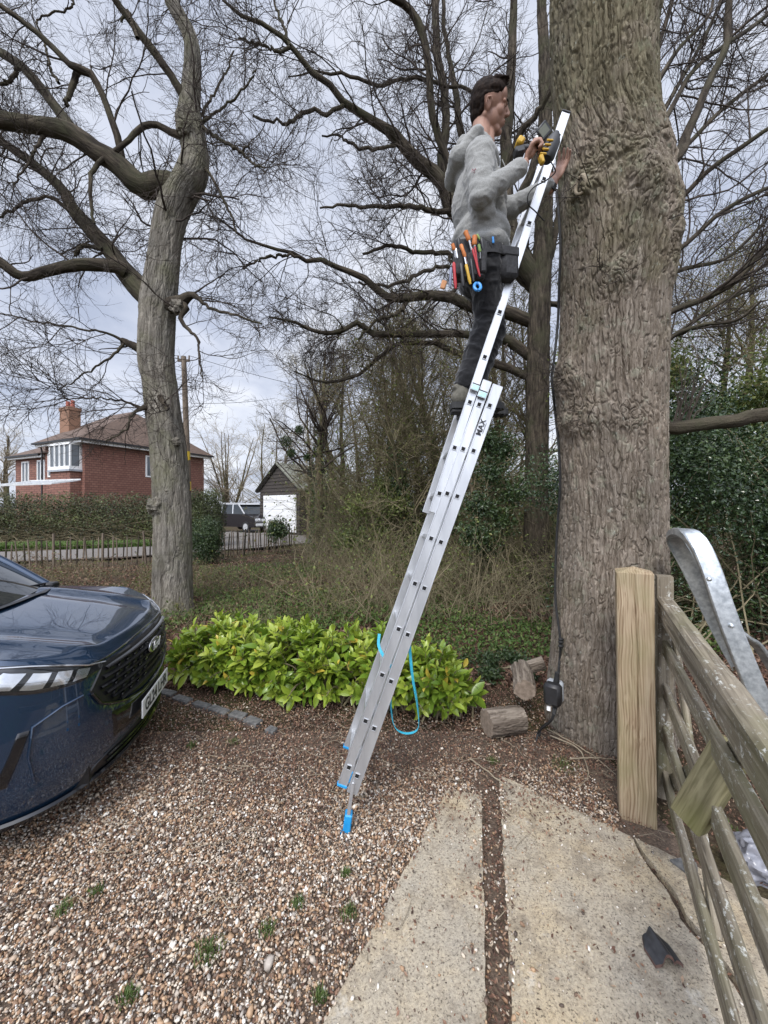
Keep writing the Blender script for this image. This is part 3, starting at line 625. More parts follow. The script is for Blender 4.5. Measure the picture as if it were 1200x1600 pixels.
# limbs of the big oak: broken horizontal bough at the right and boughs up right
lm = [pxlimb([(1030, 655, 26), (1052, 670, 24), (1100, 663, 23), (1150, 656, 25), (1200, 648, 26), (1300, 640, 26), (1420, 610, 22)], 2.75, 2.5),
      pxlimb([(1020, 262, 30), (1058, 245, 24), (1071, 214, 17), (1089, 175, 15), (1106, 131, 14), (1133, 79, 13), (1137, 44, 14), (1139, 0, 12), (1150, -80, 10)], 2.6, 2.9),
      pxlimb([(1015, 225, 18), (1036, 193, 11), (1058, 153, 9), (1084, 109, 8), (1128, 74, 8), (1172, 44, 8), (1210, 15, 7), (1300, -60, 5)], 2.7, 3.6),
      pxlimb([(1010, 170, 14), (1028, 127, 8), (1062, 74, 7), (1106, 26, 6), (1120, -30, 5)], 2.7, 3.4),
      pxlimb([(955, -100, 110), (960, -260, 80), (930, -420, 60)], 2.3, 2.3), pxlimb([(990, -100, 70), (1080, -300, 50), (1200, -500, 34)], 2.35, 2.9)]
Pm, Rm = stack(lm, 22); Pm = wobble(Pm, Rm, rng, 0.10)
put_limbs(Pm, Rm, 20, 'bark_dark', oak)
sel = [1, 2, 3]
a1 = grow(Pm[sel], Rm[sel], rng, 26, (0.15, 1), 1.3, (25, 65), 0.4, 9, 0.22, 0.05)
a2 = grow(*a1, rng, 160, (0.1, 1), 0.8, (25, 60), 0.5, 7, 0.22, 0.05)
a3 = grow(*a2, rng, 900, (0.1, 1), 0.4, (25, 65), 0.6, 5, 0.22, 0.03, 0.002)
tb = TB(); tb.put(*a1, 8).put(*a2, 5).put(*a3, 3)
# shoots from bough and epicormic shoots from the burrs
b1_ = np.array([P(1050 + rng.uniform(0, 35), 668 - rng.uniform(0, 6), 2.7) for _ in range(16)])
sh = []; 
for q in b1_:
    d = np.array([rng.uniform(-0.1, 0.6), rng.uniform(-0.3, 0.3), 1.0]); d /= np.linalg.norm(d); L = rng.uniform(0.2, 0.75); t_ = np.linspace(0, 1, 6)[:, None]
    sh.append(q + d * L * t_ + rng.randn(6, 3) * 0.015 * t_)
sh = np.array(sh); tb.put(sh, np.tile(np.linspace(0.005, 0.0015, 6), (16, 1)), 4)
a = grow(sh, np.tile(np.linspace(0.005, 0.0015, 6), (16, 1)), rng, 60, (0.2, 1), 0.25, (20, 50), 0.6, 4, 0.2, 0.1, 0.001); tb.put(*a, 3)
st_ = []
for px, py, k in [(905, 295, 10), (955, 430, 9), (875, 590, 16), (900, 655, 14), (1060, 350, 6)]:
    for _ in range(k):
        q, th = oak_pt(px + rng.uniform(-22, 22), py + rng.uniform(-14, 14)); d = np.array([math.cos(th), math.sin(th), rng.uniform(-0.6, 1.2)]) + rng.randn(3) * 0.6; d /= np.linalg.norm(d)
        if d @ np.array([math.cos(th), math.sin(th), 0]) < 0: d = d * np.array([-1, -1, 1])
        t_ = np.linspace(0, 1, 7)[:, None]; st_.append(q + d * rng.uniform(0.1, 0.42) * t_ + np.cumsum(rng.randn(7, 3) * 0.012, 0) * t_)
st_ = np.array(st_); rs_ = np.tile(np.linspace(0.003, 0.001, 7), (len(st_), 1)); tb.put(st_, rs_, 4); tb.put(*grow(st_, rs_, rng, 90, (0.3, 1), 0.12, (20, 60), 0.7, 4, 0.2, 0, 0.0008), 3)
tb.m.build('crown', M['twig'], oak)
q, th = oak_pt(912, 292)   # pruned collar
fw = np.array([math.cos(th), math.sin(th), 0.0]); sd = np.array([-fw[1], fw[0], 0.0]); q = q + fw * 0.028
m = MB(); m.tube([q + sd * 0.034 * math.sin(a_) + np.array([0, 0, 0.052 * math.cos(a_)]) + fw * .006 * math.sin(2 * a_) for a_ in np.linspace(0.2, 6.2, 26)], 0.011 + 0.003 * np.sin(np.linspace(0, 9, 26)), 8)
cl_ = m.build('branch_collar', M['twig_pale'], oak); m = MB(); m.sph(q - fw * .010, (0.026, 0.02, 0.042), np.stack([sd, fw, [0, 0, 1]], 1), 20, 12); m.build('knot_hollow', M['bark_dark'], cl_)
q, th = oak_pt(1012, 262); fw = np.array([math.cos(th), math.sin(th), 0.0]); sd = np.array([-fw[1], fw[0], 0.0]); q = q + fw * 0.012
m = MB()
for k_, rr_ in enumerate((0.075, 0.055, 0.034, 0.014)): m.tube([q + sd * rr_ * math.sin(a_) + np.array([0, 0, rr_ * 1.05 * math.cos(a_)]) + fw * (.004 * k_ + .004 * math.sin(3 * a_ + k_)) for a_ in np.linspace(0, 6.28, 40)], 0.0105, 8, cap=False)
m.build('healed_knot', M['bark_near'], oak)

# ---- left tree
lt = tree('oak_tree', (P(270, 960, 6.0)[0], 6.0, 0), 'tall grey barked oak left of the paling fence with sweeping bare limbs')
Y6 = 6.0
sp = [(c_, z_, w_) for c_, z_, w_ in [(270, 975, 76), (270, 955, 68), (270, 900, 64), (269, 800, 62), (263, 700, 60), (256, 650, 59), (250, 600, 57), (244, 562, 60), (246, 500, 61), (248, 469, 62), (255, 412, 55), (260, 375, 53), (268, 337, 56), (280, 306, 60), (296, 280, 56), (305, 244, 46), (300, 215, 46), (296, 190, 46), (296, 169, 36), (301, 94, 28), (296, 56, 26), (277, 19, 27), (268, 0, 26), (255, -60, 24), (262, -160, 20), (240, -280, 14)]]
spec = [tuple(P(c_, z_, Y6)) + (w_ / 1200 * Y6 * 0.98 * math.cos(math.atan((c_ - 600) / 600)),) for c_, z_, w_ in sp]
V, F, bk = bark_trunk(spec, 300, 1100, 0.033, 0.15, 0.0095, R(2), (0.12, 0.3), ())
mk('trunk', V, [F], M['bark_grey'], lt, True, {'bk': bk})
rng = R(22)
L = pxlimb
lims = [L([(285, 300, 40), (262, 289, 46), (225, 292, 42), (187, 262, 38), (150, 236, 36), (112, 210, 36), (75, 200, 32), (37, 193, 30), (0, 186, 32), (-60, 175, 28), (-130, 130, 22), (-240, 90, 14)], 6.0, 5.2),
        L([(110, 205, 26), (103, 188, 20), (82, 161, 18), (56, 127, 18), (30, 101, 17), (0, 82, 16), (-60, 50, 12), (-140, 30, 7)], 5.75, 6.4),
        L([(196, 262, 16), (191, 250, 12), (184, 217, 13), (172, 180, 12), (157, 142, 12), (142, 116, 14), (124, 109, 16), (109, 101, 12), (75, 67, 11), (37, 34, 10), (0, 8, 10), (-40, -20, 8), (-90, -60, 5)], 5.9, 5.3),
        L([(122, 110, 12), (114, 132, 11), (108, 150, 9), (103, 165, 7)], 5.7, 5.6),
        L([(250, 480, 44), (221, 452, 40), (195, 424, 34), (169, 390, 28), (139, 356, 27), (116, 330, 24), (94, 292, 19), (56, 259, 17), (19, 232, 16), (0, 221, 15), (-50, 195, 12), (-130, 160, 7)], 6.0, 6.8),
        L([(195, 424, 26), (178, 416, 23), (142, 414, 22), (105, 416, 20), (64, 427, 18), (30, 431, 18), (0, 409, 18), (-50, 385, 15), (-120, 390, 10)], 5.95, 5.2),
        L([(296, 170, 22), (277, 133, 15), (247, 90, 15), (210, 41, 14), (180, 0, 13), (160, -30, 11), (120, -90, 7)], 6.0, 5.3),
        L([(290, 215, 18), (270, 208, 13), (244, 195, 11), (221, 199, 11), (199, 221, 9), (180, 236, 9), (150, 259, 8), (142, 285, 7), (142, 322, 6), (148, 349, 4)], 5.9, 5.5),
        L([(262, 478, 30), (285, 470, 20), (300, 461, 12), (318, 472, 6), (337, 484, 5), (375, 495, 4), (409, 506, 3)], 5.95, 5.7),
        L([(300, 200, 12), (318, 201, 7), (349, 221, 6), (375, 236, 6), (390, 225, 3)], 6.0, 5.8),
        L([(375, 236, 5), (395, 255, 4), (415, 262, 3)], 5.8, 5.7),
        L([(318, 262, 10), (326, 272, 5), (345, 304, 5), (362, 337, 4), (369, 364, 3)], 6.0, 5.7),
        L([(306, 195, 9), (320, 170, 5), (349, 120, 4), (365, 80, 3)], 6.0, 6.4), L([(306, 198, 9), (330, 180, 5), (375, 146, 4), (400, 110, 3)], 6.0, 5.6),
        L([(243, 556, 24), (212, 542, 14), (191, 532, 11)], 5.95, 5.9), L([(195, 534, 6), (165, 520, 4), (100, 510, 3.5), (0, 490, 2.5)], 5.9, 5.3),
        L([(195, 536, 6), (170, 560, 4), (130, 585, 3), (90, 610, 2)], 5.9, 5.6),
        L([(235, 635, 14), (222, 638, 8), (205, 650, 4), (195, 672, 3), (165, 690, 2.5)], 5.85, 5.5), L([(222, 638, 6), (195, 628, 3.5), (150, 622, 2.5), (90, 625, 1.8)], 5.8, 5.3),
        L([(266, 470, 16), (290, 480, 12), (282, 497, 8), (296, 515, 6), (310, 535, 4), (316, 590, 2)], 5.9, 5.7),
        L([(75, 200, 10), (60, 225, 6), (40, 260, 4), (20, 290, 3)], 5.6, 5.4), L([(110, 330, 9), (80, 310, 6), (40, 315, 6), (10, 335, 5), (-30, 340, 4)], 6.3, 6.0),
        L([(160, 390, 8), (130, 384, 7), (118, 400, 6)], 6.1, 6), L([(28, 105, 8), (10, 130, 7), (-20, 128, 5)], 5.9, 5.9),
        L([(92, 130, 6), (80, 110, 5), (68, 60, 4)], 5.7, 5.8), L([(68, 60, 4), (60, 30, 3.5), (110, 10, 4), (112, -20, 4)], 5.8, 5.9),
        L([(215, 60, 8), (200, 20, 6), (190, 35, 5)], 5.6, 5.6), L([(250, 620, 10), (262, 640, 7)], 5.7, 5.68)]
Pm, Rm = stack(lims, 26); Pm = wobble(Pm, Rm, rng, 0.06); Pm[:, 3:-1] += 0.010 * rng.randn(*Pm[:, 3:-1].shape) * (Rm[:, 3:-1, None] < 0.03)
put_limbs(Pm, Rm, 14, 'bark_dark', lt)
wl = np.linalg.norm(np.diff(Pm, axis=1), axis=2).sum(1)
Pt2 = np.array([s_[:3] for s_ in spec[10:]])[None]; Rt2 = np.array([s_[3] for s_ in spec[10:]])[None]
a1 = grow(Pm, np.minimum(Rm, .06), rng, 170, (0.12, 1), 1.6, (30, 70), 0.24, 12, 0.15, 0.03, 0.007)
a1b = grow(Pt2, Rt2 * 0.35, rng, 22, (0.05, 1), 1.5, (50, 90), 0.24, 12, 0.18, 0.03, 0.007)
a1 = (np.concatenate([a1[0], a1b[0]]), np.concatenate([a1[1], a1b[1]]))
a2 = grow(*a1, rng, 1100, (0.12, 1), 0.85, (25, 65), 0.5, 8, 0.20, 0.0, 0.0045)
a3 = grow(*a2, rng, 5200, (0.1, 1), 0.5, (25, 60), 0.6, 6, 0.18, 0.0, 0.003)
a4 = grow(*a3, rng, 15000, (0.1, 1), 0.24, (25, 60), 0.75, 4, 0.18, 0.02, 0.0021)
tb = TB(); tb.put(*a1, 7).put(*a2, 5).put(*a3, 3).put(*a4, 3); tb.m.build('crown', M['twig'], lt)
for px, py, r_ in [(247, 790, 0.17), (262, 770, 0.10), (276, 690, 0.07), (243, 640, 0.09), (290, 202, 0.14), (277, 480, 0.12)]:
    m = MB(); burr(m, P(px, py, 5.83), r_ * 0.85, rng); m.build('burr', M['bark_grey'], lt)

# ---- the wide oak behind the man
co = tree('oak_tree', (P(835, 905, 8.4)[0], 8.4, 0), 'wide spreading oak in the wood behind the man and ladder')
spec = [tuple(P(a, b_, 8.4)) + (w_ / 1200 * 8.4 * 0.76,) for a, b_, w_ in [(838, 915, 66), (838, 890, 54), (838, 800, 48), (839, 700, 46), (840, 600, 45), (842, 520, 44), (844, 450, 42), (848, 390, 38), (850, 330, 34), (852, 260, 30), (852, 180, 26), (850, 80, 22), (846, 0, 18), (846, -120, 12)]]
V, F, bk = bark_trunk(spec, 130, 420, 0.06, 0.2, 0.016, R(3), (0.2, 0.4), ()); mk('trunk', V, [F], M['bark_dark'], co, True, {'bk': bk})
rng = R(23)
cl = [L([(849, 495, 14), (840, 455, 22), (822, 410, 28), (800, 360, 26), (792, 320, 24), (790, 250, 22), (795, 170, 20), (800, 80, 17), (803, 0, 14), (808, -90, 9)], 8.55, 8.8),
      L([(850, 482, 16), (838, 445, 28), (806, 393, 33), (770, 360, 32), (735, 345, 28), (707, 333, 26), (693, 283, 24), (673, 267, 24), (640, 240, 21), (623, 213, 20), (593, 197, 16), (567, 180, 14), (540, 163, 13), (527, 143, 11), (500, 127, 11), (473, 93, 10), (453, 73, 9), (417, 40, 8), (383, 30, 7), (353, 3, 5), (330, -40, 4)], 8.6, 6.6),
      L([(540, 163, 8), (513, 177, 7), (487, 172, 7), (457, 188, 7), (430, 190, 5), (407, 188, 5), (395, 180, 4)], 7.4, 7.0),
      L([(453, 74, 7), (437, 80, 6), (410, 70, 5), (390, 67, 5), (372, 60, 3)], 6.9, 6.8), L([(453, 72, 6), (440, 35, 5), (430, 0, 4), (425, -40, 3)], 6.9, 7.2),
      L([(720, 330, 22), (703, 262, 14), (683, 207, 14), (673, 160, 14), (670, 100, 14), (653, 33, 14), (630, 7, 13), (600, -10, 11), (540, -60, 7)], 8.2, 7.2),
      L([(710, 330, 20), (690, 253, 16), (697, 200, 15), (693, 133, 15), (683, 83, 15), (680, 0, 14), (675, -80, 10)], 8.5, 9),
      L([(790, 330, 26), (740, 250, 16), (720, 207, 13), (713, 150, 12), (703, 100, 9), (693, 33, 8), (693, -30, 7)], 8.5, 9.3),
      L([(720, 350, 14), (707, 333, 10), (673, 327, 9), (633, 322, 8), (573, 323, 6), (540, 320, 5), (500, 325, 3)], 8.2, 7.4),
      L([(760, 170, 7), (733, 140, 6), (690, 133, 6), (660, 123, 7), (633, 123, 6), (587, 133, 6), (547, 117, 6), (493, 113, 4), (450, 120, 2)], 8.7, 7.6),
      L([(640, 236, 8), (623, 228, 6), (573, 233, 6), (540, 220, 5), (530, 212, 4), (503, 212, 3)], 7.8, 7.4),
      L([(852, 514, 12), (832, 503, 20), (780, 486, 22), (733, 477, 19), (700, 463, 17), (657, 462, 15), (623, 467, 14), (597, 460, 12), (573, 437, 11), (540, 420, 9), (507, 410, 8), (477, 405, 7), (457, 397, 6), (420, 387, 5), (383, 373, 4), (340, 340, 3)], 8.6, 6.9),
      L([(470, 402, 5), (440, 398, 5), (415, 403, 4), (380, 420, 3)], 7.2, 7.0), L([(760, 410, 12), (703, 397, 8), (657, 395, 7), (607, 383, 6), (567, 397, 4)], 8.5, 8),
      L([(740, 440, 10), (693, 417, 6), (653, 430, 6), (607, 447, 5), (560, 440, 3)], 8.3, 7.8),
      L([(852, 574, 10), (832, 560, 16), (790, 530, 17), (730, 522, 12), (672, 522, 12), (613, 522, 11), (580, 522, 10), (563, 505, 9), (542, 513, 8), (505, 520, 7), (463, 505, 5), (420, 495, 3)], 8.6, 7.4),
      L([(852, 604, 8), (832, 592, 13), (780, 570, 13), (713, 551, 10), (672, 536, 8), (613, 542, 7), (580, 572, 6), (547, 592, 6), (505, 597, 4), (460, 580, 2)], 8.6, 8.2),
      L([(792, 300, 10), (797, 250, 11), (815, 205, 11), (847, 167, 10), (870, 120, 8), (900, 60, 6)], 8.7, 7.4), L([(800, 330, 18), (830, 270, 14), (845, 200, 12), (850, 100, 10), (845, 0, 8)], 8.8, 9.6),
      L([(700, 470, 7), (720, 430, 6), (700, 400, 5)], 8.2, 8), L([(780, 500, 10), (760, 540, 8), (740, 600, 5)], 8.2, 7.8), L([(833, 440, 20), (860, 400, 12), (872, 330, 9), (880, 250, 7)], 8.5, 8.9),
      L([(640, 465, 8), (620, 490, 7), (590, 500, 5), (560, 530, 3)], 8, 7.8), L([(800, 420, 16), (850, 470, 10), (900, 480, 8)], 8.6, 9)]
Pm, Rm = stack(cl, 26); Pm = wobble(Pm, Rm, rng, 0.07); Pm[:, 3:-1] += 0.016 * rng.randn(*Pm[:, 3:-1].shape) * (Rm[:, 3:-1, None] < 0.06)
put_limbs(Pm, Rm, 12, 'bark_dark', co)
a1 = grow(Pm, np.minimum(Rm, .09), rng, 260, (0.12, 1), 1.8, (30, 70), 0.26, 12, 0.15, 0.02, 0.009)
a2 = grow(*a1, rng, 1500, (0.12, 1), 1.0, (25, 65), 0.5, 8, 0.20, 0.0, 0.006)
a3 = grow(*a2, rng, 6500, (0.1, 1), 0.55, (25, 60), 0.6, 6, 0.18, 0.0, 0.004)
a4 = grow(*a3, rng, 15000, (0.1, 1), 0.28, (25, 60), 0.75, 4, 0.18, 0.02, 0.0028)
tb = TB(); tb.put(*a1, 7).put(*a2, 5).put(*a3, 3).put(*a4, 3); tb.m.build('crown', M['twig'], co)

# ---- bare tree behind the big oak at the right
ro = tree('oak_tree', (P(985, 900, 6.2)[0], 6.2, 0), 'bare tree hidden behind the big oak, its boughs fanning out right')
spec = [tuple(P(a, b_, 6.2)) + (w_ / 1200 * 6.2,) for a, b_, w_ in [(985, 960, 90), (985, 850, 75), (985, 700, 72), (982, 500, 66), (980, 300, 56), (985, 100, 40), (980, -100, 22)]]
V, F, bk = bark_trunk(spec, 80, 200, 0.06, 0.2, 0.015, R(4), None, ()); mk('trunk', V, [F], M['bark_dark'], ro, True, {'bk': bk})
rl = [L([(985, 520, 24), (1050, 486, 12), (1106, 464, 12), (1150, 438, 12), (1200, 385, 12), (1280, 340, 8)], 6.2, 5.4), L([(985, 360, 20), (1058, 315, 10), (1106, 267, 9), (1163, 227, 9), (1200, 201, 8), (1290, 150, 6)], 6.2, 5.6),
      L([(985, 590, 18), (1045, 530, 9), (1097, 508, 7), (1150, 501, 6), (1190, 470, 4)], 6.2, 5.0), L([(985, 300, 16), (1060, 240, 9), (1130, 170, 8), (1210, 110, 7), (1290, 60, 5)], 6.2, 6.6),
      L([(985, 260, 14), (1050, 150, 8), (1100, 60, 7), (1140, -30, 6)], 6.2, 7), L([(985, 420, 16), (1060, 390, 9), (1130, 330, 8), (1210, 290, 7), (1280, 280, 5)], 6.2, 6), L([(985, 560, 14), (1060, 520, 8), (1130, 470, 7), (1210, 440, 6)], 6.2, 6.6),
      L([(985, 200, 14), (1020, 100, 9), (1050, 0, 8), (1060, -60, 6)], 6.2, 6.5), L([(985, 450, 12), (1070, 420, 8), (1140, 400, 6), (1210, 330, 5)], 6.4, 7)]
rng = R(24); Pm, Rm = stack(rl, 22); Pm = wobble(Pm, Rm, rng, 0.07)
a1 = grow(Pm, Rm, rng, 110, (0.2, 1), 1.6, (25, 60), 0.42, 10, 0.16, 0.03, 0.008); a2 = grow(*a1, rng, 650, (0.12, 1), 1.0, (20, 55), 0.5, 8, 0.16, 0.02, 0.0045)
a3 = grow(*a2, rng, 2800, (0.1, 1), 0.5, (20, 55), 0.6, 5, 0.16, 0.0, 0.003)
put_limbs(Pm, Rm, 12, 'bark_dark', ro); tb = TB(); tb.put(*a1, 7).put(*a2, 5).put(*a3, 3); tb.m.build('crown', M['twig'], ro)

# ---- trees of the wood and single far trees
M['spring'] = leafmat('young_leaves', [(0, (0.08, 0.09, 0.02)), (0.5, (0.13, 0.15, 0.03)), (1, (0.22, 0.25, 0.06))], 0.6, 0.4)
M['ivy'] = leafmat('ivy_leaves', [(0, (0.018, 0.035, 0.012)), (0.5, (0.04, 0.07, 0.022)), (1, (0.085, 0.12, 0.04))], 0.35, 0.2)
def wood_tree(px, py, Y, H, r, seed, label, group=None, lean=0.06, dens=1.0, tmat='bark_wood', gmat='twig_olive', leaf=0, ivy=0, low=0.25, spread=1.0, multi=1):
    rng = R(seed); base = P(px, py, Y); base[2] = float(ground_z(base[0], base[1])) - 0.05; o = tree('tree', base, label, 'tree', group)
    PP = []; RR = []
    for k in range(multi):
        n = 14; d = np.array([rng.randn() * lean, rng.randn() * lean, 1.0]); pts = [base + (rng.randn(3) * [0.15, 0.15, 0] if multi > 1 else 0)]
        for i in range(n - 1):
            d = d + rng.randn(3) * 0.05 * np.array([1, 1, 0]); pts.append(pts[-1] + d / np.linalg.norm(d) * H / (n - 1))
        PP.append(pts); RR.append(r * (1.15 if multi == 1 else 0.6) * np.linspace(1, 0.12, n) ** 0.9)
    PP = np.array(PP); RR = np.array(RR)
    tb = TB(); tb.put(PP, RR, 10); tb.m.build('trunk', M[tmat], o)
    h = H / 10.0
    a1 = grow(PP, RR * 0.8, rng, int(34 * dens * multi ** 0.5), (low, 0.98), 3.2 * h * spread, (30, 65), 0.42, 10, 0.16, 0.10, 0.012)
    a2 = grow(*a1, rng, int(190 * dens), (0.15, 1), 1.5 * h, (25, 60), 0.5, 8, 0.17, 0.03, 0.008)
    a3 = grow(*a2, rng, int(850 * dens), (0.1, 1), 0.8 * h, (25, 60), 0.6, 5, 0.17, 0.02, 0.006)
    a4 = grow(*a3, rng, int(1800 * dens), (0.1, 1), 0.45 * h, (25, 60), 0.8, 4, 0.17, 0.02, 0.0045)
    tb = TB(); tb.put(*a1, 6).put(*a2, 4).put(*a3, 3).put(*a4, 3); tb.m.build('crown', M[gmat], o)
    if leaf:
        C = a4[0][:, 1:].reshape(-1, 3); C = C[rng.rand(len(C)) < leaf]; leaves('foliage', C + rng.randn(len(C), 3) * 0.05, 0.05, rng, M['spring'], o)
    if ivy:
        n = int(ivy); k = rng.rand(n) ** 1.3 * 0.6; idx = rng.randint(0, multi, n); i = (k * 13).astype(int); q = PP[idx, i] + (PP[idx, np.minimum(i + 1, 13)] - PP[idx, i]) * rng.rand(n, 1)
        th = rng.uniform(0, 6.28, n); rr = (RR[idx, i] + 0.05 + 0.25 * rng.rand(n) * (0.4 + 0.6 * np.abs(pn(q * 0.9)))); q = q + np.stack([np.cos(th) * rr, np.sin(th) * rr, 0 * th], 1)
        leaves('ivy', q, 0.07, rng, M['ivy'], o)
    return o, a4
gw = 'trees standing in the wood'
wood_tree(492, 860, 13.5, 7.9, 0.17, 101, 'slender oak with dark balls of mistletoe right of the garage', None, 0.03, 1.6, 'bark_wood', 'twig', 0, 2500, 0.3, 1.25)
specs = [(560, 880, 11.0, 6.0, 0.08), (610, 880, 12.0, 7.2, 0.10), (640, 900, 9.5, 5.2, 0.07), (585, 870, 14, 8, 0.12), (660, 880, 12, 8, 0.13), (700, 890, 10, 6, 0.08), (725, 880, 13, 9, 0.15), (535, 860, 16, 8.5, 0.13), (760, 890, 11, 7.5, 0.1), (800, 890, 13, 9.5, 0.16), (860, 890, 10.5, 7, 0.10), (890, 890, 14, 9, 0.14), (482, 850, 19, 7.5, 0.1), (520, 850, 20, 9.5, 0.16), (620, 850, 18, 10, 0.16), (690, 850, 17, 10.5, 0.18), (780, 850, 18, 11, 0.18), (570, 870, 9.0, 4.2, 0.05), (740, 900, 8.0, 4.6, 0.06), (1090, 900, 9, 7, 0.1), (1160, 900, 11, 9, 0.14), (1230, 900, 8, 7, 0.12)]
odn = ['first', 'second', 'third', 'fourth', 'fifth', 'sixth', 'seventh', 'eighth', 'ninth', 'tenth', 'eleventh', 'twelfth', 'thirteenth', 'fourteenth', 'fifteenth', 'sixteenth', 'seventeenth', 'eighteenth', 'nineteenth', 'twentieth', 'twenty first', 'twenty second']
order = sorted(range(len(specs)), key=lambda k: specs[k][0])
for i, (px, py, Y, H, r) in enumerate(specs):
    k = order.index(i); lb_ = f'{"thin" if r < .09 else "mid sized" if r < .14 else "tall"} bare tree, {odn[k]} from the left in the wood'
    if k == len(specs) - 1: lb_ = 'rightmost bare tree of the wood, beyond the dark holly'
    wood_tree(px, py, Y, H, r, 120 + i, lb_, gw, 0.07, 1.0, 'bark_wood', 'twig_olive', 0.5 if Y < 15 else 0.2, 1800 if i % 3 else 0, 0.12, 1.1)
wood_tree(362, 800, 34, 8.2, 0.2, 160, 'bushy bare multi stemmed tree behind the parked van', None, 0.22, 2.0, 'bark_wood', 'twig_pale', 0, 0, 0.1, 1.2, 7)
wood_tree(15, 800, 42, 9.5, 0.3, 161, 'bare tree far left beyond the end of the house', None, 0.05, 1.2, 'bark_wood', 'twig_pale', 0, 0, 0.25, 1.3)
wood_tree(425, 820, 30, 8.0, 0.2, 162, 'bare tree behind the timber garage', None, 0.15, 1.4, 'bark_wood', 'twig_olive', 0, 0, 0.1, 1.2, 4)
# mistletoe balls
rng = R(30)
for i, (px, py, r_) in enumerate([(447, 690, .22), (468, 672, .17), (455, 708, .16), (480, 715, .14)]):
    c = P(px, py, 13.2); d = rng.randn(500, 3); d /= np.linalg.norm(d, axis=1)[:, None]; C = c + d * r_ * rng.rand(500, 1) ** 0.4
    o = leaves('mistletoe', C, 0.06, rng, M['ivy']); tag(o, ['largest mistletoe ball, left of the slender oak', 'highest mistletoe ball, near the slender oak trunk', 'mistletoe ball just under the largest one', 'smallest lowest mistletoe ball over the garage roof'][i], 'mistletoe', 'mistletoe balls in the slender oak')
# ---- undergrowth stuff
rng = R(31)
def thicket(name, n, xr, yr, H, seed, mat, label, clip=None, r0=0.006):
    rng = R(seed); x = rng.uniform(*xr, n); y = rng.uniform(*yr, n)
    if clip is not None: k = clip(x, y); x, y = x[k], y[k]; n = len(x)
    base = np.stack([x, y, ground_z(x, y)], 1); d = rng.randn(n, 3) * [0.45, 0.45, 0.2] + [0, 0, 1]; m = 8; out_ = [base]; LL = (H * rng.uniform(0.4, 1.2, n) * (0.7 + 0.5 * pn(base * 0.7)))[:, None] / (m - 1)
    for _ in range(m - 1):
        d = d + rng.randn(n, 3) * 0.22; d[:, 2] -= 0.05; d /= np.linalg.norm(d, axis=1)[:, None]; out_.append(out_[-1] + d * LL)
    Pn = np.stack(out_, 1); Pn[:, :, 2] = np.maximum(Pn[:, :, 2], base[:, None, 2]); Rn = r0 * rng.uniform(0.5, 1.4, n)[:, None] * np.linspace(1, 0.3, m)[None]
    a2 = grow(Pn, Rn, rng, n * 5, (0.15, 1), H * 0.35, (25, 70), 0.6, 5, 0.25, 0.0, r0 * 0.35)
    tb = TB(); tb.put(Pn, Rn, 4).put(*a2, 3); o = tb.m.build(name, M[mat]); tag(o, label, kind='stuff'); return Pn, a2[0]
wood_clip = lambda x, y: (x > -0.20 * y + 0.2 + 0.3 * np.sin(y))
A_, B_ = thicket('undergrowth', 4200, (-6, 6), (5.2, 15), 1.9, 311, 'twig_olive', 'tangled bare bramble and hazel undergrowth', wood_clip)
M['under'] = leafmat('undergrowth_leaves', [(0, (0.06, 0.085, 0.022)), (0.5, (0.13, 0.165, 0.042)), (0.85, (0.24, 0.27, 0.075)), (1, (0.19, 0.12, 0.06))], 0.5, 0.35)
C = B_[:, 1:].reshape(-1, 3); k = rng.rand(len(C)) < np.clip(0.33 + 0.75 * pn(C * 0.6), 0.04, 0.9); C = C[k]
o = leaves('undergrowth_leaves', C + rng.randn(len(C), 3) * 0.05, 0.055, rng, M['under'], kind='stuff'); o['label'] = 'sparse green leaves on the undergrowth'
A2_, B2_ = thicket('undergrowth', 950, (-6, 1), (5.0, 9.5), 0.62, 314, 'twig_olive', 'low brown bramble and twigs behind the laurel hedge', lambda x, y: (x > -0.62 * y) & (x < -.1 * y), 0.005)
C = B2_[:, 1:].reshape(-1, 3); k = rng.rand(len(C)) < 0.35; o = leaves('undergrowth_leaves', C[k], 0.045, rng, M['under'], kind='stuff'); o['label'] = 'small leaves on the low brambles'
# tall scrub filling behind
A_, B_ = thicket('scrub', 2500, (-4.5, 11), (11, 22), 5.0, 312, 'twig_olive', 'tall dense brushwood deeper in the wood', lambda x, y: (x > -0.17 * y + 0.5), 0.010)
C = B_[:, 1:].reshape(-1, 3); k = rng.rand(len(C)) < np.clip(0.62 + 0.8 * pn(C * 0.35), 0.05, 1) * np.clip(1.45 - C[:, 2] / 4.6, 0.1, 1); C = C[k]
o = leaves('scrub_leaves', C + rng.randn(len(C), 3) * 0.1, 0.11, rng, M['under'], kind='stuff'); o['label'] = 'olive leaves of the deeper brushwood'
# ground cover greenery
n = 52000; y = rng.uniform(4.2, 10.5, n); x = rng.uniform(-1, 1, n) * y * 0.9; k = (pn(np.stack([x * 0.55, y * 0.55, x * 0 + 2], -1)) > -0.16) & (x > -0.6 * y); x, y = x[k], y[k]
C = np.stack([x, y, ground_z(x, y) + 0.03 + 0.12 * rng.rand(len(x))], 1); o = leaves('ground_cover', C, 0.055, rng, M['grass'], nrm=np.tile([0, 0, 1.5], (len(x), 1)), kind='stuff'); o['label'] = 'low green plants on the woodland floor'
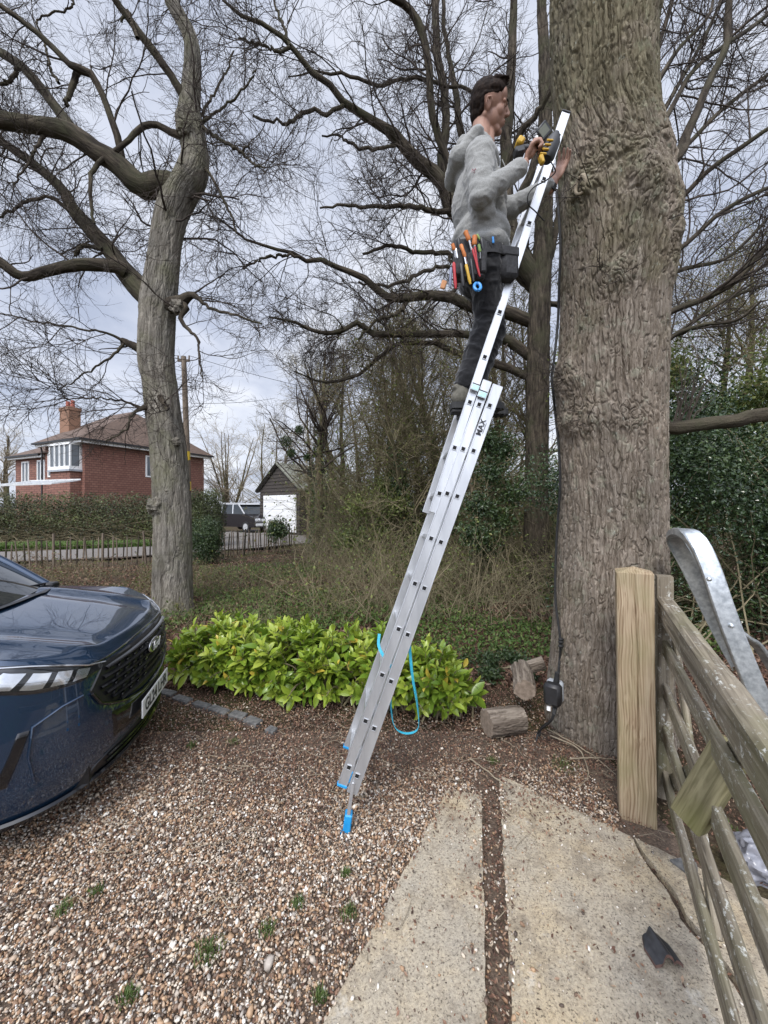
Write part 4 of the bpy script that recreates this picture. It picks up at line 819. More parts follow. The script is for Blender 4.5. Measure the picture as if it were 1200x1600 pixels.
# low bramble in front of the fence
A_, B_ = thicket('bramble', 900, (-10, -1.5), (6.6, 12), 0.75, 313, 'twig_olive', 'brown bramble patch in front of the paling fence', lambda x, y: (x < -0.22 * y) & (y < 9.4 - 0.3 * (x + 5)) & (y > 6.6), 0.006)
C = B_[:, 1:].reshape(-1, 3); k = rng.rand(len(C)) < 0.5; C = C[k]
o = leaves('bramble_leaves', C, 0.045, rng, M['mulch'], kind='stuff'); o['label'] = 'withered brown bramble leaves'
C = B_[:, 1:].reshape(-1, 3); k = rng.rand(len(C)) < 0.14; o = leaves('bramble_greens', C[k], 0.05, rng, M['under'], kind='stuff'); o['label'] = 'few green leaves among the brown brambles'
# verge grass
n = 42000; t_ = rng.rand(n); x = -22 + 14.2 * t_; y = 12.6 + 3.2 * t_ ** 1.3 + rng.uniform(-0.1, 2.0, n) * (1 - 0.3 * t_)
o = blades('verge_grass', np.stack([x, y, 0.04 + 0 * x], 1), 0.22, rng, M['grass'], kind='stuff', w_=0.02); o['label'] = 'green grass verge below the clipped hedge'

# ---- shrubs and hedges with leaf clouds
def leafy(name, boxes, n, size, mat, seed, label, cat, group=None, stems=0, smat='twig_olive', nzf=1.0, amp=0.25, shell=0.35, rndb=0.0):
    """boxes: list of (cx,cy,cz,sx,sy,sz) ellipsoid/box volumes filled with leaves near the surface"""
    rng = R(seed); bs = np.array(boxes); base = [bs[:, 0].mean(), bs[:, 1].mean(), 0]; o = empty(name, base, 0, label, cat, group)
    vol = bs[:, 3] * bs[:, 4] * bs[:, 5]; idx = rng.choice(len(bs), n, p=vol / vol.sum()); d = rng.randn(n, 3); d /= np.abs(d).max(1)[:, None] * 0.45 + np.linalg.norm(d, axis=1)[:, None] * 0.55
    rad_ = (1 - shell * rng.rand(n)) * (1 + amp * fbm(d * 1.7 + bs[idx, :3] * nzf, 3)); C = bs[idx, :3] + d * bs[idx, 3:] * rad_[:, None]
    k = C[:, 2] > 0.02; C = C[k]; dd = d[k]
    if stems:
        m = 7; i2 = rng.choice(len(bs), stems, p=vol / vol.sum()); p0 = bs[i2, :3] * [1, 1, 0] + rng.randn(stems, 3) * bs[i2, 3:] * [0.35, 0.35, 0]; e_ = C[rng.choice(len(C), stems)]
        t_ = np.linspace(0, 1, m)[None, :, None]; Pn = p0[:, None] * (1 - t_) + e_[:, None] * t_ + rng.randn(stems, m, 3) * 0.04 * t_; Rn = np.tile(np.linspace(0.012, 0.003, m), (stems, 1))
        tb = TB(); tb.put(Pn, Rn, 4); tb.m.build('stems', M[smat], o)
    leaves('foliage', C, size, rng, M[mat], o, 0.55, rnd=np.clip(rng.rand(len(C)) * 0.75 + 0.35 * pn(C * 1.4) + rndb, 0, 1), nrm=dd)
    return o
M['holly'] = leafmat('holly_leaves', [(0, (0.016, 0.03, 0.013)), (0.5, (0.038, 0.068, 0.024)), (0.85, (0.085, 0.125, 0.04)), (1, (0.18, 0.22, 0.10))], 0.25, 0.12)
rb = R(33)
bx = [(2.9 + rb.uniform(-.2, 3.8), 4.7 + rb.uniform(-0.5, 1.4), rb.uniform(0.3, 2.9), rb.uniform(0.5, 0.9), rb.uniform(0.4, 0.7), rb.uniform(0.5, 0.8)) for _ in range(34)]
leafy('holly_bush', bx, 75000, 0.05, 'holly', 331, 'dense dark evergreen holly thicket right of the big oak', 'bush', None, 120, 'twig_olive', 1, 0.3, 0.8)
bx = [(2.9 + rb.uniform(.6, 4.2), 6.6 + rb.uniform(-0.5, 1.0), rb.uniform(1.5, 4.4), rb.uniform(0.4, 0.8), rb.uniform(0.4, 0.7), rb.uniform(0.4, 0.7)) for _ in range(26)]
leafy('laurel_tree', bx, 30000, 0.08, 'under', 332, 'yellow green leafy shrub rising above the dark holly', 'shrub', None, 60, 'twig_olive', 1, 0.5, 0.9, 0.15)
bx = [(P(px, py, 7.0)[0], 7.0 + rb.uniform(-.4, .4), P(px, py, 7.0)[2], 0.35, 0.3, 0.33) for px, py in [(745, 790), (765, 740), (780, 810), (735, 830), (760, 690), (800, 770), (790, 700), (700, 800), (755, 850)]]
leafy('ivy_bush', bx, 8500, 0.065, 'ivy', 333, 'dark ivy clad bush just right of the ladder in the wood', 'bush', None, 30, 'twig_olive', 1, 0.5, 0.9, 0.1)
bx = [(P(px, py, 9.0)[0], 9.0 + rb.uniform(-.4, .4), P(px, py, 9.0)[2], 0.4, 0.3, 0.35) for px, py in [(560, 790), (590, 830), (620, 790), (545, 840), (600, 760), (650, 830)]]
leafy('ivy_bush', bx, 5500, 0.065, 'under', 334, 'green bush left of the ladder in the wood', 'bush', None, 30, 'twig_olive', 1, 0.5, 0.9, 0.1)
# clipped hedge far left
bx = [(-18.6 + 1.0 * i, 17.2 + 0.10 * i, 1.1, 0.75, 0.8, 1.25) for i in range(11)]
M['hedge'] = leafmat('hedge_leaves', [(0, (0.03, 0.028, 0.015)), (0.4, (0.055, 0.07, 0.024)), (0.8, (0.11, 0.135, 0.038)), (1, (0.17, 0.19, 0.05))], 0.5, 0.2)
leafy('clipped_hedge', bx, 46000, 0.085, 'hedge', 335, 'long clipped dark green hedge below the brick house', 'hedge', None, 900, 'twig_olive', 1, 0.10, 0.6)
bx = [(P(px, 788, 15.5)[0], 15.5, 1.15, 0.55, 0.6, 1.3) for px in (305, 330)]
leafy('clipped_hedge', bx, 12000, 0.07, 'hedge', 336, 'square end of the hedge right of the left tree trunk', 'hedge', None, 60, 'twig_olive', 1, 0.08, 0.5, 0.05)
bx = [(P(322, 835, 11.5)[0], 11.5, 0.65, 0.5, 0.5, 0.75)]
leafy('round_bush', bx, 7000, 0.06, 'ivy', 337, 'round dark bush at the roadside right of the left tree', 'bush', None, 30, 'twig_olive', 1, 0.2, 0.6, 0.1)
bx = [(P(434, 820, 14)[0], 14, 0.85, 0.42, 0.4, 0.4)]
leafy('ivy_bush', bx, 1800, 0.09, 'ivy', 338, 'ivy clump hanging over the paling fence before the garage', 'bush', None, 10, 'twig_olive', 1, 0.4, 0.6, 0.15)
bx = [(P(770, 1035, 3.9)[0] + rb.uniform(-.3, .35), 3.9 + rb.uniform(-.35, .3), 0.07, 0.14, 0.14, 0.08) for _ in range(9)]
leafy('ground_ivy', bx, 2600, 0.04, 'ivy', 339, 'low dark ivy and weeds right of the laurel hedge', 'plant', None, 8, 'twig_olive', 1, 0.5, 0.9, 0.2)

# ---- laurel hedge
m_, t, b = mat_new('laurel_leaves'); b.inputs['Roughness'].default_value = 0.28
c = ramp(t, [(0, (0.06, 0.12, 0.014)), (0.3, (0.16, 0.26, 0.03)), (0.6, (0.29, 0.38, 0.045)), (0.92, (0.44, 0.50, 0.09)), (1, (0.58, 0.44, 0.07))], fac_of(t)); t.links.new(c, b.inputs['Base Color'])
tr = t.nodes.new('ShaderNodeBsdfTranslucent'); t.links.new(c, tr.inputs[0]); mx = t.nodes.new('ShaderNodeMixShader'); mx.inputs[0].default_value = 0.3
t.links.new(b.outputs[0], mx.inputs[1]); t.links.new(tr.outputs[0], mx.inputs[2]); t.links.new(mx.outputs[0], t.nodes['Material Output'].inputs[0]); M['laurel'] = m_
def big_leaves(name, base, axis, nrm, Ls, rng, mat, parent, rnd, wf=0.42):
    n = len(base); K = 6; t_ = np.linspace(0, 1, K); prof = np.array([0.05, 0.62, 0.98, 1.0, 0.68, 0.02])
    a = axis / np.linalg.norm(axis, axis=1)[:, None]; s = np.cross(a, nrm); s /= np.linalg.norm(s, axis=1)[:, None] + 1e-9; u = np.cross(s, a)
    w_ = Ls * wf * 0.5; bend = rng.uniform(0.05, 0.4, n); rows = []
    for k, tt in enumerate(t_):
        mid = base + a * (Ls * tt)[:, None] - u * (Ls * bend * tt ** 2)[:, None]
        e_ = prof[k] * w_; lift = (e_ * 0.35)[:, None] * u
        rows += [mid - s * e_[:, None] + lift, mid, mid + s * e_[:, None] + lift]
    V = np.stack(rows, 1); q = []
    for k in range(K - 1):
        q += [[3 * k, 3 * k + 1, 3 * k + 4, 3 * k + 3], [3 * k + 1, 3 * k + 2, 3 * k + 5, 3 * k + 4]]
    F = (np.array(q)[None] + np.arange(n)[:, None, None] * 3 * K).reshape(-1, 4)
    return mk(name, V.reshape(-1, 3), [F], mat, parent, True, {'rnd': np.repeat(rnd, 3 * K)})
rng = R(50)
lh = empty('laurel_hedge', (-0.5, 3.35, 0), 0, 'bright yellow green laurel hedge row behind the ladder foot', 'hedge')
def hedge_c(s): return np.stack([-2.0 + 2.62 * s, 3.85 - 0.72 * s, 0 * s], -1)
ns = 680; s = rng.rand(ns); c0 = hedge_c(s); az = rng.uniform(0, 2 * np.pi, ns); el = np.arccos(rng.uniform(-0.1, 1, ns))
dr = np.stack([np.sin(el) * np.cos(az), np.sin(el) * np.sin(az), np.cos(el)], 1)
hh = 0.66 + 0.20 * pn(np.stack([s * 9, s * 0, s * 0], -1)) - 0.08 * s + 0.05 * rng.randn(ns) * (rng.rand(ns) < .25)
endf = np.sqrt(np.clip(1 - (np.abs(s - 0.5) * 2) ** 6, 0.15, 1))
tip = c0 + dr * np.stack([0.36 * endf, 0.36 * endf, (hh - 0.16) * endf], 1) * rng.uniform(0.72, 1.1, ns)[:, None] + np.array([0, 0, 0.16])
tip[:, 2] = np.maximum(tip[:, 2], 0.06)
root = c0 + rng.randn(ns, 3) * [0.06, 0.06, 0]; t_ = np.linspace(0, 1, 8)[None, :, None]
Pn = root[:, None] * (1 - t_) + tip[:, None] * t_; Pn[:, :, 2] += 0.10 * np.sin(np.pi * t_[..., 0]) * (dr[:, 2:3] < 0.5)
tb = TB(); tb.put(Pn, np.tile(np.linspace(0.009, 0.003, 8), (ns, 1)), 5); tb.m.build('stems', M['twig_olive'], lh)
bs_, ax_, nn_, ll_, rn_ = [], [], [], [], []
for k in range(ns):
    A = Pn[k]; d = A[-1] - A[-3]; d /= np.linalg.norm(d); d = d + np.array([0, 0, 0.55]); d /= np.linalg.norm(d)
    e1 = np.cross(d, [0.3, 0.5, 0.8]); e1 /= np.linalg.norm(e1); e2 = np.cross(d, e1); tone = rng.rand()
    NL = rng.randint(8, 16)
    for j in range(NL):
        f = j / NL; ph = j * 2.4 + k; rd_ = np.cos(ph) * e1 + np.sin(ph) * e2; op = 0.35 + 1.0 * f
        ax = d * math.cos(op) + rd_ * math.sin(op) + rng.randn(3) * 0.12; bs_.append(A[-1] - d * 0.17 * f); ax_.append(ax)
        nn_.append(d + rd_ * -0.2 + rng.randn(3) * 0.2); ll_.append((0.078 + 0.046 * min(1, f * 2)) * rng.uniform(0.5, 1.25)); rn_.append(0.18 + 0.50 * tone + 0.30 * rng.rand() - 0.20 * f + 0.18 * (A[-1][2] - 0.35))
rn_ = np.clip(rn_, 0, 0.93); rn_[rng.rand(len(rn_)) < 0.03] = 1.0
big_leaves('leaves', np.array(bs_), np.array(ax_), np.array(nn_), np.array(ll_), rng, M['laurel'], lh, rn_)
print('laurel', len(bs_))
# ================================================================ BUILDINGS AND ROADSIDE
def rotz(a): c, s = math.cos(a), math.sin(a); return np.array([[c, -s, 0], [s, c, 0], [0, 0, 1.0]])
def brick_mat():
    m, t, b = mat_new('tile_hung_brick'); b.inputs['Roughness'].default_value = 0.9
    br = t.nodes.new('ShaderNodeTexBrick'); mp = t.nodes.new('ShaderNodeMapping'); sx = t.nodes.new('ShaderNodeSeparateXYZ'); cb = t.nodes.new('ShaderNodeCombineXYZ')
    v = vec_of(t, 'Object'); t.links.new(v, sx.inputs[0]); ad = t.nodes.new('ShaderNodeMath'); ad.operation = 'ADD'
    t.links.new(sx.outputs[0], ad.inputs[0]); t.links.new(sx.outputs[1], ad.inputs[1]); t.links.new(ad.outputs[0], cb.inputs[0]); t.links.new(sx.outputs[2], cb.inputs[1])
    t.links.new(cb.outputs[0], br.inputs['Vector']); br.inputs['Scale'].default_value = 1.0; br.inputs['Brick Width'].default_value = 0.34; br.inputs['Row Height'].default_value = 0.15
    br.inputs['Mortar Size'].default_value = 0.018; br.inputs['Color1'].default_value = (0.19, 0.085, 0.062, 1); br.inputs['Color2'].default_value = (0.25, 0.122, 0.088, 1); br.inputs['Mortar'].default_value = (0.10, 0.05, 0.04, 1)
    t.links.new(br.outputs[0], b.inputs['Base Color']); bump(t, b, br.outputs[1], -0.6, 0.02); return m
M['brick'] = brick_mat()
M['rooftile'] = simple('roof_tiles', (0.075, 0.052, 0.04), (0.15, 0.10, 0.075), 0.9, scale=5, bmp=0.5, bdist=0.03, stretch=(1, 1, 6), detail=6)
M['terracotta'] = simple('terracotta', (0.34, 0.10, 0.07), (0.42, 0.14, 0.10), 0.8, scale=9)
M['chimney'] = simple('chimney_brick', (0.20, 0.11, 0.07), (0.29, 0.165, 0.105), 0.9, scale=14, bmp=0.3, stretch=(1, 1, 5))
def glass_mat(name, c, rough=0.06):
    m, t, b = mat_new(name); b.inputs['Base Color'].default_value = (*c, 1); b.inputs['Roughness'].default_value = rough; b.inputs['Specular IOR Level'].default_value = 0.9; return m
M['pane'] = glass_mat('window_pane', (0.10, 0.115, 0.13)); M['lead'] = simple('lead_grey', (0.28, 0.30, 0.33), (0.36, 0.38, 0.41), 0.6, scale=8)
A = np.array([-18.7, 24.0]); d1 = np.array([3.7, 8.0]); d1 /= np.linalg.norm(d1); d2 = np.array([-d1[1], d1[0]])
def hp(u, v, z): q = A + d1 * u + d2 * v; return np.array([q[0], q[1], z])
Hh = empty('brick_house', hp(0, 0, 0), 0, 'red tile hung brick house with hipped brown roof and white bay window', 'house')
RH = np.stack([np.append(d1, 0), np.append(d2, 0), [0, 0, 1]], 1)
def hbox(m, u0, u1, v0, v1, z0, z1, bev=0.0): return m.box(hp((u0 + u1) / 2, (v0 + v1) / 2, (z0 + z1) / 2), (abs(u1 - u0), abs(v1 - v0), z1 - z0), RH, bev)
ZE = 5.75
m = MB(); hbox(m, 0, 8.8, 0, 4.6, 0, ZE); hbox(m, 0.25, 8, 4.6, 9.2, 0, 5.15); m.build('wall', M['brick'], Hh, False)
# bay at the near corner
m = MB(); hbox(m, -0.75, 2.1, -0.0, 0.0 + 0.02, 0, 0.01)
bw = MB(); hbox(bw, -0.62, -0.002, 0.35, 2.6, 0, 3.95); bw.build('bay_wall', M['brick'], Hh, False)
bay = MB(); hbox(bay, -0.70, -0.002, 0.27, 2.68, 3.95, 4.15); hbox(bay, -0.70, -0.002, 0.27, 2.68, 5.48, 5.62)
for v in (0.30, 0.88, 1.44, 2.0, 2.58): hbox(bay, -0.68, -0.60, v - 0.04, v + 0.06, 4.15, 5.48)
hbox(bay, -0.12, -0.004, 0.28, 0.36, 4.15, 5.48)
wo = bay.build('bay_window', M['white'], Hh, False)
m = MB(); hbox(m, -0.62, -0.005, 0.36, 2.55, 4.15, 5.48); m.build('pane', M['pane'], wo, False)
m = MB(); hbox(m, -0.74, -0.003, 0.23, 2.72, 3.83, 3.95); m.build('sill', M['lead'], wo, False)
def window(u0, u1, v0, v1, z0, z1, nb=2):
    """u-facing (v0==v1) or v-facing window with frame bars"""
    m = MB(); pm_ = MB(); o_ = 0.05
    if v0 == v1:
        hbox(m, u0, u1, v0 - o_, v0 + .02, z0, z0 + .1); hbox(m, u0, u1, v0 - o_, v0 + .02, z1 - .1, z1)
        for k in range(nb + 1): u = u0 + (u1 - u0) * k / nb; hbox(m, u - .05, u + .05, v0 - o_ - .004, v0 + .02, z0, z1)
        hbox(pm_, u0 + .02, u1 - .02, v0 - 0.015, v0 + .01, z0 + .05, z1 - .05)
    else:
        hbox(m, u0 - o_, u0 + .02, v0, v1, z0, z0 + .1); hbox(m, u0 - o_, u0 + .02, v0, v1, z1 - .1, z1)
        for k in range(nb + 1): v = v0 + (v1 - v0) * k / nb; hbox(m, u0 - o_ - .004, u0 + .02, v - .05, v + .05, z0, z1)
        hbox(pm_, u0 - .015, u0 + .01, v0 + .02, v1 - .02, z0 + .05, z1 - .05)
    wf = m.build('window', M['white'], Hh, False); pm_.build('pane', M['pane'], wf, False)
window(3.9, 4.8, 0, 0, 3.75, 5.3, 2); window(0, 0, 3.35, 4.15, 3.6, 5.2, 2); window(0.25, 0.25, 5.2, 6.1, 3.3, 4.85, 2); window(0.25, 0.25, 7.3, 8.2, 3.3, 4.85, 2)
m = MB(); hbox(m, -0.45, 9.2, -0.45, -0.22, ZE - 0.16, ZE + 0.05); hbox(m, -0.45, -0.22, -0.22, 4.9, ZE - 0.16, ZE + 0.05); hbox(m, -0.1, 0.1, 4.91, 9.5, 5.0, 5.2); m.build('fascia', M['white'], Hh, False)
m = MB(); hbox(m, -0.62, 9.3, -0.6, -0.46, ZE - .02, ZE + 0.1); hbox(m, -0.62, -0.46, -0.46, 4.95, ZE - .02, ZE + 0.1); hbox(m, -0.25, -0.11, 4.97, 9.6, 5.12, 5.24)
m.tube([hp(-0.2, 4.75, ZE), hp(-0.12, 4.75, ZE - .4), hp(-0.12, 4.75, 0)], 0.05, 8); m.build('gutter', M['black'], Hh, False)
def roof(m, u0, u1, v0, v1, z, zr, h0, h1, hw, t=0.14):
    """hipped roof: ridge along v inset h0,h1; hw = ridge u"""
    for k, dz in enumerate((0,)):
        a, b_, c_, d_ = hp(u0, v0, z), hp(u1, v0, z), hp(u1, v1, z), hp(u0, v1, z); r0, r1_ = hp(hw, v0 + h0, zr), hp(hw, v1 - h1, zr)
        n = m.n; m.add([a, b_, c_, d_, r0, r1_], [np.array([[0, 1, 4], [2, 3, 5]]), np.array([[1, 2, 5, 4], [3, 0, 4, 5], [3, 2, 1, 0]])])
m = MB(); roof(m, -0.6, 9.4, -0.6, 5.2, ZE + .06, 8.7, 2.6, 0.6, 4.2); roof(m, -0.2, 8.5, 3.0, 9.7, 5.22, 7.6, 1, 2.6, 4.4); rf = m.build('roof', M['rooftile'], Hh, False)
m = MB(); c0 = hp(1.6, 4.9, 7.05); m.box(c0, (0.75, 1.15, 3.2), RH, 0.01); m.box(c0 + [0, 0, 1.5], (0.85, 1.25, 0.25), RH, 0.02)
ch = m.build('chimney', M['chimney'], rf, False)
m = MB()
for v in (-0.3, 0.3): q = c0 + RH @ np.array([0, v, 0]); m.tube([q + [0, 0, 1.6], q + [0, 0, 2.1], q + [0, 0, 2.14]], [0.14, 0.12, 0.14], 12)
pt_ = m.build('chimney_pots', M['terracotta'], rf, True)
# glass lean-to roof by the hedge
m = MB(); q0 = P(-10, 772, 19.5); q1 = P(80, 768, 21)
lt_ = empty('glass_lean_to', q0, 0, 'low white framed glazed roof poking above the hedge left of the house', 'conservatory')
for k in range(7): a = q0 + (q1 - q0) * k / 6; m.beam(a + [0, 0, 0.45], a + [0.35, 1.6, 0.75], 0.05, 0.05)
m.beam(q0 + [0, 0, .42], q1 + [0, 0, .42], 0.05, 0.07); m.beam(q0 + [0.35, 1.6, .78], q1 + [0.35, 1.6, .78], 0.05, 0.06); m.build('frame', M['white'], lt_, False)
m = MB(); m.add([q0 + [0, 0, .40], q1 + [0, 0, .40], q1 + [.35, 1.6, .70], q0 + [.35, 1.6, .70]], [np.array([[0, 1, 2, 3]])]); m.build('pane', M['lead'], lt_, False)

# garage
M['weather'] = simple('weatherboard', (0.026, 0.021, 0.018), (0.06, 0.05, 0.042), 0.9, scale=3, bmp=0.6, bdist=0.02, stretch=(1, 1, 12))
M['corr'] = simple('corrugated_sheet', (0.13, 0.135, 0.10), (0.24, 0.24, 0.20), 0.85, scale=4)
g0 = P(407, 812, 24.0); g1 = P(469, 812, 21.0); z0 = 0.0
e1 = (g1 - g0)[:2]; Lg = np.linalg.norm(e1); e1 /= Lg; e2 = np.array([-e1[1], e1[0]])
if e2[0] < 0: e2 = -e2
Gr = empty('timber_garage', (g0[0], g0[1], 0.1), 0, 'dark weatherboarded garage with white door and mossy corrugated roof', 'garage')
def gp(u, v, z): q = g0[:2] + e1 * u + e2 * v; return np.array([q[0], q[1], z])
EZ, RZ = 2.75, 4.15
m = MB(); D = 5.0
for k in range(20):   # lapped boards of gable
    z_a = 0.1 + k * (RZ - 0.1) / 20; z_b = z_a + (RZ - 0.1) / 20 + .01
    f = lambda z: 0 if z < EZ else (z - EZ) / (RZ - EZ) * Lg / 2
    ua, ub = f(z_b), Lg - f(z_b)
    if ub - ua < 0.1: break
    m.add([gp(ua, -0.05, z_a), gp(ub, -0.05, z_a), gp(ub, -0.01, z_b), gp(ua, -0.01, z_b), gp(ub, 0.05, z_a), gp(ua, 0.05, z_a)], [np.array([[0, 1, 2, 3], [0, 5, 4, 1]])])
for u in (0, Lg): m.add([gp(u, 0, 0), gp(u, D, 0), gp(u, D, EZ), gp(u, 0, EZ)], [np.array([[0, 1, 2, 3]])])
m.add([gp(0, D, 0), gp(Lg, D, 0), gp(Lg, D, EZ), gp(Lg / 2, D, RZ), gp(0, D, EZ)], [np.array([[0, 1, 2, 4]]), np.array([[4, 2, 3]])])
m.build('wall', M['weather'], Gr, False)
m = MB(); nc = 60
for sgn in (0, 1):
    u0, u1 = (Lg / 2, -0.3) if sgn == 0 else (Lg / 2, Lg + 0.3); V3 = np.zeros((2, nc, 3))
    for j in range(nc):
        v = -0.25 + (D + .5) * j / (nc - 1); dz = 0.03 * math.sin(j * 1.9)
        V3[0, j] = gp(u0, v, RZ + 0.06 + dz); V3[1, j] = gp(u1, v, EZ - 0.16 + dz)
    m.grid(V3); V4 = V3.copy(); V4[:, :, 2] -= 0.07; m.grid(V4, flip=True)
m.build('roof', M['corr'], Gr, False)
m = MB()
for s_ in (-1, 1): m.beam(gp(Lg / 2, -0.12, RZ + 0.02), gp(Lg / 2 + s_ * (Lg / 2 + 0.3), -0.12, EZ - 0.2), 0.05, 0.2)
m.build('bargeboard', M['weather'], Gr, False)
m = MB(); q = (gp(0.6, -0.1, 1.25) + gp(Lg - 0.25, -0.1, 1.25)) / 2; Rg = np.stack([np.append(e1, 0), np.append(e2, 0), [0, 0, 1]], 1); m.box(q, (Lg - 0.85, 0.08, 2.1), Rg, 0.01)
for k in range(5): m.box(q + [0, 0, -0.85 + 0.42 * k] - np.append(e2, 0) * 0.045, (Lg - 0.95, 0.02, 0.36), Rg, 0.006)
m.build('door', M['white'], Gr, False)

# parked van
vn = empty('parked_van', (P(380, 818, 24.5)[0], 24.5, 0.1), rad(-32), 'dark people carrier with pale roof parked beside the timber garage', 'van')
M['darkpaint'] = simple('dark_car_paint', (0.012, 0.010, 0.014), (0.02, 0.018, 0.022), 0.25, 0.2, coat=0.8); M['chrome'] = simple('chrome', (0.55, 0.56, 0.58), (0.7, 0.7, 0.72), 0.2, 0.9)
M['silver'] = simple('pale_silver_paint', (0.5, 0.51, 0.52), (0.58, 0.59, 0.6), 0.4, 0.3); M['carglass'] = glass_mat('car_glass', (0.02, 0.025, 0.028), 0.03); M['lamp'] = simple('lamp_glass', (0.6, 0.62, 0.65), (0.75, 0.76, 0.8), 0.15, 0.4)
def extr(m, prof, y0, y1, inset=0.0, zin=0.9):
    """side profile (x,z) extruded across y with tumblehome above zin"""
    n = len(prof); rows = []
    for y in (y0, y0 * 0.96, y1 * 0.96, y1): pass
    ys = [(y0, 0.9), (y0, 1), (y1, 1), (y1, 0.9)]
    V = []
    for y in (y0, y1):
        for (x_, z_) in prof: V.append([x_, y * (1 - inset * max(0, z_ - zin)), z_])
    b0 = m.n; m.add(V, [np.array([[i, (i + 1) % n, n + (i + 1) % n, n + i] for i in range(n)])]); m.ng.append([b0 + i for i in range(n)][::-1]); m.ng.append([b0 + n + i for i in range(n)])
m = MB(); extr(m, [(2.15, .3), (2.22, .55), (2.15, .85), (1.35, 1.08), (-2.1, 1.1), (-2.15, .35), (-1.75, .3), (1.8, .3)], -0.9, 0.9, 0); m.build('body', M['darkpaint'], vn, False, True)
m = MB(); extr(m, [(1.25, 1.08), (0.55, 1.68), (-1.95, 1.70), (-2.08, 1.1)], -0.88, 0.88, 0.16, 1.1); m.build('windows', M['carglass'], vn, False, True)
m = MB(); extr(m, [(0.72, 1.66), (0.5, 1.77), (-1.9, 1.79), (-2.02, 1.66)], -0.80, 0.80, 0, 1.1)
for s_ in (-1, 1):
    for (xa, za, xb, zb) in [(1.25, 1.1, 0.62, 1.66), (0.15, 1.1, 0.1, 1.66), (-0.95, 1.1, -0.95, 1.68), (-2.05, 1.1, -1.98, 1.68)]: m.beam((xa, s_ * 0.88, za), (xb, s_ * 0.805, zb), 0.06, 0.06)
m.build('roof', M['silver'], vn, False, True)
for s_ in (-1, 1):
    for x_ in (1.4, -1.35):
        m = MB(); m.tube([(x_, s_ * 0.78, 0.32), (x_, s_ * 0.93, 0.32)], 0.32, 20); wh = m.build('wheel', M['rubber'], vn, False, True)
        m = MB(); m.tube([(x_, s_ * 0.92, 0.32), (x_, s_ * 0.945, 0.32)], 0.2, 16); m.build('rim', M['silver'], wh, False, True)
    m = MB(); m.box((2.12, s_ * 0.66, 0.74), (0.2, 0.38, 0.17), None, 0.03); m.build('headlight', M['lamp'], vn, False, True)
m = MB(); m.box((2.2, 0, .72), (0.08, 0.8, .16), None, .02); m.box((2.23, 0, .45), (0.1, 1.7, .16), None, .03); m.build('bumper', M['silver'], vn, False, True)

# utility pole and wires
M['pole'] = simple('pole_wood', (0.10, 0.075, 0.055), (0.19, 0.15, 0.11), 0.9, scale=8, stretch=(1, 1, .1), bmp=.3); M['yellow'] = simple('yellow_sign', (0.62, 0.42, 0.03), (0.7, 0.5, 0.05), 0.5)
pb = P(296, 812, 14); pt2 = P(287, 557, 14)
po = empty('utility_pole', (pb[0], 14, 0), 0, 'weathered wooden utility pole just right of the left tree trunk', 'pole')
m = MB(); m.tube([[pb[0], 14, -0.1], (pb + pt2) / 2 * [1, 1, 1], pt2], [0.115, 0.10, 0.085], 12); m.build('pole', M['pole'], po)
for z in (2.25, 3.35): m = MB(); x_ = pb[0] + (pt2[0] - pb[0]) * z / 7; m.tube([[x_, 14, z], [x_, 14, z + .32]], 0.118, 12); m.build('marker_band', M['yellow'], po)
m = MB(); m.beam(pt2 + [-0.22, 0, -0.15], pt2 + [0.22, 0, -0.15], 0.06, 0.08); m.tube([pt2 + [-.2, 0, -.1], pt2 + [-.2, 0, .03]], .03, 8); m.tube([pt2 + [.2, 0, -.1], pt2 + [.2, 0, .03]], .03, 8); m.build('crossarm', M['pole'], po)
def wire(a, b, sag, r, lb):
    t_ = np.linspace(0, 1, 30)[:, None]; p_ = a * (1 - t_) + b * t_; p_[:, 2] -= sag * 4 * (t_ * (1 - t_))[:, 0]; m = MB(); m.tube(p_, r, 5, cap=False); tag(m.build('overhead_wire', M['black']), lb, 'wire', 'overhead wires')
top = pt2 + [0.2, 0, .03]; topl = pt2 + [-.2, 0, .03]
wire(topl, P(-60, 517, 9), 0.15, .009, 'thin overhead wire running left from the pole past the grey tree'); wire(top, P(700, 640, 17), 0.3, .009, 'thin overhead wire running right from the pole towards the wood')
wire(topl - [0, 0, .1], P(-60, 440, 9.5), 0.3, .008, 'upper thin overhead wire crossing behind the left tree'); wire(P(300, 630, 14.5), P(430, 622, 22), 0.1, .009, 'short low wire above the garage drive')

# paling fence
fa, fb, fc = np.array([-9.3, 9.35]), np.array([-5.5, 12.6]), np.array([-3.7, 15.9])
fe = empty('paling_fence', (fb[0], fb[1], 0), 0, 'rustic chestnut paling fence of thin uneven stakes along the road', 'fence')
rf_ = R(61); k = 0
for p0, p1, n in ((fa, fb, 44), (fb, fc, 30)):
    for i in range(n):
        q = p0 + (p1 - p0) * (i + 0.5) / n + rf_.randn(2) * 0.01; k += 1; post = k % 9 == 0; h = rf_.uniform(0.74, 0.88) + (0.1 if post else 0); r_ = 0.032 if post else rf_.uniform(0.017, 0.024); ln = rf_.randn(2) * 0.03
        m = MB(); m.tube([[q[0], q[1], -0.05], [q[0] + ln[0] * .5, q[1] + ln[1] * .5, h * .5], [q[0] + ln[0], q[1] + ln[1], h - .05], [q[0] + ln[0], q[1] + ln[1], h]], [r_, r_, r_ * .9, r_ * (0.2 if not post else .8)], 5)
        m.build('post' if post else 'paling', M['pole'] if i % 3 else M['bark_dark'], fe)
for z in (0.22, 0.62):
    m = MB()
    for p0, p1 in ((fa, fb), (fb, fc)): m.tube([[p0[0], p0[1], z], [p1[0], p1[1], z]], 0.006, 5)
    m.build('wire', M['pole'], fe)

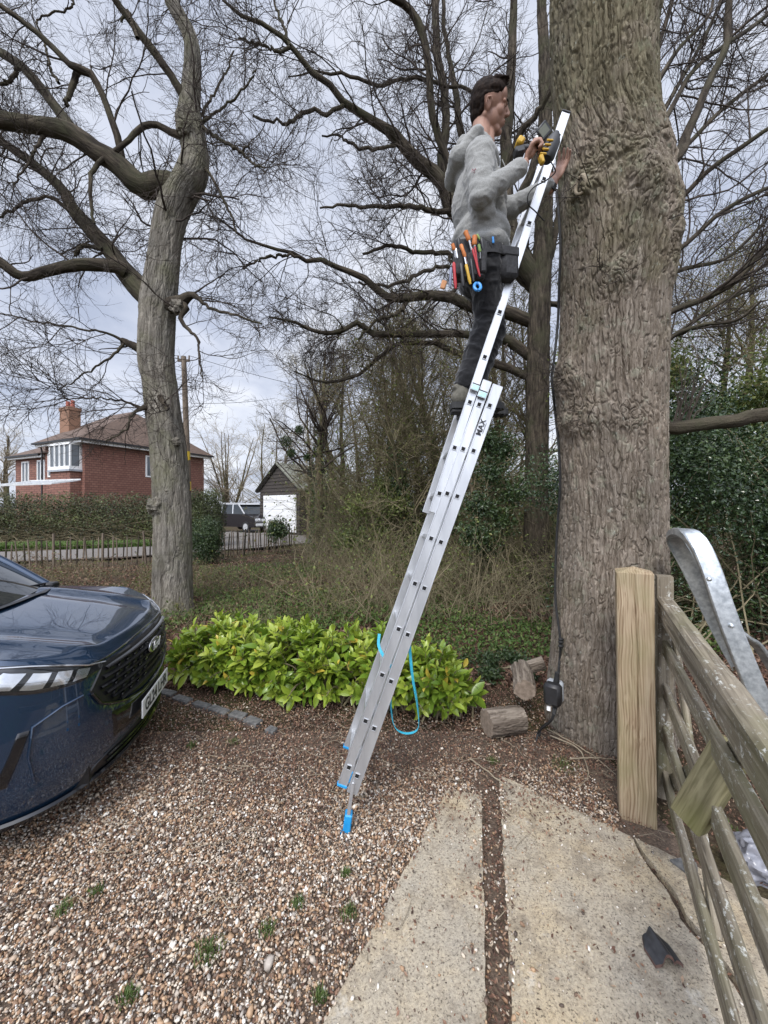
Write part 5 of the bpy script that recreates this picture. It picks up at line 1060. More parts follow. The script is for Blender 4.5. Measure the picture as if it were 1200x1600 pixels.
# ================================================================ GATE, POSTS, HOOP
M['postwood'] = woodmat('new_post_wood', (0.20, 0.125, 0.065), (0.42, 0.31, 0.19), 30, None, (0.26, 0.21, 0.10), 'bkp', (1, 1, 0.05))
M['gatewood'] = woodmat('weathered_gate_wood', (0.12, 0.10, 0.075), (0.27, 0.235, 0.18), 55, (0.52, 0.52, 0.47), (0.15, 0.145, 0.07), 'bkp', (1, 1, 0.05))
M['mossboard'] = woodmat('green_board_wood', (0.12, 0.105, 0.055), (0.27, 0.24, 0.14), 45, None, (0.17, 0.17, 0.055), 'bkp', (1, 1, 0.06))
def board(name, a, b, w_, h, mat, parent, up=(0, 0, 1), seg=14, wob=0.003, seed=0, bev=0.006):
    """sawn timber with slightly wavering faces; attribute bkp runs along the grain"""
    a = np.asarray(a, float); b = np.asarray(b, float); d = b - a; L_ = np.linalg.norm(d); x_ = d / L_
    y_ = np.cross(np.asarray(up, float), x_); y_ /= np.linalg.norm(y_); z_ = np.cross(x_, y_)
    hw, hh_ = w_ / 2, h / 2; B_ = bev; pr = []
    for (sx, sy) in ((1, 1), (-1, 1), (-1, -1), (1, -1)):
        c1, c2 = (sx * hw, sy * (hh_ - B_)), (sx * (hw - B_), sy * hh_)
        pr += [c1, c2] if sx * sy > 0 else [c2, c1]
    nsub = 4; ring = []
    for i in range(8):
        p, q = np.array(pr[i]), np.array(pr[(i + 1) % 8]); kk = nsub if np.linalg.norm(q - p) > B_ * 2.5 else 1
        for j in range(kk): ring.append(p + (q - p) * j / kk)
    ring = np.array(ring); n = len(ring); t_ = np.linspace(0, L_, seg); V = []; K_ = []
    for t in t_:
        for (u, v) in ring:
            nz_ = wob * fbm(np.array([u * 9 + seed, v * 9, t * 2.2 + seed * 3]), 3); s_ = 1 + nz_ / max(hw, hh_)
            V.append(a + x_ * t + y_ * u * s_ + z_ * v * s_); K_.append([u + seed * 0.37, v, t + seed])
    V = np.array(V); i, j = np.meshgrid(np.arange(seg - 1), np.arange(n), indexing='ij'); i = i.ravel(); j = j.ravel(); k = (j + 1) % n
    F = np.stack([i * n + j, i * n + k, (i + 1) * n + k, (i + 1) * n + j], 1)
    caps = [np.array([list(range(n))[::-1]]), np.array([[(seg - 1) * n + q for q in range(n)]])]
    o = mk(name, V, [F, np.concatenate(caps)], mat, parent, False, {'bkp': np.array(K_)}); return o
pc = np.array([0.98 * 0 + (990 - 600) / 600 * 2.13, 2.13, 0])
gp_ = empty('gate_post', (pc[0], pc[1], 0), 0, 'new square sawn timber post with long drying crack at the gate', 'post')
def post_mesh():
    """square post with weathered top and an open crack in the front face"""
    hw = 0.087; seg = 60; ring = []
    ns_ = 70
    cs = [(-hw, -hw), (hw, -hw), (hw, hw), (-hw, hw)]
    for i in range(4):
        p, q = np.array(cs[i]), np.array(cs[(i + 1) % 4])
        for j in range(ns_): 
            t = j / ns_; v = p + (q - p) * t; rr = (abs(v[0]) / hw) ** 14 + (abs(v[1]) / hw) ** 14; ring.append(v / (rr / 1.0) ** (1 / 14) if rr > 1 else v)
    ring = np.array(ring); n = len(ring); V = []; K_ = []; zt = 1.335
    for zi in np.linspace(-0.1, zt, seg):
        cxk = 0.012 * math.sin(zi * 2.3) - 0.004 + 0.01 * pn(np.array([zi * 3, 1.0, 0])); wd_ = 0.0026 * (0.4 + min(1, max(0, (zi - 0.05) / 0.4)) * min(1, max(0.2, (zt + .02 - zi) / .1)))
        for (u, v) in ring:
            dv = 0.0
            if v < -hw * 0.9: dv = 0.010 * (0.35 + 0.65 * max(0, math.sin(zi * 2.2))) * math.exp(-((u - cxk) / wd_) ** 2)
            V.append([u + 0.002 * pn(np.array([u * 8, v * 8, zi * 3])), v + dv, zi]); K_.append([u + 3.1, v + dv * 0, zi])
    V = np.array(V); i, j = np.meshgrid(np.arange(seg - 1), np.arange(n), indexing='ij'); i = i.ravel(); j = j.ravel(); k = (j + 1) % n
    F = [np.stack([i * n + j, i * n + k, (i + 1) * n + k, (i + 1) * n + j], 1)]
    # cap: low pyramid
    top = [(seg - 1) * n + q for q in range(n)]; V = np.vstack([V, [[0.0, 0.0, zt + 0.028]]]); K_.append([3.1, 0, zt])
    F.append(np.array([[top[q], top[(q + 1) % n], len(V) - 1] for q in range(n)])); return V, F, np.array(K_)
def postwood():
    m, t, b = mat_new('post_grain'); b.inputs['Roughness'].default_value = 0.75; b.inputs['Specular IOR Level'].default_value = 0.3
    v = vec_of(t, 'bkp'); nz1 = noise(t, v, 3.2, 2, 0.5, (1, 1, 0.45))
    # growth bands: distorted distance field -> cathedral grain, with knots
    mp = t.nodes.new('ShaderNodeMapping'); mp.inputs['Scale'].default_value = (1, 1, 0.10); t.links.new(v, mp.inputs[0])
    vo = t.nodes.new('ShaderNodeVectorMath'); vo.operation = 'ADD'; t.links.new(mp.outputs[0], vo.inputs[0])
    sc = t.nodes.new('ShaderNodeVectorMath'); sc.operation = 'SCALE'; sc.inputs['Scale'].default_value = 0.075
    n3 = t.nodes.new('ShaderNodeTexNoise'); n3.inputs['Scale'].default_value = 5.0; n3.inputs['Detail'].default_value = 1.5; mpp = t.nodes.new('ShaderNodeMapping'); mpp.inputs['Scale'].default_value = (1, 1, .5); t.links.new(v, mpp.inputs[0]); t.links.new(mpp.outputs[0], n3.inputs['Vector'])
    t.links.new(n3.outputs['Color'], sc.inputs[0]); t.links.new(sc.outputs[0], vo.inputs[1])
    wv = t.nodes.new('ShaderNodeTexWave'); wv.wave_type = 'BANDS'; wv.bands_direction = 'X'; wv.inputs['Scale'].default_value = 24; wv.inputs['Distortion'].default_value = 7; wv.inputs['Detail'].default_value = 2; wv.inputs['Detail Scale'].default_value = 0.6
    t.links.new(vo.outputs[0], wv.inputs['Vector'])
    gn = noise(t, vo.outputs[0], 62, 3, 0.5, (1, 1, 0.35), 1.2); md = t.nodes.new('ShaderNodeMath'); md.operation = 'MULTIPLY_ADD'; md.inputs[1].default_value = 0.22; t.links.new(wv.outputs[0], md.inputs[0]); t.links.new(gn, md.inputs[2])
    c = ramp(t, [(0.40, (0.20, 0.135, 0.078)), (0.56, (0.31, 0.23, 0.145)), (0.80, (0.40, 0.315, 0.21))], md.outputs[0])
    f = noise(t, v, 240, 3, 0.6, (1, 1, 0.03)); c = mixc(t, c, ramp(t, [(0.3, (0.8, 0.8, 0.8)), (0.7, (1.12, 1.12, 1.12))], f), 0.8, 'MULTIPLY')
    g_ = noise(t, v, 4, 4, 0.6, (1, 1, 0.6)); c = mixc(t, c, (0.22, 0.20, 0.10), ramp(t, [(0.48, (0, 0, 0)), (0.7, (0.6, 0.6, 0.6))], g_))
    t.links.new(c, b.inputs['Base Color']); bump(t, b, gn, 0.2, 0.002); return m
M['postgrain'] = postwood()
V, F, K_ = post_mesh(); Rp = rotz(rad(-29)); V = V @ Rp.T + [pc[0], pc[1], 0]; V[:, 0] += (1.36 - V[:, 2]) * 0.012
mk('post', V, F, M['postgrain'], gp_, False, {'bkp': K_})
GA = np.array([1.615, 2.22]); gd = np.array([-0.476, -0.879]); gd /= np.linalg.norm(gd)
gt = empty('wooden_gate', (GA[0], GA[1], 0), 0, 'weathered lichen covered five bar wooden gate standing open at right', 'gate')
def gq(t, z, off=0.0): q = GA + gd * t; nrm = np.array([gd[1], -gd[0]]); return np.array([q[0] + nrm[0] * off, q[1] + nrm[1] * off, z])
board('hanging_stile', gq(0.03, 0.05), gq(0.03, 1.30), 0.075, 0.09, M['gatewood'], gt, up=(*gd, 0), seed=1, seg=20)
board('top_rail', gq(0.0, 1.125), gq(2.6, 1.09), 0.072, 0.122, M['gatewood'], gt, seed=2, seg=40, wob=.006, bev=.012)
for i, z in enumerate((0.90, 0.66, 0.42, 0.17)): board('rail', gq(0.04, z, 0.0), gq(2.6, z + 0.02, 0.0), 0.028, 0.085, M['gatewood'], gt, seed=3 + i, seg=30)
board('diagonal_brace', gq(0.08, 0.16, -0.03), gq(1.35, 1.07, -0.03), 0.026, 0.075, M['gatewood'], gt, seed=9, seg=24)
board('diagonal_brace', gq(0.08, 1.06, -0.03), gq(0.95, 0.15, -0.03), 0.026, 0.07, M['gatewood'], gt, seed=10, seg=24)
fo = tag(board('block_board', P(1076, 1280, 1.36), P(1144, 1168, 1.25), 0.10, 0.055, M['mossboard'], None, up=(-0.83, -0.42, 0.35), seed=14, bev=.005), 'short thick green stained board fixed across the gate rails', 'board')
old = tag(board('old_post', [1.70, 2.42, -0.05], [1.69, 2.42, 1.02], 0.09, 0.10, M['gatewood'], None, up=(0, 1, 0), seed=20), 'old grey post half hidden behind the new square post', 'post')
# galvanised hoop
hl = empty('galvanised_hoop', (2.0, 2.3, 0), 0, 'shiny galvanised steel channel hoop rising behind the wooden gate', 'steel frame')
def channel(name, pts, w_, d_, side, parent, wall=0.006):
    """C channel swept along pts: web width w_ along `side`, flanges depth d_"""
    A_ = catmull(np.array(pts), 60); T = np.gradient(A_, axis=0); T /= np.linalg.norm(T, axis=1)[:, None]; s = np.asarray(side, float)[None] + 0 * A_; s = s - (s * T).sum(1)[:, None] * T; s /= np.linalg.norm(s, axis=1)[:, None]; n_ = np.cross(T, s)
    h = w_ / 2; pr = [(-h, -d_), (-h, -0.006), (-h + 0.006, 0), (h - 0.006, 0), (h, -0.006), (h, -d_), (h - wall, -d_), (h - wall, -wall), (-h + wall, -wall), (-h + wall, -d_)]
    V = np.stack([A_ + s * a + n_ * b for a, b in pr], 1); n = len(pr); m = MB(); i, j = np.meshgrid(np.arange(59), np.arange(n), indexing='ij'); i = i.ravel(); j = j.ravel(); k = (j + 1) % n
    m.add(V.reshape(-1, 3), [np.stack([i * n + j, i * n + k, (i + 1) * n + k, (i + 1) * n + j], 1)]); m.ng.append(list(range(n))[::-1]); m.ng.append([59 * n + q for q in range(n)])
    return flat_sharp(m.build(name, M['galv'], parent, True), 30)
sv = np.array([0.9, -0.45, -0.1])
channel('hoop', [P(1155, 1040, 2.45), P(1125, 985, 2.44), P(1098, 930, 2.42), P(1072, 875, 2.40), P(1056, 843, 2.36), P(1057, 830, 2.28), P(1073, 826, 2.16), P(1092, 845, 2.08), P(1112, 890, 2.03), P(1136, 960, 1.99), P(1165, 1035, 1.95), P(1205, 1130, 1.9), P(1262, 1260, 1.84), P(1330, 1400, 1.8)], 0.088, 0.04, sv, hl)
channel('brace', [P(1145, 985, 2.06), P(1165, 1000, 2.08), P(1185, 1015, 2.12), P(1215, 1065, 2.15), P(1260, 1150, 2.15)], 0.05, 0.02, (0.2, -.9, 0.3), hl)
m = MB()
for a, b_ in ((1143, 978), (1108, 905), (1178, 1062)): m.sph(P(a, b_, 1.975), (0.012, 0.012, 0.012))
m.build('bolts', M['galv'], hl)
# plastic bag
rg_ = R(70); nu, nv = 60, 40; u = np.linspace(0, 2 * np.pi, nu, endpoint=False); v = np.linspace(0, np.pi, nv)
Dd = np.stack([np.outer(np.sin(v), np.cos(u)), np.outer(np.sin(v), np.sin(u)), np.outer(np.cos(v), np.ones(nu))], -1)
kk = 1 + 0.25 * fbm(Dd * 1.8, 2) - 0.16 * np.abs(pn(Dd * 4)); Vb = Dd * kk[..., None] * [0.13, 0.10, 0.10]; m = MB(); i, j = np.meshgrid(np.arange(nv - 1), np.arange(nu), indexing='ij'); i = i.ravel(); j = j.ravel(); k = (j + 1) % nu
m.add(Vb.reshape(-1, 3) + P(1190, 1345, 1.78), [np.stack([i * nu + j, (i + 1) * nu + j, (i + 1) * nu + k, i * nu + k], 1)])
M['bag'] = simple('bag_film', (0.16, 0.165, 0.19), (0.30, 0.30, 0.33), 0.25, scale=9); tag(m.build('plastic_bag', M['bag']), 'crumpled grey plastic bag on the ground behind the gate', 'bag')
# roof tile fragment, slate chip
M['tile'] = simple('black_tile', (0.018, 0.018, 0.02), (0.035, 0.036, 0.04), 0.4, scale=50, bmp=.2); M['tile_in'] = simple('broken_clay', (0.08, 0.045, 0.035), (0.13, 0.075, 0.06), 0.9, scale=60, bmp=.5)
c = G(1030, 1490, 0.03); ang = math.atan2(*(G(1045, 1518, .03) - G(1008, 1462, .03))[:2][::-1]); Rt_ = rotz(ang)
nx_, ny_ = 14, 16; V3 = np.zeros((nx_, ny_, 3))
prof = [(-.5, 0), (-.4, .008), (-.2, .012), (-.12, .03), (0, .038), (.1, .03), (.16, .012), (.3, .011), (.45, .006), (.5, 0)]
for i_ in range(nx_):
    for j_ in range(ny_):
        v_ = -0.5 + j_ / (ny_ - 1); x_ = -0.048 + 0.096 * i_ / (nx_ - 1) + (0.004 * math.sin(v_ * 14) if i_ > nx_ - 3 else 0); wd_ = 0.100 * (0.6 + 0.4 * min(1, i_ / 5)); V3[i_, j_] = [x_, v_ * wd_, np.interp(v_, [q[0] for q in prof], [q[1] for q in prof])]
m = MB(); T3 = V3 @ Rt_.T + [c[0], c[1], 0.045]; m.grid(T3); U3 = T3 - [0, 0, 0.012]; m.grid(U3, flip=True)
tl = empty('roof_tile_fragment', c, 0, 'broken black ridged roof tile fragment lying on the concrete', 'tile'); tl_o = m.build('tile', M['tile'], tl)
m = MB(); ed = [T3[0], T3[-1], T3[:, 0], T3[:, -1]]
for e_ in ed: m.grid(np.stack([e_, e_ - [0, 0, 0.012]]))
m.build('broken_edge', M['tile_in'], tl, False)
m = MB(); cc_ = G(1075, 1360, .03); m.prism([cc_[:2] + q for q in ([-.05, .045], [.02, .055], [.06, .03], [.045, .0], [.0, -.05], [-.02, -.02])], 0.03, 0.04); tag(m.build('slate_chip', M['sett'], smooth=False), 'flat dark slate chip at the edge of the concrete near the gate', 'slate')

# logs by the oak
M['cutwood'] = woodmat('old_log_bark', (0.09, 0.07, 0.055), (0.26, 0.22, 0.18), 26, None, None, 'bk', (1, 1, 0.12)); M['endgrain'] = simple('end_grain', (0.15, 0.115, 0.085), (0.27, 0.21, 0.16), 0.9, scale=40, bmp=.5, bdist=.004)
def log(a, b, r, seed, lb, moss=False):
    a = np.array(a, float); b = np.array(b, float); n = 60; sd_ = 140; t_ = np.linspace(0, 1, n); pts = a + (b - a) * t_[:, None]; V, F, bk = tubes(pts[None], np.full((1, n), r), sd_)
    cc = np.repeat(pts, sd_, 0); d = V - cc; th = np.tile(np.arange(sd_) * 2 * np.pi / sd_, n); tt = np.repeat(t_, sd_)
    k = 1 + 0.10 * pn(np.stack([np.cos(th) * 1.2 + seed, np.sin(th) * 1.2, tt * 1.3], 1)) - 0.10 * (1 - np.clip(np.abs(pn(np.stack([np.cos(th) * 5 + seed, np.sin(th) * 5, tt * 2.2], 1))) * 4, 0, 1)) - 0.05 * (1 - np.clip(np.abs(pn(np.stack([np.cos(th) * 9 + seed, np.sin(th) * 9, tt * 5], 1))) * 4, 0, 1)) - 0.22 * np.exp(-((th - 4.2) / 0.10) ** 2)
    V = cc + d * k[:, None]; o = empty('log', (a + b) / 2 * [1, 1, 0], 0, lb, 'log', 'logs at the foot of the big oak'); mk('bark', V, F, M['cutwood'], o, True, {'bk': bk})
    for e_, s_ in ((0, -1), (n - 1, 1)):
        rg2 = V[e_ * sd_:(e_ + 1) * sd_]; c = rg2.mean(0); rows = [c + (rg2 - c) * q for q in (1, .8, .6, .4, .2, .02)]; m = MB(); m.grid(np.stack([np.vstack([r_, r_[:1]]) for r_ in rows]), flip=s_ < 0); m.build('cut_end', M['endgrain'], o)
log(G(757, 1158, .0) * [1, 1, 0] + [0.03, 0.06, 0.095], G(757, 1158, 0) * [1, 1, 0] + [0.31, 0.13, 0.092], 0.098, 1, 'short fat split grey log lying in front of the other log')
log(P(820, 1078, 2.93), P(815, 1045, 3.3), 0.082, 5, 'log leaning end on against the oak beside the socket box')
log(P(800, 1050, 3.6), P(850, 1035, 3.55), 0.06, 8, 'mossy log half hidden behind the leaning log')
# socket box + cable
sb = empty('socket_box', P(862, 1082, 2.5), 0, 'grey and black outdoor socket box at the foot of the big oak', 'socket')
q = P(866, 1082, 2.5); Rb = rotz(rad(-38)) @ np.array([[1, 0, 0], [0, 1, 0], [0, 0, 1.0]])
m = MB(); m.box(q + [0.02, 0.03, 0], (0.10, 0.05, 0.135), Rb, 0.012); m.build('back_box', M['grey_pl'], sb)
m = MB(); m.box(q + Rb @ np.array([-0.0, -0.035, 0.004]), (0.105, 0.075, 0.14), Rb, 0.018); m.build('cover', M['black'], sb)
m = MB(); m.tube([q + Rb @ np.array([-0.02, -0.05, -0.075]), q + Rb @ np.array([-0.02, -0.055, -0.10])], 0.013, 10); m.build('gland', M['white'], sb)
cab = []
for px, py in [(870, 1062), (873, 1040), (875, 1000), (868, 940), (868, 880), (871, 820), (875, 760), (873, 700), (868, 650), (864, 610), (862, 590), (866, 560), (872, 500), (874, 440), (876, 390), (874, 340), (870, 300)]:
    qq, th = oak_pt(px + 4, py); cab.append(qq + np.array([math.cos(th), math.sin(th), 0]) * 0.012 - [0.006, 0.0, 0])
m = MB(); m.tube(catmull(np.array([q + [0.02, 0, .07]] + cab[1:]), 160), 0.009, 8); kn = cab[2]
for dz in (0, -.03, 0.02): m.sph(kn + [0, -.01, dz - 0.01], (.02, .016, .012))
m.tube([q + [0.018, 0.01, .06], q + [0.02, 0.0, .13]], [0.02, 0.014], 10)
tag(m.build('power_cable', M['rubber']), 'black cable running up the left side of the big oak trunk', 'cable', 'black cables on the big oak')
m = MB(); 
for k_, e_ in enumerate([(838, 1158), (842, 1152)]):
    g_ = G(*e_, .01); m.tube(catmull(np.array([q + [-0.01 + .02 * k_, -.02, -.07], q + [-0.03, -.03, -.16], [g_[0] + .02, g_[1], .08], [g_[0], g_[1], .01]]), 20), 0.008, 6)
tag(m.build('power_cable', M['rubber']), 'pair of short black cables dropping from the socket box to the soil', 'cable', 'black cables on the big oak')
# ================================================================ LADDER
YL = lambda z: 2.0 + 0.028 * z
def PL(px, py, dy=0.0):
    Y = 2.05
    for _ in range(8): Y = YL(HC - (py - HOR) / FPX * Y)
    q = P(px, py, Y); q[1] += dy; return q
W_L = 0.34
lad = empty('extension_ladder', PL(541, 1300), 0, 'three section aluminium extension ladder leaning on the big oak', 'ladder')
def section(h0, h1, nh, end0, end1, wpx, off, dy, caps=True, wf=0.0):
    a, b_ = PL(*h0), PL(*h1); u = (b_ - a) / np.linalg.norm(b_ - a); v = np.cross(u, [0, -1, 0]); v /= np.linalg.norm(v)
    if v[0] < 0: v = -v
    n_ = np.cross(v, u); n_ = n_ if n_[1] > 0 else -n_
    R_ = np.stack([v, n_, u], 1); mpp = 0.94 / 600 * 2.05; wd_ = wpx * mpp
    t0 = (PL(*end0) - a) @ u; t1 = (PL(*end1) - a) @ u
    for side in (0, 1):
        yy = dy if side == 0 else W_L - dy; m = MB(); c = a + u * (t0 + t1) / 2 + v * off * mpp + n_ * (0.0125 + yy)
        m.box(c, (wd_, 0.025, t1 - t0), R_, 0.002)
        for s_ in (-1, 1): m.box(c + v * s_ * (wd_ / 2 - 0.0035) + n_ * (-0.0135 if side == 0 else 0.0135), (0.004, 0.003, t1 - t0 - .004), R_, 0.0008)
        m.build('stile', M['alu'], lad, False)
        if caps:
            m = MB(); m.box(a + u * (t0 - 0.006) + v * off * mpp + n_ * (0.0125 + yy), (wd_ + .006, 0.032, 0.016), R_, 0.004); m.build('end_cap', M['blue_pl'], lad, False)
    for k in range(nh):
        c = a + (b_ - a) * k / (nh - 1); m = MB(); m.box(c + n_ * (W_L / 2 + .0125), (0.026, W_L - 2 * dy - 0.02, 0.026), R_, 0.004)
        for s_, y_ in ((-1, dy), (1, W_L + .025 - dy)):
            for (p_, q_, sx, sz) in ((-1, 0, .0035, .027), (1, 0, .0035, .027), (0, -1, .020, .0035), (0, 1, .020, .0035)): m.box(c + n_ * (y_ + s_ * 0.0015) + v * p_ * .0115 + u * q_ * .0115, (sx, 0.007, sz), R_, 0.0008)
        rg_o = m.build('rung', M['alu'], lad, False)
        m = MB(); m.box(c + n_ * (dy - 0.001), (0.0205, 0.004, 0.0205), R_); m.build('shade_plug', M['rung_shade'], rg_o, False)  # dark plug over the rung end, painted as the shade of its hollow
    return a, u, v, n_, R_, mpp
A_s = section((558, 1212), (765, 634), 9, (548, 1240), (777, 601), 18, 2.0, 0.0, False)
B_s = section((545, 1200), (749, 632), 9, (535, 1228), (763, 594), 15.5, 0, 0.006)
C_s = section((687, 771), (874, 209), 9, (677, 801), (886, 172), 14.5, 0.0, 0.012, False)
m = MB(); c = PL(887, 170) + A_s[3] * 0.024; m.box(c, (0.05, 0.03, 0.012), C_s[4], .003); m.box(c + A_s[3] * (W_L - .024), (0.05, 0.03, 0.012), C_s[4], .003); m.build('top_cap', M['black'], lad, False)
# guide brackets with teal stickers
for px, py, wp in ((742, 606, 13), (753, 617, 14)):
    m = MB(); c = PL(px, py) - A_s[3] * 0.004; m.box(c, (wp * .0033, 0.008, 0.034), A_s[4], .001); m.build('bracket', M['alu'], lad, False)
    m = MB(); m.box(c - A_s[3] * 0.005, (wp * .0029, 0.002, 0.026), A_s[4]); m.build('sticker', M['sticker'], lad, False)
    m = MB(); m.box(c - A_s[3] * 0.004 - A_s[1] * .019, (wp * .0033, 0.004, 0.004), A_s[4]); m.box(c - A_s[3] * 0.004 + A_s[1] * .019, (wp * .0033, 0.004, 0.004), A_s[4]); m.build('clamp', M['black'], lad, False)
for yy in (0.0, W_L):   # swivel feet
    o_ = A_s[3] * yy; m = MB(); a, b_ = PL(552, 1222) - A_s[3] * .006 + o_, PL(543, 1284) - A_s[3] * .006 + o_
    m.beam(a, b_, 0.006, 0.018, up=(1, 0, .2)); m.beam(a + A_s[3] * .036, b_ + A_s[3] * .036, 0.006, 0.018, up=(1, 0, .2)); m.sph(a - A_s[3] * .005, (.006, .004, .006)); ft = m.build('foot', M['alu'], lad, False)
    m = MB(); m.beam(PL(545, 1272) + A_s[3] * .012 + o_, PL(541, 1302) + A_s[3] * .012 + o_, 0.052, 0.040, up=(1, 0, .2), bev=.005)
    for k in range(4): m.beam(PL(533 + 4 * k, 1300) - A_s[3] * .012 + o_, PL(533 + 4 * k, 1300) + A_s[3] * .04 + o_, 0.006, 0.012, bev=.001)
    m.build('rubber_pad', M['blue_pl'], ft, False)
def text_mesh(name, s, size, mat, parent, Mx, ext=0.0015, shear=0.0, bold=0.0, local=False, spacing=1.0):
    cu = bpy.data.curves.new(name, 'FONT'); cu.body = s; cu.size = size; cu.extrude = ext; cu.align_x = 'CENTER'; cu.align_y = 'CENTER'; cu.shear = shear; cu.offset = bold; cu.space_character = spacing
    t = bpy.data.objects.new(name, cu); COL.objects.link(t); dg = bpy.context.evaluated_depsgraph_get(); me = bpy.data.meshes.new_from_object(t.evaluated_get(dg)); bpy.data.objects.remove(t)
    me.transform(Matrix(Mx)); 
    if parent is not None and not local: me.transform(Matrix.Translation([-float(q) for q in wloc(parent)]))
    me.materials.clear(); me.materials.append(mat); o = bpy.data.objects.new(name, me); COL.objects.link(o); o.parent = parent; return o
def frame(x, y, o): z = np.cross(x, y); Mx = np.eye(4); Mx[:3, 0] = x; Mx[:3, 1] = y; Mx[:3, 2] = z; Mx[:3, 3] = o; return Mx.tolist()
c = PL(751.5, 668) - A_s[3] * 0.0035
text_mesh('lettering', 'MAX', 0.042, M['black'], lad, frame(A_s[1], -A_s[2], c), 0.001, 0.0, 0.0006)
m = MB(); m.box(c + A_s[2] * 0.019, (0.002, 0.001, 0.06), A_s[4]); m.build('underline', M['black'], lad, False)
# blue strap
sp_ = catmull(np.array([PL(643, 985, .06), PL(641, 1012, .05), PL(645, 1060, .03), PL(652, 1100, .02), PL(655, 1135, .02), PL(648, 1149, .03), PL(630, 1152, .04), PL(616, 1142, .05), PL(611, 1112, .06), PL(612, 1080, .08), PL(616, 1062, .10), PL(600, 1045, .16), PL(591, 1030, .2), PL(592, 1012, .22)]), 90)
T = np.gradient(sp_, axis=0); T /= np.linalg.norm(T, axis=1)[:, None]; tw = np.linspace(0, 3.2, 90); sd_ = np.stack([np.cos(tw), 0.8 * np.sin(tw) + .25, 0.1 * np.cos(tw)], 1); sd_ -= (sd_ * T).sum(1)[:, None] * T; sd_ /= np.linalg.norm(sd_, axis=1)[:, None]; nn = np.cross(T, sd_)
m = MB(); w2, h2 = 0.0085, 0.001; ring = np.stack([sp_ + sd_ * a + nn * b_ for a, b_ in ((-w2, -h2), (w2, -h2), (w2, h2), (-w2, h2), (-w2, -h2))], 1); m.grid(ring); tag(m.build('ladder_strap', M['strap']), 'long blue webbing strap looped and hanging from the ladder', 'strap')

# ================================================================ PERSON
def blob(name, parts, voxel, mat, parent, smooth_it=4, fold=None, seed=0):
    m = MB()
    for p in parts:
        if p[0] == 'c':
            a, b_, ra, rb = np.array(p[1], float), np.array(p[2], float), p[3], p[4]; n = 9; d = b_ - a; L_ = np.linalg.norm(d) + 1e-9
            t_ = np.linspace(0, 1, n); pts = a + d * t_[:, None]; rr = ra + (rb - ra) * t_
            # hemispherical ends
            e_ = np.array([0.97, 0.8, 0.45]); ps = [a - d / L_ * ra * q for q in e_]; rs = [ra * math.sqrt(1 - q * q) for q in e_]; pe = [b_ + d / L_ * rb * q for q in e_[::-1]]; re_ = [rb * math.sqrt(1 - q * q) for q in e_[::-1]]
            m.tube(np.vstack([ps, pts, pe]), np.concatenate([rs, rr, re_]), 18)
        else:
            m.sph(p[1], p[2], p[3] if len(p) > 3 else None, 28, 18)
    o = m.build(name, mat, parent, True)
    # poles of spheres are degenerate quads: fine for the voxel remesher
    r = o.modifiers.new('r', 'REMESH'); r.mode = 'VOXEL'; r.voxel_size = voxel; s = o.modifiers.new('s', 'SMOOTH'); s.iterations = smooth_it; s.factor = 0.5
    bpy.context.view_layer.update(); dg = bpy.context.evaluated_depsgraph_get(); me = bpy.data.meshes.new_from_object(o.evaluated_get(dg)); o.modifiers.clear(); old = o.data; o.data = me; bpy.data.meshes.remove(old)
    me.materials.clear(); me.materials.append(mat)
    nv = len(me.vertices); V = np.zeros(nv * 3, np.float32); me.vertices.foreach_get('co', V); V = V.reshape(-1, 3); Nn = np.zeros(nv * 3, np.float32); me.vertices.foreach_get('normal', Nn); Nn = Nn.reshape(-1, 3)
    if fold is not None:
        Wd = V + wloc(parent).astype(np.float32); V = V + Nn * fold(Wd)[:, None]; me.vertices.foreach_set('co', V.astype(np.float32).ravel())
    me.polygons.foreach_set('use_smooth', np.ones(len(me.polygons), bool)); me.update(); return o
pe = empty('person', (0.5, 2.18, 2.25), 0, 'man in grey hoodie and black work trousers standing on the ladder working at the oak', 'person')
M['skin'] = simple('skin', (0.27, 0.145, 0.10), (0.34, 0.19, 0.135), 0.55, scale=22, bmp=.12, bdist=.002)
M['hair'] = simple('dark_brown_hair', (0.007, 0.004, 0.003), (0.024, 0.014, 0.009), 0.75, spec=.15, scale=90, bmp=.9, bdist=.004, stretch=(1, .35, .35))
def cloth(name, c1, c2, sc=220):
    m, t, b = mat_new(name); b.inputs['Roughness'].default_value = 0.92; b.inputs['Specular IOR Level'].default_value = 0.15; b.inputs['Sheen Weight'].default_value = 0.3
    v = vec_of(t, 'Object'); n = noise(t, v, sc, 3, 0.7); n2 = noise(t, v, 5, 3)
    c = ramp(t, [(0.35, c1), (0.65, c2)], n); c = mixc(t, c, ramp(t, [(0.3, (.88, .88, .88)), (.7, (1.08, 1.08, 1.08))], n2), .8, 'MULTIPLY'); t.links.new(c, b.inputs['Base Color']); bump(t, b, n, .25, .002); return m
M['hoodie'] = cloth('grey_marl_jersey', (0.20, 0.20, 0.19), (0.30, 0.30, 0.285)); M['trouser'] = cloth('black_workwear', (0.007, 0.007, 0.008), (0.016, 0.016, 0.018)); M['boot'] = simple('grey_boot_suede', (0.085, 0.08, 0.062), (0.14, 0.13, 0.105), .85, scale=60, bmp=.3); M['sole'] = M['rubber']
HS = 1.0; hO = np.array([0.597, 2.17, 3.936]); ry, rzz = rad(3), rad(-9)
Ry = np.array([[math.cos(ry), 0, math.sin(ry)], [0, 1, 0], [-math.sin(ry), 0, math.cos(ry)]]); rx_ = rad(27); Rx_ = np.array([[1, 0, 0], [0, math.cos(rx_), -math.sin(rx_)], [0, math.sin(rx_), math.cos(rx_)]]); RH_ = Rx_ @ rotz(rzz) @ Ry
def h(x, y, z): return hO + RH_ @ (np.array([x, y, z * .92]) * HS)
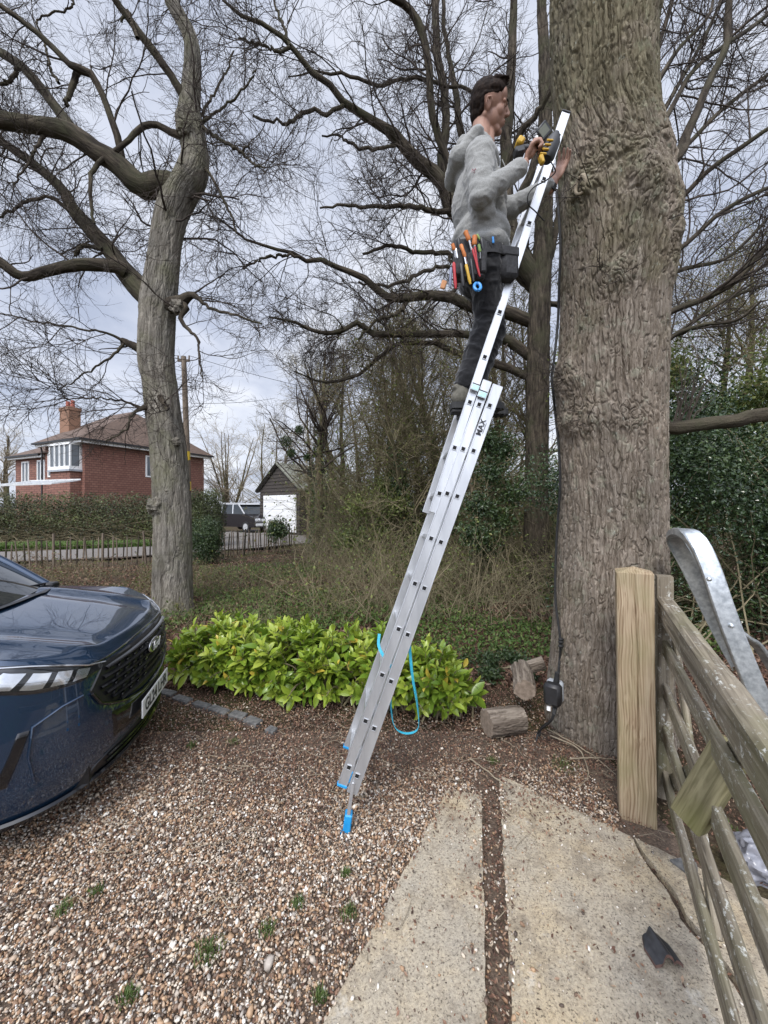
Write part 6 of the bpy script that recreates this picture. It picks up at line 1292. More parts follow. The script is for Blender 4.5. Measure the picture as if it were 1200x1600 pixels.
def hs(r): return [q * HS for q in r] if hasattr(r, '__len__') else r * HS
head = [('s', h(-.018, 0, .043), hs((.096, .075, .092)), RH_), ('s', h(.028, 0, -.02), hs((.062, .056, .09)), RH_), ('s', h(.066, 0, -.103), hs((.019, .021, .018)), RH_),
        ('c', h(.086, 0, .022), h(.106, 0, -.020), hs(.0075), hs(.0115)), ('s', h(.098, .010, -.026), hs((.012, .008, .008)), RH_), ('s', h(.098, -.010, -.026), hs((.012, .008, .008)), RH_), ('s', h(.060, 0, .058), hs((.027, .052, .045)), RH_),
        ('s', h(.084, 0, -.052), hs((.014, .021, .0065)), RH_), ('s', h(.082, 0, -.066), hs((.013, .019, .0075)), RH_), ('s', h(.072, 0, -.058), hs((.018, .03, .025)), RH_),
        ('c', h(-.036, 0, -.05), (.545, 2.175, 3.70), .050, .058), ('c', h(.005, 0, -.08), (.575, 2.175, 3.69), .036, .048)]
for s_ in (-1, 1):
    head += [('c', h(-.025, s_ * .050, -.040), h(.052, s_ * .024, -.096), hs(.019), hs(.019)), ('c', h(.074, s_ * .046, .026), h(.086, s_ * .012, .027), hs(.0085), hs(.0085)), ('s', h(.048, s_ * .036, -.015), hs((.030, .024, .030)), RH_), ('s', h(.012, s_ * .043, -.045), hs((.045, .022, .045)), RH_),
             ('c', h(-.012, s_ * .074, -.028), h(-.026, s_ * .086, .0), hs(.006), hs(.005)), ('c', h(-.026, s_ * .086, .0), h(-.022, s_ * .088, .026), hs(.005), hs(.005)), ('c', h(-.022, s_ * .088, .026), h(-.004, s_ * .083, .030), hs(.005), hs(.005)), ('c', h(-.004, s_ * .083, .030), h(.002, s_ * .076, .012), hs(.005), hs(.004)), ('s', h(-.010, s_ * .076, -.002), hs((.014, .006, .026)), RH_),
             ('s', h(.073, s_ * .031, .008), hs((.012, .014, .010)), RH_)]
# skeleton joints
shN, elN, wrN = np.array([.50, 1.995, 3.52]), np.array([.482, 1.935, 3.255]), np.array([.703, 1.945, 3.425])
shF, elF, wrF = np.array([.52, 2.345, 3.52]), np.array([.765, 2.33, 3.515]), np.array([.99, 2.25, 3.585])
body = head + [('s', (.53, 2.17, 3.40), (.11, .155, .2)), ('s', (.55, 2.17, 3.12), (.10, .14, .16)), ('c', (.50, 2.17, 3.58), (.56, 2.17, 3.72), .07, .055), ('c', shN, elN, .045, .038), ('c', elN, wrN, .037, .026), ('c', shF, elF, .045, .038), ('c', elF, wrF, .037, .026), ('c', (.52, 2.06, 3.5), shN, .06, .05), ('c', (.52, 2.28, 3.5), shF, .06, .05),
               ('c', (.57, 2.11, 3.04), (.575, 2.155, 2.72), .07, .046), ('c', (.575, 2.155, 2.72), (.468, 2.165, 2.34), .044, .033), ('c', (.57, 2.24, 3.04), (.655, 2.29, 2.72), .07, .044), ('c', (.655, 2.29, 2.72), (.53, 2.30, 2.34), .042, .033), ('c', (.468, 2.165, 2.34), (.58, 2.165, 2.30), .030, .026), ('c', (.53, 2.30, 2.34), (.64, 2.30, 2.30), .030, .026)]
# near hand: fist round the tool handle
d_ = (wrN - elN) / np.linalg.norm(wrN - elN); pN = np.array([.742, 1.945, 3.487])
body += [('c', wrN - d_ * .02, wrN + d_ * .01, .026, .024), ('s', pN, (.024, .022, .042), np.stack([[.8, 0, -.6], [0, 1, 0], [.6, 0, .8]], 1))]
for k in range(4):
    yk = 1.925 + 0.0; base = np.array([.752 + .004 * k, 1.918 + .0165 * k, 3.525 + .004 * (1.5 - abs(k - 1.5))]); r_ = .0088 - .0004 * k
    j1 = base + [.028, -.002, .004 - .004 * k]; j2 = j1 + [.010, -.002, -.026]; j3 = j2 + [-.016, 0, -.014]; body += [('c', pN + [.0, -.022 + .015 * k, .015], base, .011, .0098), ('c', base, j1, .0096, r_), ('c', j1, j2, r_, r_ * .95), ('c', j2, j3, r_ * .95, r_ * .85)]
body += [('c', pN + [-.012, -.016, -.012], pN + [-.006, -.036, .012], .012, .0105), ('c', pN + [-.006, -.036, .012], pN + [.020, -.040, .026], .010, .009), ('c', pN + [.020, -.040, .026], pN + [.036, -.034, .022], .009, .0075)]
# far hand: open, fingers up, palm towards the ladder
dF = np.array([.055, -.03, .115]); dF /= np.linalg.norm(dF); sF = np.cross(dF, [0.75, 0.6, -.1]); sF /= np.linalg.norm(sF); nF = np.cross(sF, dF); pF = wrF + dF * .055
if sF[0] < 0: sF = -sF
if nF[1] > 0: nF = -nF
body += [('c', wrF - dF * .03, wrF + dF * .015, .025, .024), ('s', pF, (.040, .016, .050), np.stack([sF, nF, dF], 1))]
for k, ln in enumerate((.070, .078, .074, .060)):
    b0 = pF + dF * .036 + sF * (-.028 + .019 * k); dd = dF + sF * (-.16 + .11 * k); dd /= np.linalg.norm(dd); q1 = b0 + dd * ln * .45 + nF * .004; q2 = q1 + dd * ln * .32 + nF * .011; q3 = q2 + dd * ln * .24 + nF * .016
    body += [('c', b0 - dd * .03, b0, .0105, .0098), ('c', b0, q1, .0096, .0086), ('c', q1, q2, .0086, .0078), ('c', q2, q3, .0078, .0066)]
tb0 = pF - sF * .030 - dF * .022; body += [('c', tb0 + sF * .01, tb0 - sF * .020 + dF * .022 + nF * .012, .0125, .0105), ('c', tb0 - sF * .020 + dF * .022 + nF * .012, tb0 - sF * .030 + dF * .050 + nF * .020, .0098, .0082)]
blob('body', body, 0.0030, M['skin'], pe, 11)
M['eye'] = simple('eye_white', (0.5, 0.48, 0.45), None, .2); M['iris'] = simple('iris', (0.02, 0.015, 0.012), None, .15); M['lip'] = simple('lip', (0.30, 0.12, 0.10), (0.34, 0.14, 0.12), .5)
for s_ in (-1, 1):
    m = MB(); m.sph(h(.0735, s_ * .031, .007), hs((.0095, .0115, .005)), RH_); ey = m.build('eye', M['eye'], pe); m = MB(); m.sph(h(.0825, s_ * .031, .006), hs((.0025, .005, .0045)), RH_); m.build('iris', M['iris'], ey)
    m = MB(); m.tube([h(.080, s_ * .046, .029), h(.0905, s_ * .032, .034), h(.0945, s_ * .016, .030)], [.0022, .0036, .003], 8); m.build('eyebrow', M['hair'], pe)
hair = [('s', h(.006, 0, .082), hs((.072, .0760, .048)), RH_), ('s', h(-.024, 0, .062), hs((.092, .0745, .078)), RH_), ('s', h(-.050, 0, .030), hs((.065, .071, .072)), RH_), ('s', h(-.050, 0, -.022), hs((.056, .060, .052)), RH_), ('c', h(-.070, 0, -.01), h(-.062, 0, -.065), hs(.032), hs(.020)),
        ('c', h(-.03, .0, .105), h(.046, .0, .108), hs(.034), hs(.026))]
for s_ in (-1, 1): hair += [('c', h(-.02, s_ * .030, .106), h(.048, s_ * .025, .105), hs(.030), hs(.022)), ('c', h(-.02, s_ * .053, .055), h(.046, s_ * .046, .078), hs(.021), hs(.015)), ('c', h(-.035, s_ * .064, .052), h(.026, s_ * .060, .060), hs(.0135), hs(.011)), ('c', h(-.045, s_ * .060, .04), h(-.046, s_ * .058, -.02), hs(.016), hs(.012)), ('c', h(.010, s_ * .062, .052), h(.012, s_ * .062, .034), hs(.009), hs(.007))]
for q in range(13): y_ = -.048 + .008 * q; hair.append(('c', h(.01, y_, .125), h(.076 + .005 * math.sin(q * 2), y_ * .85, .126 + .006 * math.cos(q * 1.7)), hs(.012), hs(.0045)))
blob('hair', hair, 0.0026, M['hair'], pe, 2, lambda W: 0.0014 * pn((W @ RH_) * np.array([22, 210, 60])) + 0.0008 * pn(W * 90))
# hoodie
def hood_fold(W):
    e_ = 0.0035 * fbm(W * np.array([9, 9, 13]) + 4, 3)
    for c_, ax, am in ((elN, (elN - shN), 1), (elF, (wrF - elF), 1)):
        d = np.linalg.norm(W - c_, axis=1); a_ = np.asarray(ax) / np.linalg.norm(ax); t = (W - c_) @ a_; e_ = e_ + 0.003 * am * np.exp(-(d / .10) ** 2) * np.sin(t * 110 + 3 * pn(W * 12))
    rg1 = 1 - np.clip(np.abs(pn(W * np.array([8, 8, 15]) + 21)) * 3.2, 0, 1); rg2 = 1 - np.clip(np.abs(pn(W * np.array([15, 15, 24]) + 5)) * 3, 0, 1); e_ = e_ + 0.0048 * rg1 ** 2 * np.clip(.5 + fbm(W * 4, 2), 0, 1) + 0.0028 * rg2 ** 2 + 0.0015 * (1 - np.clip(np.abs(pn(W * 34)) * 3, 0, 1)) ** 2
    t = W[:, 2]; e_ = e_ + 0.004 * np.exp(-((t - 3.16) / .07) ** 2) * np.sin(t * 75 + 5 * pn(W * 6)); return e_
hd = [('c', (.475, 2.11, 3.705), (.475, 2.23, 3.705), .036, .036), ('c', (.49, 2.075, 3.70), (.57, 2.10, 3.69), .026, .024), ('c', (.49, 2.265, 3.70), (.57, 2.24, 3.69), .026, .024), ('s', (.535, 2.17, 3.40), (.148, .185, .20)), ('s', (.545, 2.17, 3.20), (.158, .18, .12)), ('s', (.555, 2.17, 3.12), (.150, .175, .07)), ('c', (.52, 2.05, 3.49), shN + [0, .01, -.01], .085, .073), ('c', (.52, 2.29, 3.49), shF + [0, -.01, -.01], .085, .073),
      ('c', shN, elN, .076, .051), ('c', elN, wrN - d_ * .03, .053, .043), ('c', (.50, 2.04, 3.44), (.52, 2.00, 3.24), .085, .060), ('c', wrN - d_ * .045, wrN - d_ * .018, .038, .036), ('c', shF, elF + [0, 0, -.015], .072, .062), ('c', elF + [0, 0, -.012], wrF - np.array([.03, 0, .012]), .058, .038),
      ('c', (.50, 2.17, 3.56), (.535, 2.17, 3.66), .10, .078), ('c', (.42, 2.08, 3.60), (.50, 2.05, 3.70), .042, .030), ('c', (.42, 2.26, 3.60), (.50, 2.29, 3.70), .042, .03), ('c', (.405, 2.09, 3.60), (.405, 2.25, 3.60), .050, .050), ('c', (.44, 2.10, 3.67), (.44, 2.24, 3.67), .042, .042), ('c', (.50, 2.06, 3.69), (.60, 2.12, 3.66), .026, .022), ('c', (.50, 2.28, 3.69), (.60, 2.22, 3.66), .026, .022), ('c', (.60, 2.12, 3.655), (.63, 2.17, 3.63), .024, .024), ('c', (.60, 2.22, 3.655), (.63, 2.17, 3.63), .024, .024), ('s', (.63, 2.17, 3.30), (.05, .12, .10))]
blob('hoodie', hd, 0.006, M['hoodie'], pe, 14, hood_fold)
m = MB()   # drawcords, sleeve seam
m.tube(catmull(np.array([[.655, 2.13, 3.62], [.675, 2.12, 3.55], [.678, 2.12, 3.47]]), 10), .0028, 6); m.tube(catmull(np.array([[.66, 2.21, 3.62], [.68, 2.2, 3.55], [.682, 2.2, 3.50]]), 10), .0028, 6); m.build('drawcord', M['hoodie'], pe)
M['logo'] = simple('maroon_print', (0.20, 0.03, 0.05), None, .7)
m = MB(); lc = P(741, 267, 1.905)
for (a, b_) in (((-.012, -.006), (-.008, .010)), ((-.008, .010), (-.001, .001)), ((-.001, .001), (.006, .012)), ((.006, .012), (.011, -.004)), ((-.004, -.008), (.004, -.004))): m.tube([lc + [a[0], 0, a[1]], lc + [b_[0], 0, b_[1]]], .0012, 5)
m.build('sleeve_emblem', M['logo'], pe)
# trousers
def tf(W): return 0.0065 * (1 - np.clip(np.abs(pn(W * np.array([10, 10, 14]) + 3)) * 3, 0, 1)) + 0.003 * (1 - np.clip(np.abs(pn(W * np.array([24, 24, 30]) + 3)) * 3, 0, 1))
tr_ = [('s', (.560, 2.17, 3.05), (.128, .165, .10)), ('s', (.545, 2.17, 2.98), (.12, .155, .09)), ('c', (.565, 2.11, 3.00), (.575, 2.155, 2.74), .092, .066), ('c', (.575, 2.155, 2.74), (.482, 2.165, 2.43), .066, .062), ('c', (.482, 2.165, 2.45), (.467, 2.165, 2.40), .064, .067), ('c', (.575, 2.245, 3.00), (.66, 2.29, 2.74), .090, .064), ('c', (.66, 2.29, 2.74), (.54, 2.30, 2.43), .062, .060), ('c', (.54, 2.30, 2.45), (.528, 2.30, 2.40), .062, .065)]
blob('trousers', tr_, 0.006, M['trouser'], pe, 4, tf)
M['pouch'] = simple('black_canvas', (0.015, 0.015, 0.016), (0.035, 0.035, 0.038), .85, scale=80, bmp=.4)
m = MB(); m.box((.665, 2.07, 2.985), (.10, .09, .15), rotz(.2), .02); m.box((.668, 2.028, 3.045), (.10, .016, .05), rotz(.2), .006); m.build('holster_pocket', M['pouch'], pe)
# boots
for x0, y0, z0 in ((.375, 2.165, 2.262), (.44, 2.30, 2.262)):
    bt = blob('boot', [('c', (x0 + .085, y0, z0 + .15), (x0 + .062, y0, z0 + .06), .046, .050), ('c', (x0 + .048, y0, z0 + .045), (x0 + .13, y0, z0 + .050), .045, .045), ('c', (x0 + .12, y0, z0 + .052), (x0 + .245, y0, z0 + .032), .046, .036), ('s', (x0 + .235, y0, z0 + .032), (.056, .045, .036)), ('c', (x0 + .028, y0 - .02, z0 + .10), (x0 + .028, y0 + .02, z0 + .10), .018, .018)], .005, M['boot'], pe, 3)
    prf = [(0, -.040), (.02, -.048), (.08, -.045), (.15, -.042), (.22, -.05), (.275, -.042), (.298, -.02), (.302, 0)]; poly = prf + [(a, -b_) for a, b_ in prf[::-1][1:]]
    m = MB(); m.prism([(x0 + a, y0 + b_) for a, b_ in poly], z0 - .022, z0 + .012)
    for k in range(9): m.box((x0 + .03 + .03 * k, y0, z0 - .026), (.014, .078, .010), None, .002)
    m.box((x0 + .04, y0, z0 - .034), (.075, .076, .020), None, .004)
    m.build('sole', M['sole'], bt, False)
m = MB(); q = wrF - np.array([.012, 0, .02]); m.tube([q - dF * .014, q + dF * .014], .029, 20); m.build('wristband', M['black'], pe)
# ---- power tool with screen
tl_ = empty('power_tool', P(835, 232, 1.95), 0, 'yellow and black handheld power tool gripped in the raised right hand', 'power tool')
M['ytool'] = simple('yellow_tool_plastic', (0.46, 0.27, 0.015), (0.54, 0.33, 0.03), .5, scale=30)
ax_ = P(872, 222, 1.95) - P(806, 240, 1.95); ax_ /= np.linalg.norm(ax_); up_ = np.cross([0, 1, 0], ax_); up_ = up_ if up_[2] > 0 else -up_; RT = np.stack([ax_, [0, 1, 0], up_], 1)
def tp(px, py, Y=1.95): return P(px, py, Y)
m = MB(); m.box(tp(812, 224, 1.95), (.040, .055, .034), RT @ np.array([[.75, 0, -.66], [0, 1, 0], [.66, 0, .75]]), .007); m.build('battery', M['ytool'], tl_)
m = MB(); m.box(tp(811, 238, 1.952), (.052, .05, .040), RT, .008); m.tube([tp(812, 232, 1.96), tp(848, 232, 1.96)], .017, 12); m.build('handle', M['black'], tl_)
m = MB(); a, b_ = tp(853, 250), tp(868, 212); m.tube([a, a + (b_ - a) * .15, a + (b_ - a) * .75, b_], [.028, .037, .035, .022], 20); m.tube([b_, b_ + (b_ - a) * .12], [.018, .014], 14); m.build('motor_housing', M['black'], tl_)
m = MB()
for k in range(4): q = tp(849 + 3.5 * k, 240 - 7 * k, 1.915); m.box(q, (.032, .010, .010), RT @ np.array([[.94, 0, .34], [0, 1, 0], [-.34, 0, .94]]), .003)
m.box(tp(846, 250, 1.925), (.022, .03, .045), RT, .006); m.build('yellow_trim', M['ytool'], tl_)
m = MB(); m.box(tp(838, 216, 1.93), (.014, .02, .016), RT, .003); m.box(tp(846, 228, 1.922), (.030, .012, .008), RT, .002); m.build('label_plate', M['white'], tl_)
sc_ = empty('phone', P(850, 203, 2.0), 0, 'small black framed handheld screen above the yellow power tool', 'screen'); Rs = RT @ np.array([[.82, 0, -.57], [0, 1, 0], [.57, 0, .82]]) @ np.array([[1, 0, 0], [0, .95, -.3], [0, .3, .95]])
m = MB(); m.box(P(850, 204, 2.0), (.078, .012, .064), Rs, .005); m.build('case', M['black'], sc_); M['lcd'] = simple('grey_lcd', (0.10, 0.105, 0.075), (0.13, 0.135, 0.10), .2); m = MB(); m.box(P(849, 205, 2.0) - Rs[:, 1] * .0055, (.056, .003, .042), Rs, .001); m.build('display', M['lcd'], sc_)
m = MB(); m.tube(catmull(np.array([tp(860, 252, 1.94), tp(866, 262, 1.93), tp(867, 270, 1.95), tp(853, 282, 1.96), tp(835, 292, 1.96), tp(825, 305, 1.97), tp(826, 320, 1.99), tp(836, 330, 2.02), tp(850, 345, 2.1)]), 60), .0032, 6); tag(m.build('tool_lead', M['rubber']), 'thin black lead curling down from the handheld tool over the ladder', 'cable')
# ---- tool belt
tbk = empty('tool_belt', (.45, 2.0, 3.0), 0, 'black tool pouch on the belt at the hip stuffed with hand tools', 'tool belt')
m = MB(); ring = np.array([[.555 + .140 * math.cos(a_), 2.17 + .170 * math.sin(a_), 3.045 + .004 * math.cos(a_)] for a_ in np.linspace(0, 2 * np.pi, 50)]); V3 = np.stack([ring + [0, 0, .022], ring - [0, 0, .022]]); m.grid(V3); V4 = V3.copy(); m.build('belt', M['pouch'], tbk)
m = MB(); m.box((.435, 1.965, 2.955), (.16, .050, .21), rotz(-.12), .012); m.build('pouch', M['pouch'], tbk, True)
m = MB(); m.box((.375, 1.935, 2.92), (.055, .03, .13), rotz(-.12), .008); m.box((.445, 1.925, 2.905), (.055, .03, .12), rotz(-.12), .008); m.box((.500, 1.935, 2.95), (.035, .03, .16), rotz(-.12), .008); m.build('pocket', M['pouch'], tbk, True)
M['orange'] = simple('orange_handle', (0.46, 0.13, 0.03), (0.55, 0.19, 0.04), .6, scale=40); M['red'] = simple('red_handle', (0.32, 0.012, 0.018), (0.42, 0.02, 0.025), .55, scale=40); M['bluegrip'] = simple('grey_blue_handle', (0.13, 0.15, 0.22), (0.18, 0.2, 0.28), .5); M['leather'] = simple('tan_leather', (0.42, 0.19, 0.08), (0.5, 0.24, 0.11), .7); M['green'] = simple('green_handle', (0.12, 0.22, 0.05), (0.2, 0.3, 0.07), .5); M['bluetape'] = simple('blue_tape', (0.03, 0.22, 0.58), (0.05, 0.28, 0.65), .4)
def handtool(px0, py0, px1, py1, r, mat, lb, shaft=None, Y=1.915, name='hand_tool', cat='hand tool'):
    a, b_ = P(px0, py0, Y), P(px1, py1, Y); e_ = empty(name, b_, 0, lb, cat, 'hand tools in the hip pouch'); m = MB(); d = b_ - a
    m.tube([a, a + d * .08, a + d * .45, a + d * .8, b_], [r * .6, r, r * .85, r, r * .6], 10); m.build('handle', M[mat], e_)
    if shaft:
        c_ = P(*shaft, Y + .01); m = MB(); m.tube([b_, c_], r * .45, 8); m.build('shaft', M['chrome'], e_)
handtool(727, 361, 733, 376, .0125, 'orange', 'fat orange screwdriver handle sticking up highest in the pouch', (738, 394)); handtool(742, 368, 741, 383, .0135, 'orange', 'short orange handle just right of the highest one', (743, 395)); handtool(720, 382, 727, 402, .0095, 'orange', 'slim orange handle in the middle of the pouch', (731, 414), 1.905)
handtool(707, 381, 710, 391, .0095, 'orange', 'small orange handle at the left side of the pouch', (712, 404)); handtool(709, 410, 712, 451, .0085, 'red', 'thick red plier handle hanging at the left of the pouch', None, 1.90); handtool(705, 418, 703, 449, .0080, 'bluegrip', 'grey blue handle next to the thick red one', None, 1.905)
handtool(728, 413, 735, 444, .0085, 'ytool', 'yellow knife handle hanging in the middle of the pouch', (726, 402), 1.895); handtool(738, 388, 750, 432, .0055, 'red', 'long slim red handle slanting down to the blue tape', None, 1.89); handtool(742, 385, 748, 430, .0048, 'red', 'second slim red handle just behind the slanting one', None, 1.90)
handtool(748, 382, 750, 394, .008, 'green', 'green handle at the right end of the pouch', (750, 404)); handtool(770, 370, 771, 380, .006, 'bluetape', 'small blue handle tucked at the front of the belt', None, 1.99)
handtool(716, 372, 719, 392, .0075, 'black', 'black tool handle at the left behind the slim orange one', (722, 405), 1.93); handtool(735, 372, 737, 400, .007, 'black', 'black tool handle between the two fat orange ones', None, 1.925); handtool(752, 372, 755, 392, .009, 'black', 'black tool handle farthest right in the pouch', (757, 404), 1.925)
handtool(720, 412, 724, 447, .0095, 'black', 'thick black grip hanging left of the yellow knife', None, 1.90); handtool(736, 405, 740, 440, .008, 'black', 'black grip hanging right of the yellow knife', None, 1.905); handtool(712, 388, 715, 404, .0065, 'chrome', 'bare steel tool end at the upper left of the pouch', None, 1.92); handtool(745, 366, 752, 378, .006, 'green', 'dark green cord end at the top right of the pouch', None, 1.93)
m = MB(); c = P(746, 448, 1.90); m.tube([c + [.020 * math.cos(a_) * .8, .008 * math.sin(a_), .022 * math.sin(a_)] for a_ in np.linspace(0, 2 * np.pi, 26)], .0075, 8, cap=False); tag(m.build('tape_roll', M['bluetape']), 'blue roll of electrical tape hanging below the pouch', 'tape')
m = MB(); m.box(P(693, 445, 1.93), (.026, .012, .045), np.array([[.95, 0, .3], [0, 1, 0], [-.3, 0, .95]]), .004); tag(m.build('leather_tag', M['leather']), 'tan leather flap at the far left of the pouch', 'tool flap')
# ================================================================ CAR
M['paint'] = None
m_, t, b = mat_new('blue_metallic_paint'); b.inputs['Metallic'].default_value = 0.55; b.inputs['Roughness'].default_value = 0.27; b.inputs['Coat Weight'].default_value = 1.0; b.inputs['Coat Roughness'].default_value = 0.015; b.inputs['Coat IOR'].default_value = 1.7
fl = noise(t, vec_of(t, 'Object'), 900, 1); t.links.new(ramp(t, [(0.4, (0.009, 0.030, 0.068)), (0.62, (0.018, 0.050, 0.105))], fl), b.inputs['Base Color']); M['paint'] = m_
M['gloss'] = simple('gloss_black', (0.006, 0.006, 0.007), (0.009, 0.009, 0.01), 0.12, coat=.5); M['satin'] = simple('satin_black', (0.010, 0.010, 0.011), (0.016, 0.016, 0.017), .4)
M['head_glass'] = simple('headlight_lens', (0.010, 0.011, 0.012), (0.02, 0.021, 0.022), 0.05, coat=1.0, scale=30); M['reflector'] = simple('headlight_reflector', (0.75, 0.77, 0.8), (0.85, 0.87, 0.9), 0.12, 0.9)
CO = np.array([-1.60, 2.65, 0.0]); CY = math.atan2(.25, .97)
car = empty('parked_car', CO, CY, 'glossy dark blue family car parked nose in at the left beside the laurel hedge', 'car')
half = [(0, 0), (-.006, .15), (-.022, .3), (-.052, .45), (-.095, .58), (-.165, .70), (-.265, .80), (-.40, .868), (-.60, .905), (-.95, .92), (-1.6, .925), (-2.6, .925), (-3.6, .91), (-4.2, .85), (-4.46, .7), (-4.55, .35), (-4.57, 0)]
Cv = catmull(np.array([[x, y, 0.0] for x, y in half]), 160)[:, :2]
Cfull = np.vstack([Cv[::-1] * [1, -1], Cv[1:]])   # from rear, along near side (y<0), nose, far side
def H(x, y):
    """height of bonnet and fender tops"""
    A_ = np.interp(-x, [0, .03, .08, .2, .5, .95, 1.2], [.845, .865, .888, .925, .99, 1.065, 1.08]); B_ = np.interp(-x, [.0, .1, .24, .42, .9, 1.2, 4.6], [.845, .872, .945, .995, 1.02, 1.02, 1.03])
    w_ = np.clip(np.abs(y) / .88, 0, 1) ** 5; h_ = A_ * (1 - w_) + B_ * w_
    ln = 0.50 + 0.10 * np.clip(-x / .9, 0, 1); h_ = h_ + 0.014 * np.exp(-((np.abs(y) - ln) / .055) ** 2) * np.clip(-x * 5, 0, 1) * (1 - np.clip((-x - .8) / .3, 0, 1)) - 0.010 * np.exp(-((np.abs(y) - ln + .14) / .07) ** 2) * np.clip(-x * 4, 0, 1); return h_
nrm2 = np.gradient(Cfull, axis=0); nrm2 /= np.linalg.norm(nrm2, axis=1)[:, None]; nrm2 = np.stack([nrm2[:, 1], -nrm2[:, 0]], 1)  # outward?
if (nrm2[len(Cfull) // 2] @ np.array([1, 0])) < 0: nrm2 = -nrm2
TT = np.linspace(0, 1, 34)
def inset(tt, x, y):
    """inward offset of the body side with height fraction"""
    a = np.interp(tt, [0, .04, .10, .22, .40, .55, .62, .75, .88, .95, 1.0], [.10, .06, .035, .012, .0, .0, .004, .012, .022, .038, .070]); return a
ZB = 0.17
def S(i, z):
    """point on the body side at station i and height z"""
    x, y = Cfull[i]; ht = float(H(x, y)); tt = np.clip((z - ZB) / (ht - ZB), 0, 1); a = float(inset(tt, x, y)); return np.array([x - nrm2[i, 0] * a, y - nrm2[i, 1] * a, z])
def Sy(y, z, out=0.0, near=True):
    """surface point on the nose at lateral y (|y|<=.9), offset outwards"""
    fr = np.arange(len(Cfull)); msk = Cfull[:, 0] > -0.75; ids = fr[msk]; yy = Cfull[ids, 1]; k = np.interp(y, yy, ids); i0 = int(k); f = k - i0; i1 = min(i0 + 1, len(Cfull) - 1)
    p = S(i0, z) * (1 - f) + S(i1, z) * f; n = nrm2[i0] * (1 - f) + nrm2[i1] * f; return p + np.array([n[0] * out, n[1] * out, 0])
# arch cut outs
nS = len(Cfull); rows = []
for i in range(nS):
    x, y = Cfull[i]; ht = float(H(x, y)); zb = ZB + 0.02 + 0.05 * np.clip((-x - .3) / .3, 0, 1)
    for xw in (-.92, -3.62):
        dxx = abs(x - xw)
        if dxx < .38 and abs(y) > .8: zb = max(zb, .34 + math.sqrt(.38 ** 2 - dxx ** 2))
    z_ = zb + (ht - zb) * TT; rows.append([S(i, q) for q in z_])
rows = np.array(rows)
m = MB(); m.grid(rows)
# bonnet
ny_, nx_ = 90, 50; front = [(x, y) for x, y in Cfull if x > -1.0]; BN = np.zeros((ny_, nx_, 3)); ymax = 0.85
fc = Cfull[Cfull[:, 0] > -0.98]; fci = np.where(Cfull[:, 0] > -0.98)[0]; top = np.array([S(i, float(H(*Cfull[i]))) for i in fci])
ss = np.linspace(0, len(top) - 1, ny_)
for a in range(ny_):
    i0 = int(ss[a]); f = ss[a] - i0; i1 = min(i0 + 1, len(top) - 1); e_ = top[i0] * (1 - f) + top[i1] * f; yc = e_[1] * (1 if abs(e_[1]) < .78 else .78 / abs(e_[1])); back = np.array([-1.02 + 0.10 * (1 - (e_[1] / .85) ** 2), e_[1] * .96, 0])
    for k in range(nx_):
        q = k / (nx_ - 1); q = q ** 1.3; x = e_[0] + (back[0] - e_[0]) * q; y = e_[1] + (back[1] - e_[1]) * q; z = float(H(x, y)); 
        if k == 0: z = e_[2]
        BN[a, k] = [x, y, z if q > 0.03 else e_[2] + (z - e_[2]) * q / .03]
m.build('body', M['paint'], car, True, True)
m = MB(); m.grid(BN, flip=True); m.build('bonnet', M['paint'], car, True, True)
# upper body: pillars, roof, glass
m = MB(); zc = 1.06
def gh(x):
    return np.interp(-x, [.95, 1.75, 2.4, 3.4, 4.1, 4.5], [1.07, 1.52, 1.60, 1.58, 1.48, 1.05])
roofg = np.zeros((30, 17, 3))
for a, x in enumerate(np.linspace(-1.72, -4.15, 30)):
    for k, v in enumerate(np.linspace(-1, 1, 17)): roofg[a, k] = [x, v * .62, gh(x) + .02 - .05 * abs(v) ** 3]
m.grid(roofg); 
ends = np.array([[[-4.15, v * .62, gh(-4.15) + .02 - .05 * abs(v) ** 3] for v in np.linspace(-1, 1, 9)], [[-4.5, v * .7, 1.0] for v in np.linspace(-1, 1, 9)]]); m.grid(ends)
for s_ in (-1, 1):
    m.tube(catmull(np.array([[-.98, s_ * .775, 1.035], [-1.35, s_ * .72, 1.31], [-1.74, s_ * .635, 1.515], [-2.4, s_ * .63, 1.585], [-3.4, s_ * .63, 1.565], [-4.15, s_ * .62, 1.46], [-4.5, s_ * .72, 1.02]]), 60), .032, 10); m.beam((-2.55, s_ * .86, 1.02), (-2.6, s_ * .65, 1.57), .06, .05); m.beam((-3.5, s_ * .86, 1.02), (-3.6, s_ * .65, 1.55), .08, .05)
m.build('roof', M['paint'], car, True, True)
m = MB(); Wd = np.zeros((24, 14, 3))
for a, v in enumerate(np.linspace(-1, 1, 24)):
    for k, q in enumerate(np.linspace(0, 1, 14)): Wd[a, k] = [-1.0 - .74 * q + .12 * (1 - v * v), v * (.77 - .14 * q), 1.055 + .465 * q + .03 * math.sin(q * 3.14)]
m.grid(Wd); m.build('windscreen', M['carglass'], car, True, True)
m = MB()
for s_ in (-1, 1):
    V3 = np.array([[[x, s_ * .88, 1.02], [x + (-.0 if x < -1.4 else 0), s_ * np.interp(-x, [1.0, 1.75, 4.4], [.80, .655, .66]), gh(x) - .02]] for x in np.linspace(-1.05, -4.4, 30)]); m.grid(V3)
m.build('side_window', M['carglass'], car, True, True)
m = MB(); m.grid(np.array([[[-.92 + .1 * (1 - v * v), v * .80, float(H(-.95, v * .8)) - .005], [-1.06 + .1 * (1 - v * v), v * .80, 1.045]] for v in np.linspace(-1, 1, 20)])); m.box((-.98, .74, 1.055), (.12, .10, .04), None, .01); m.box((-.98, -.74, 1.055), (.12, .10, .04), None, .01)
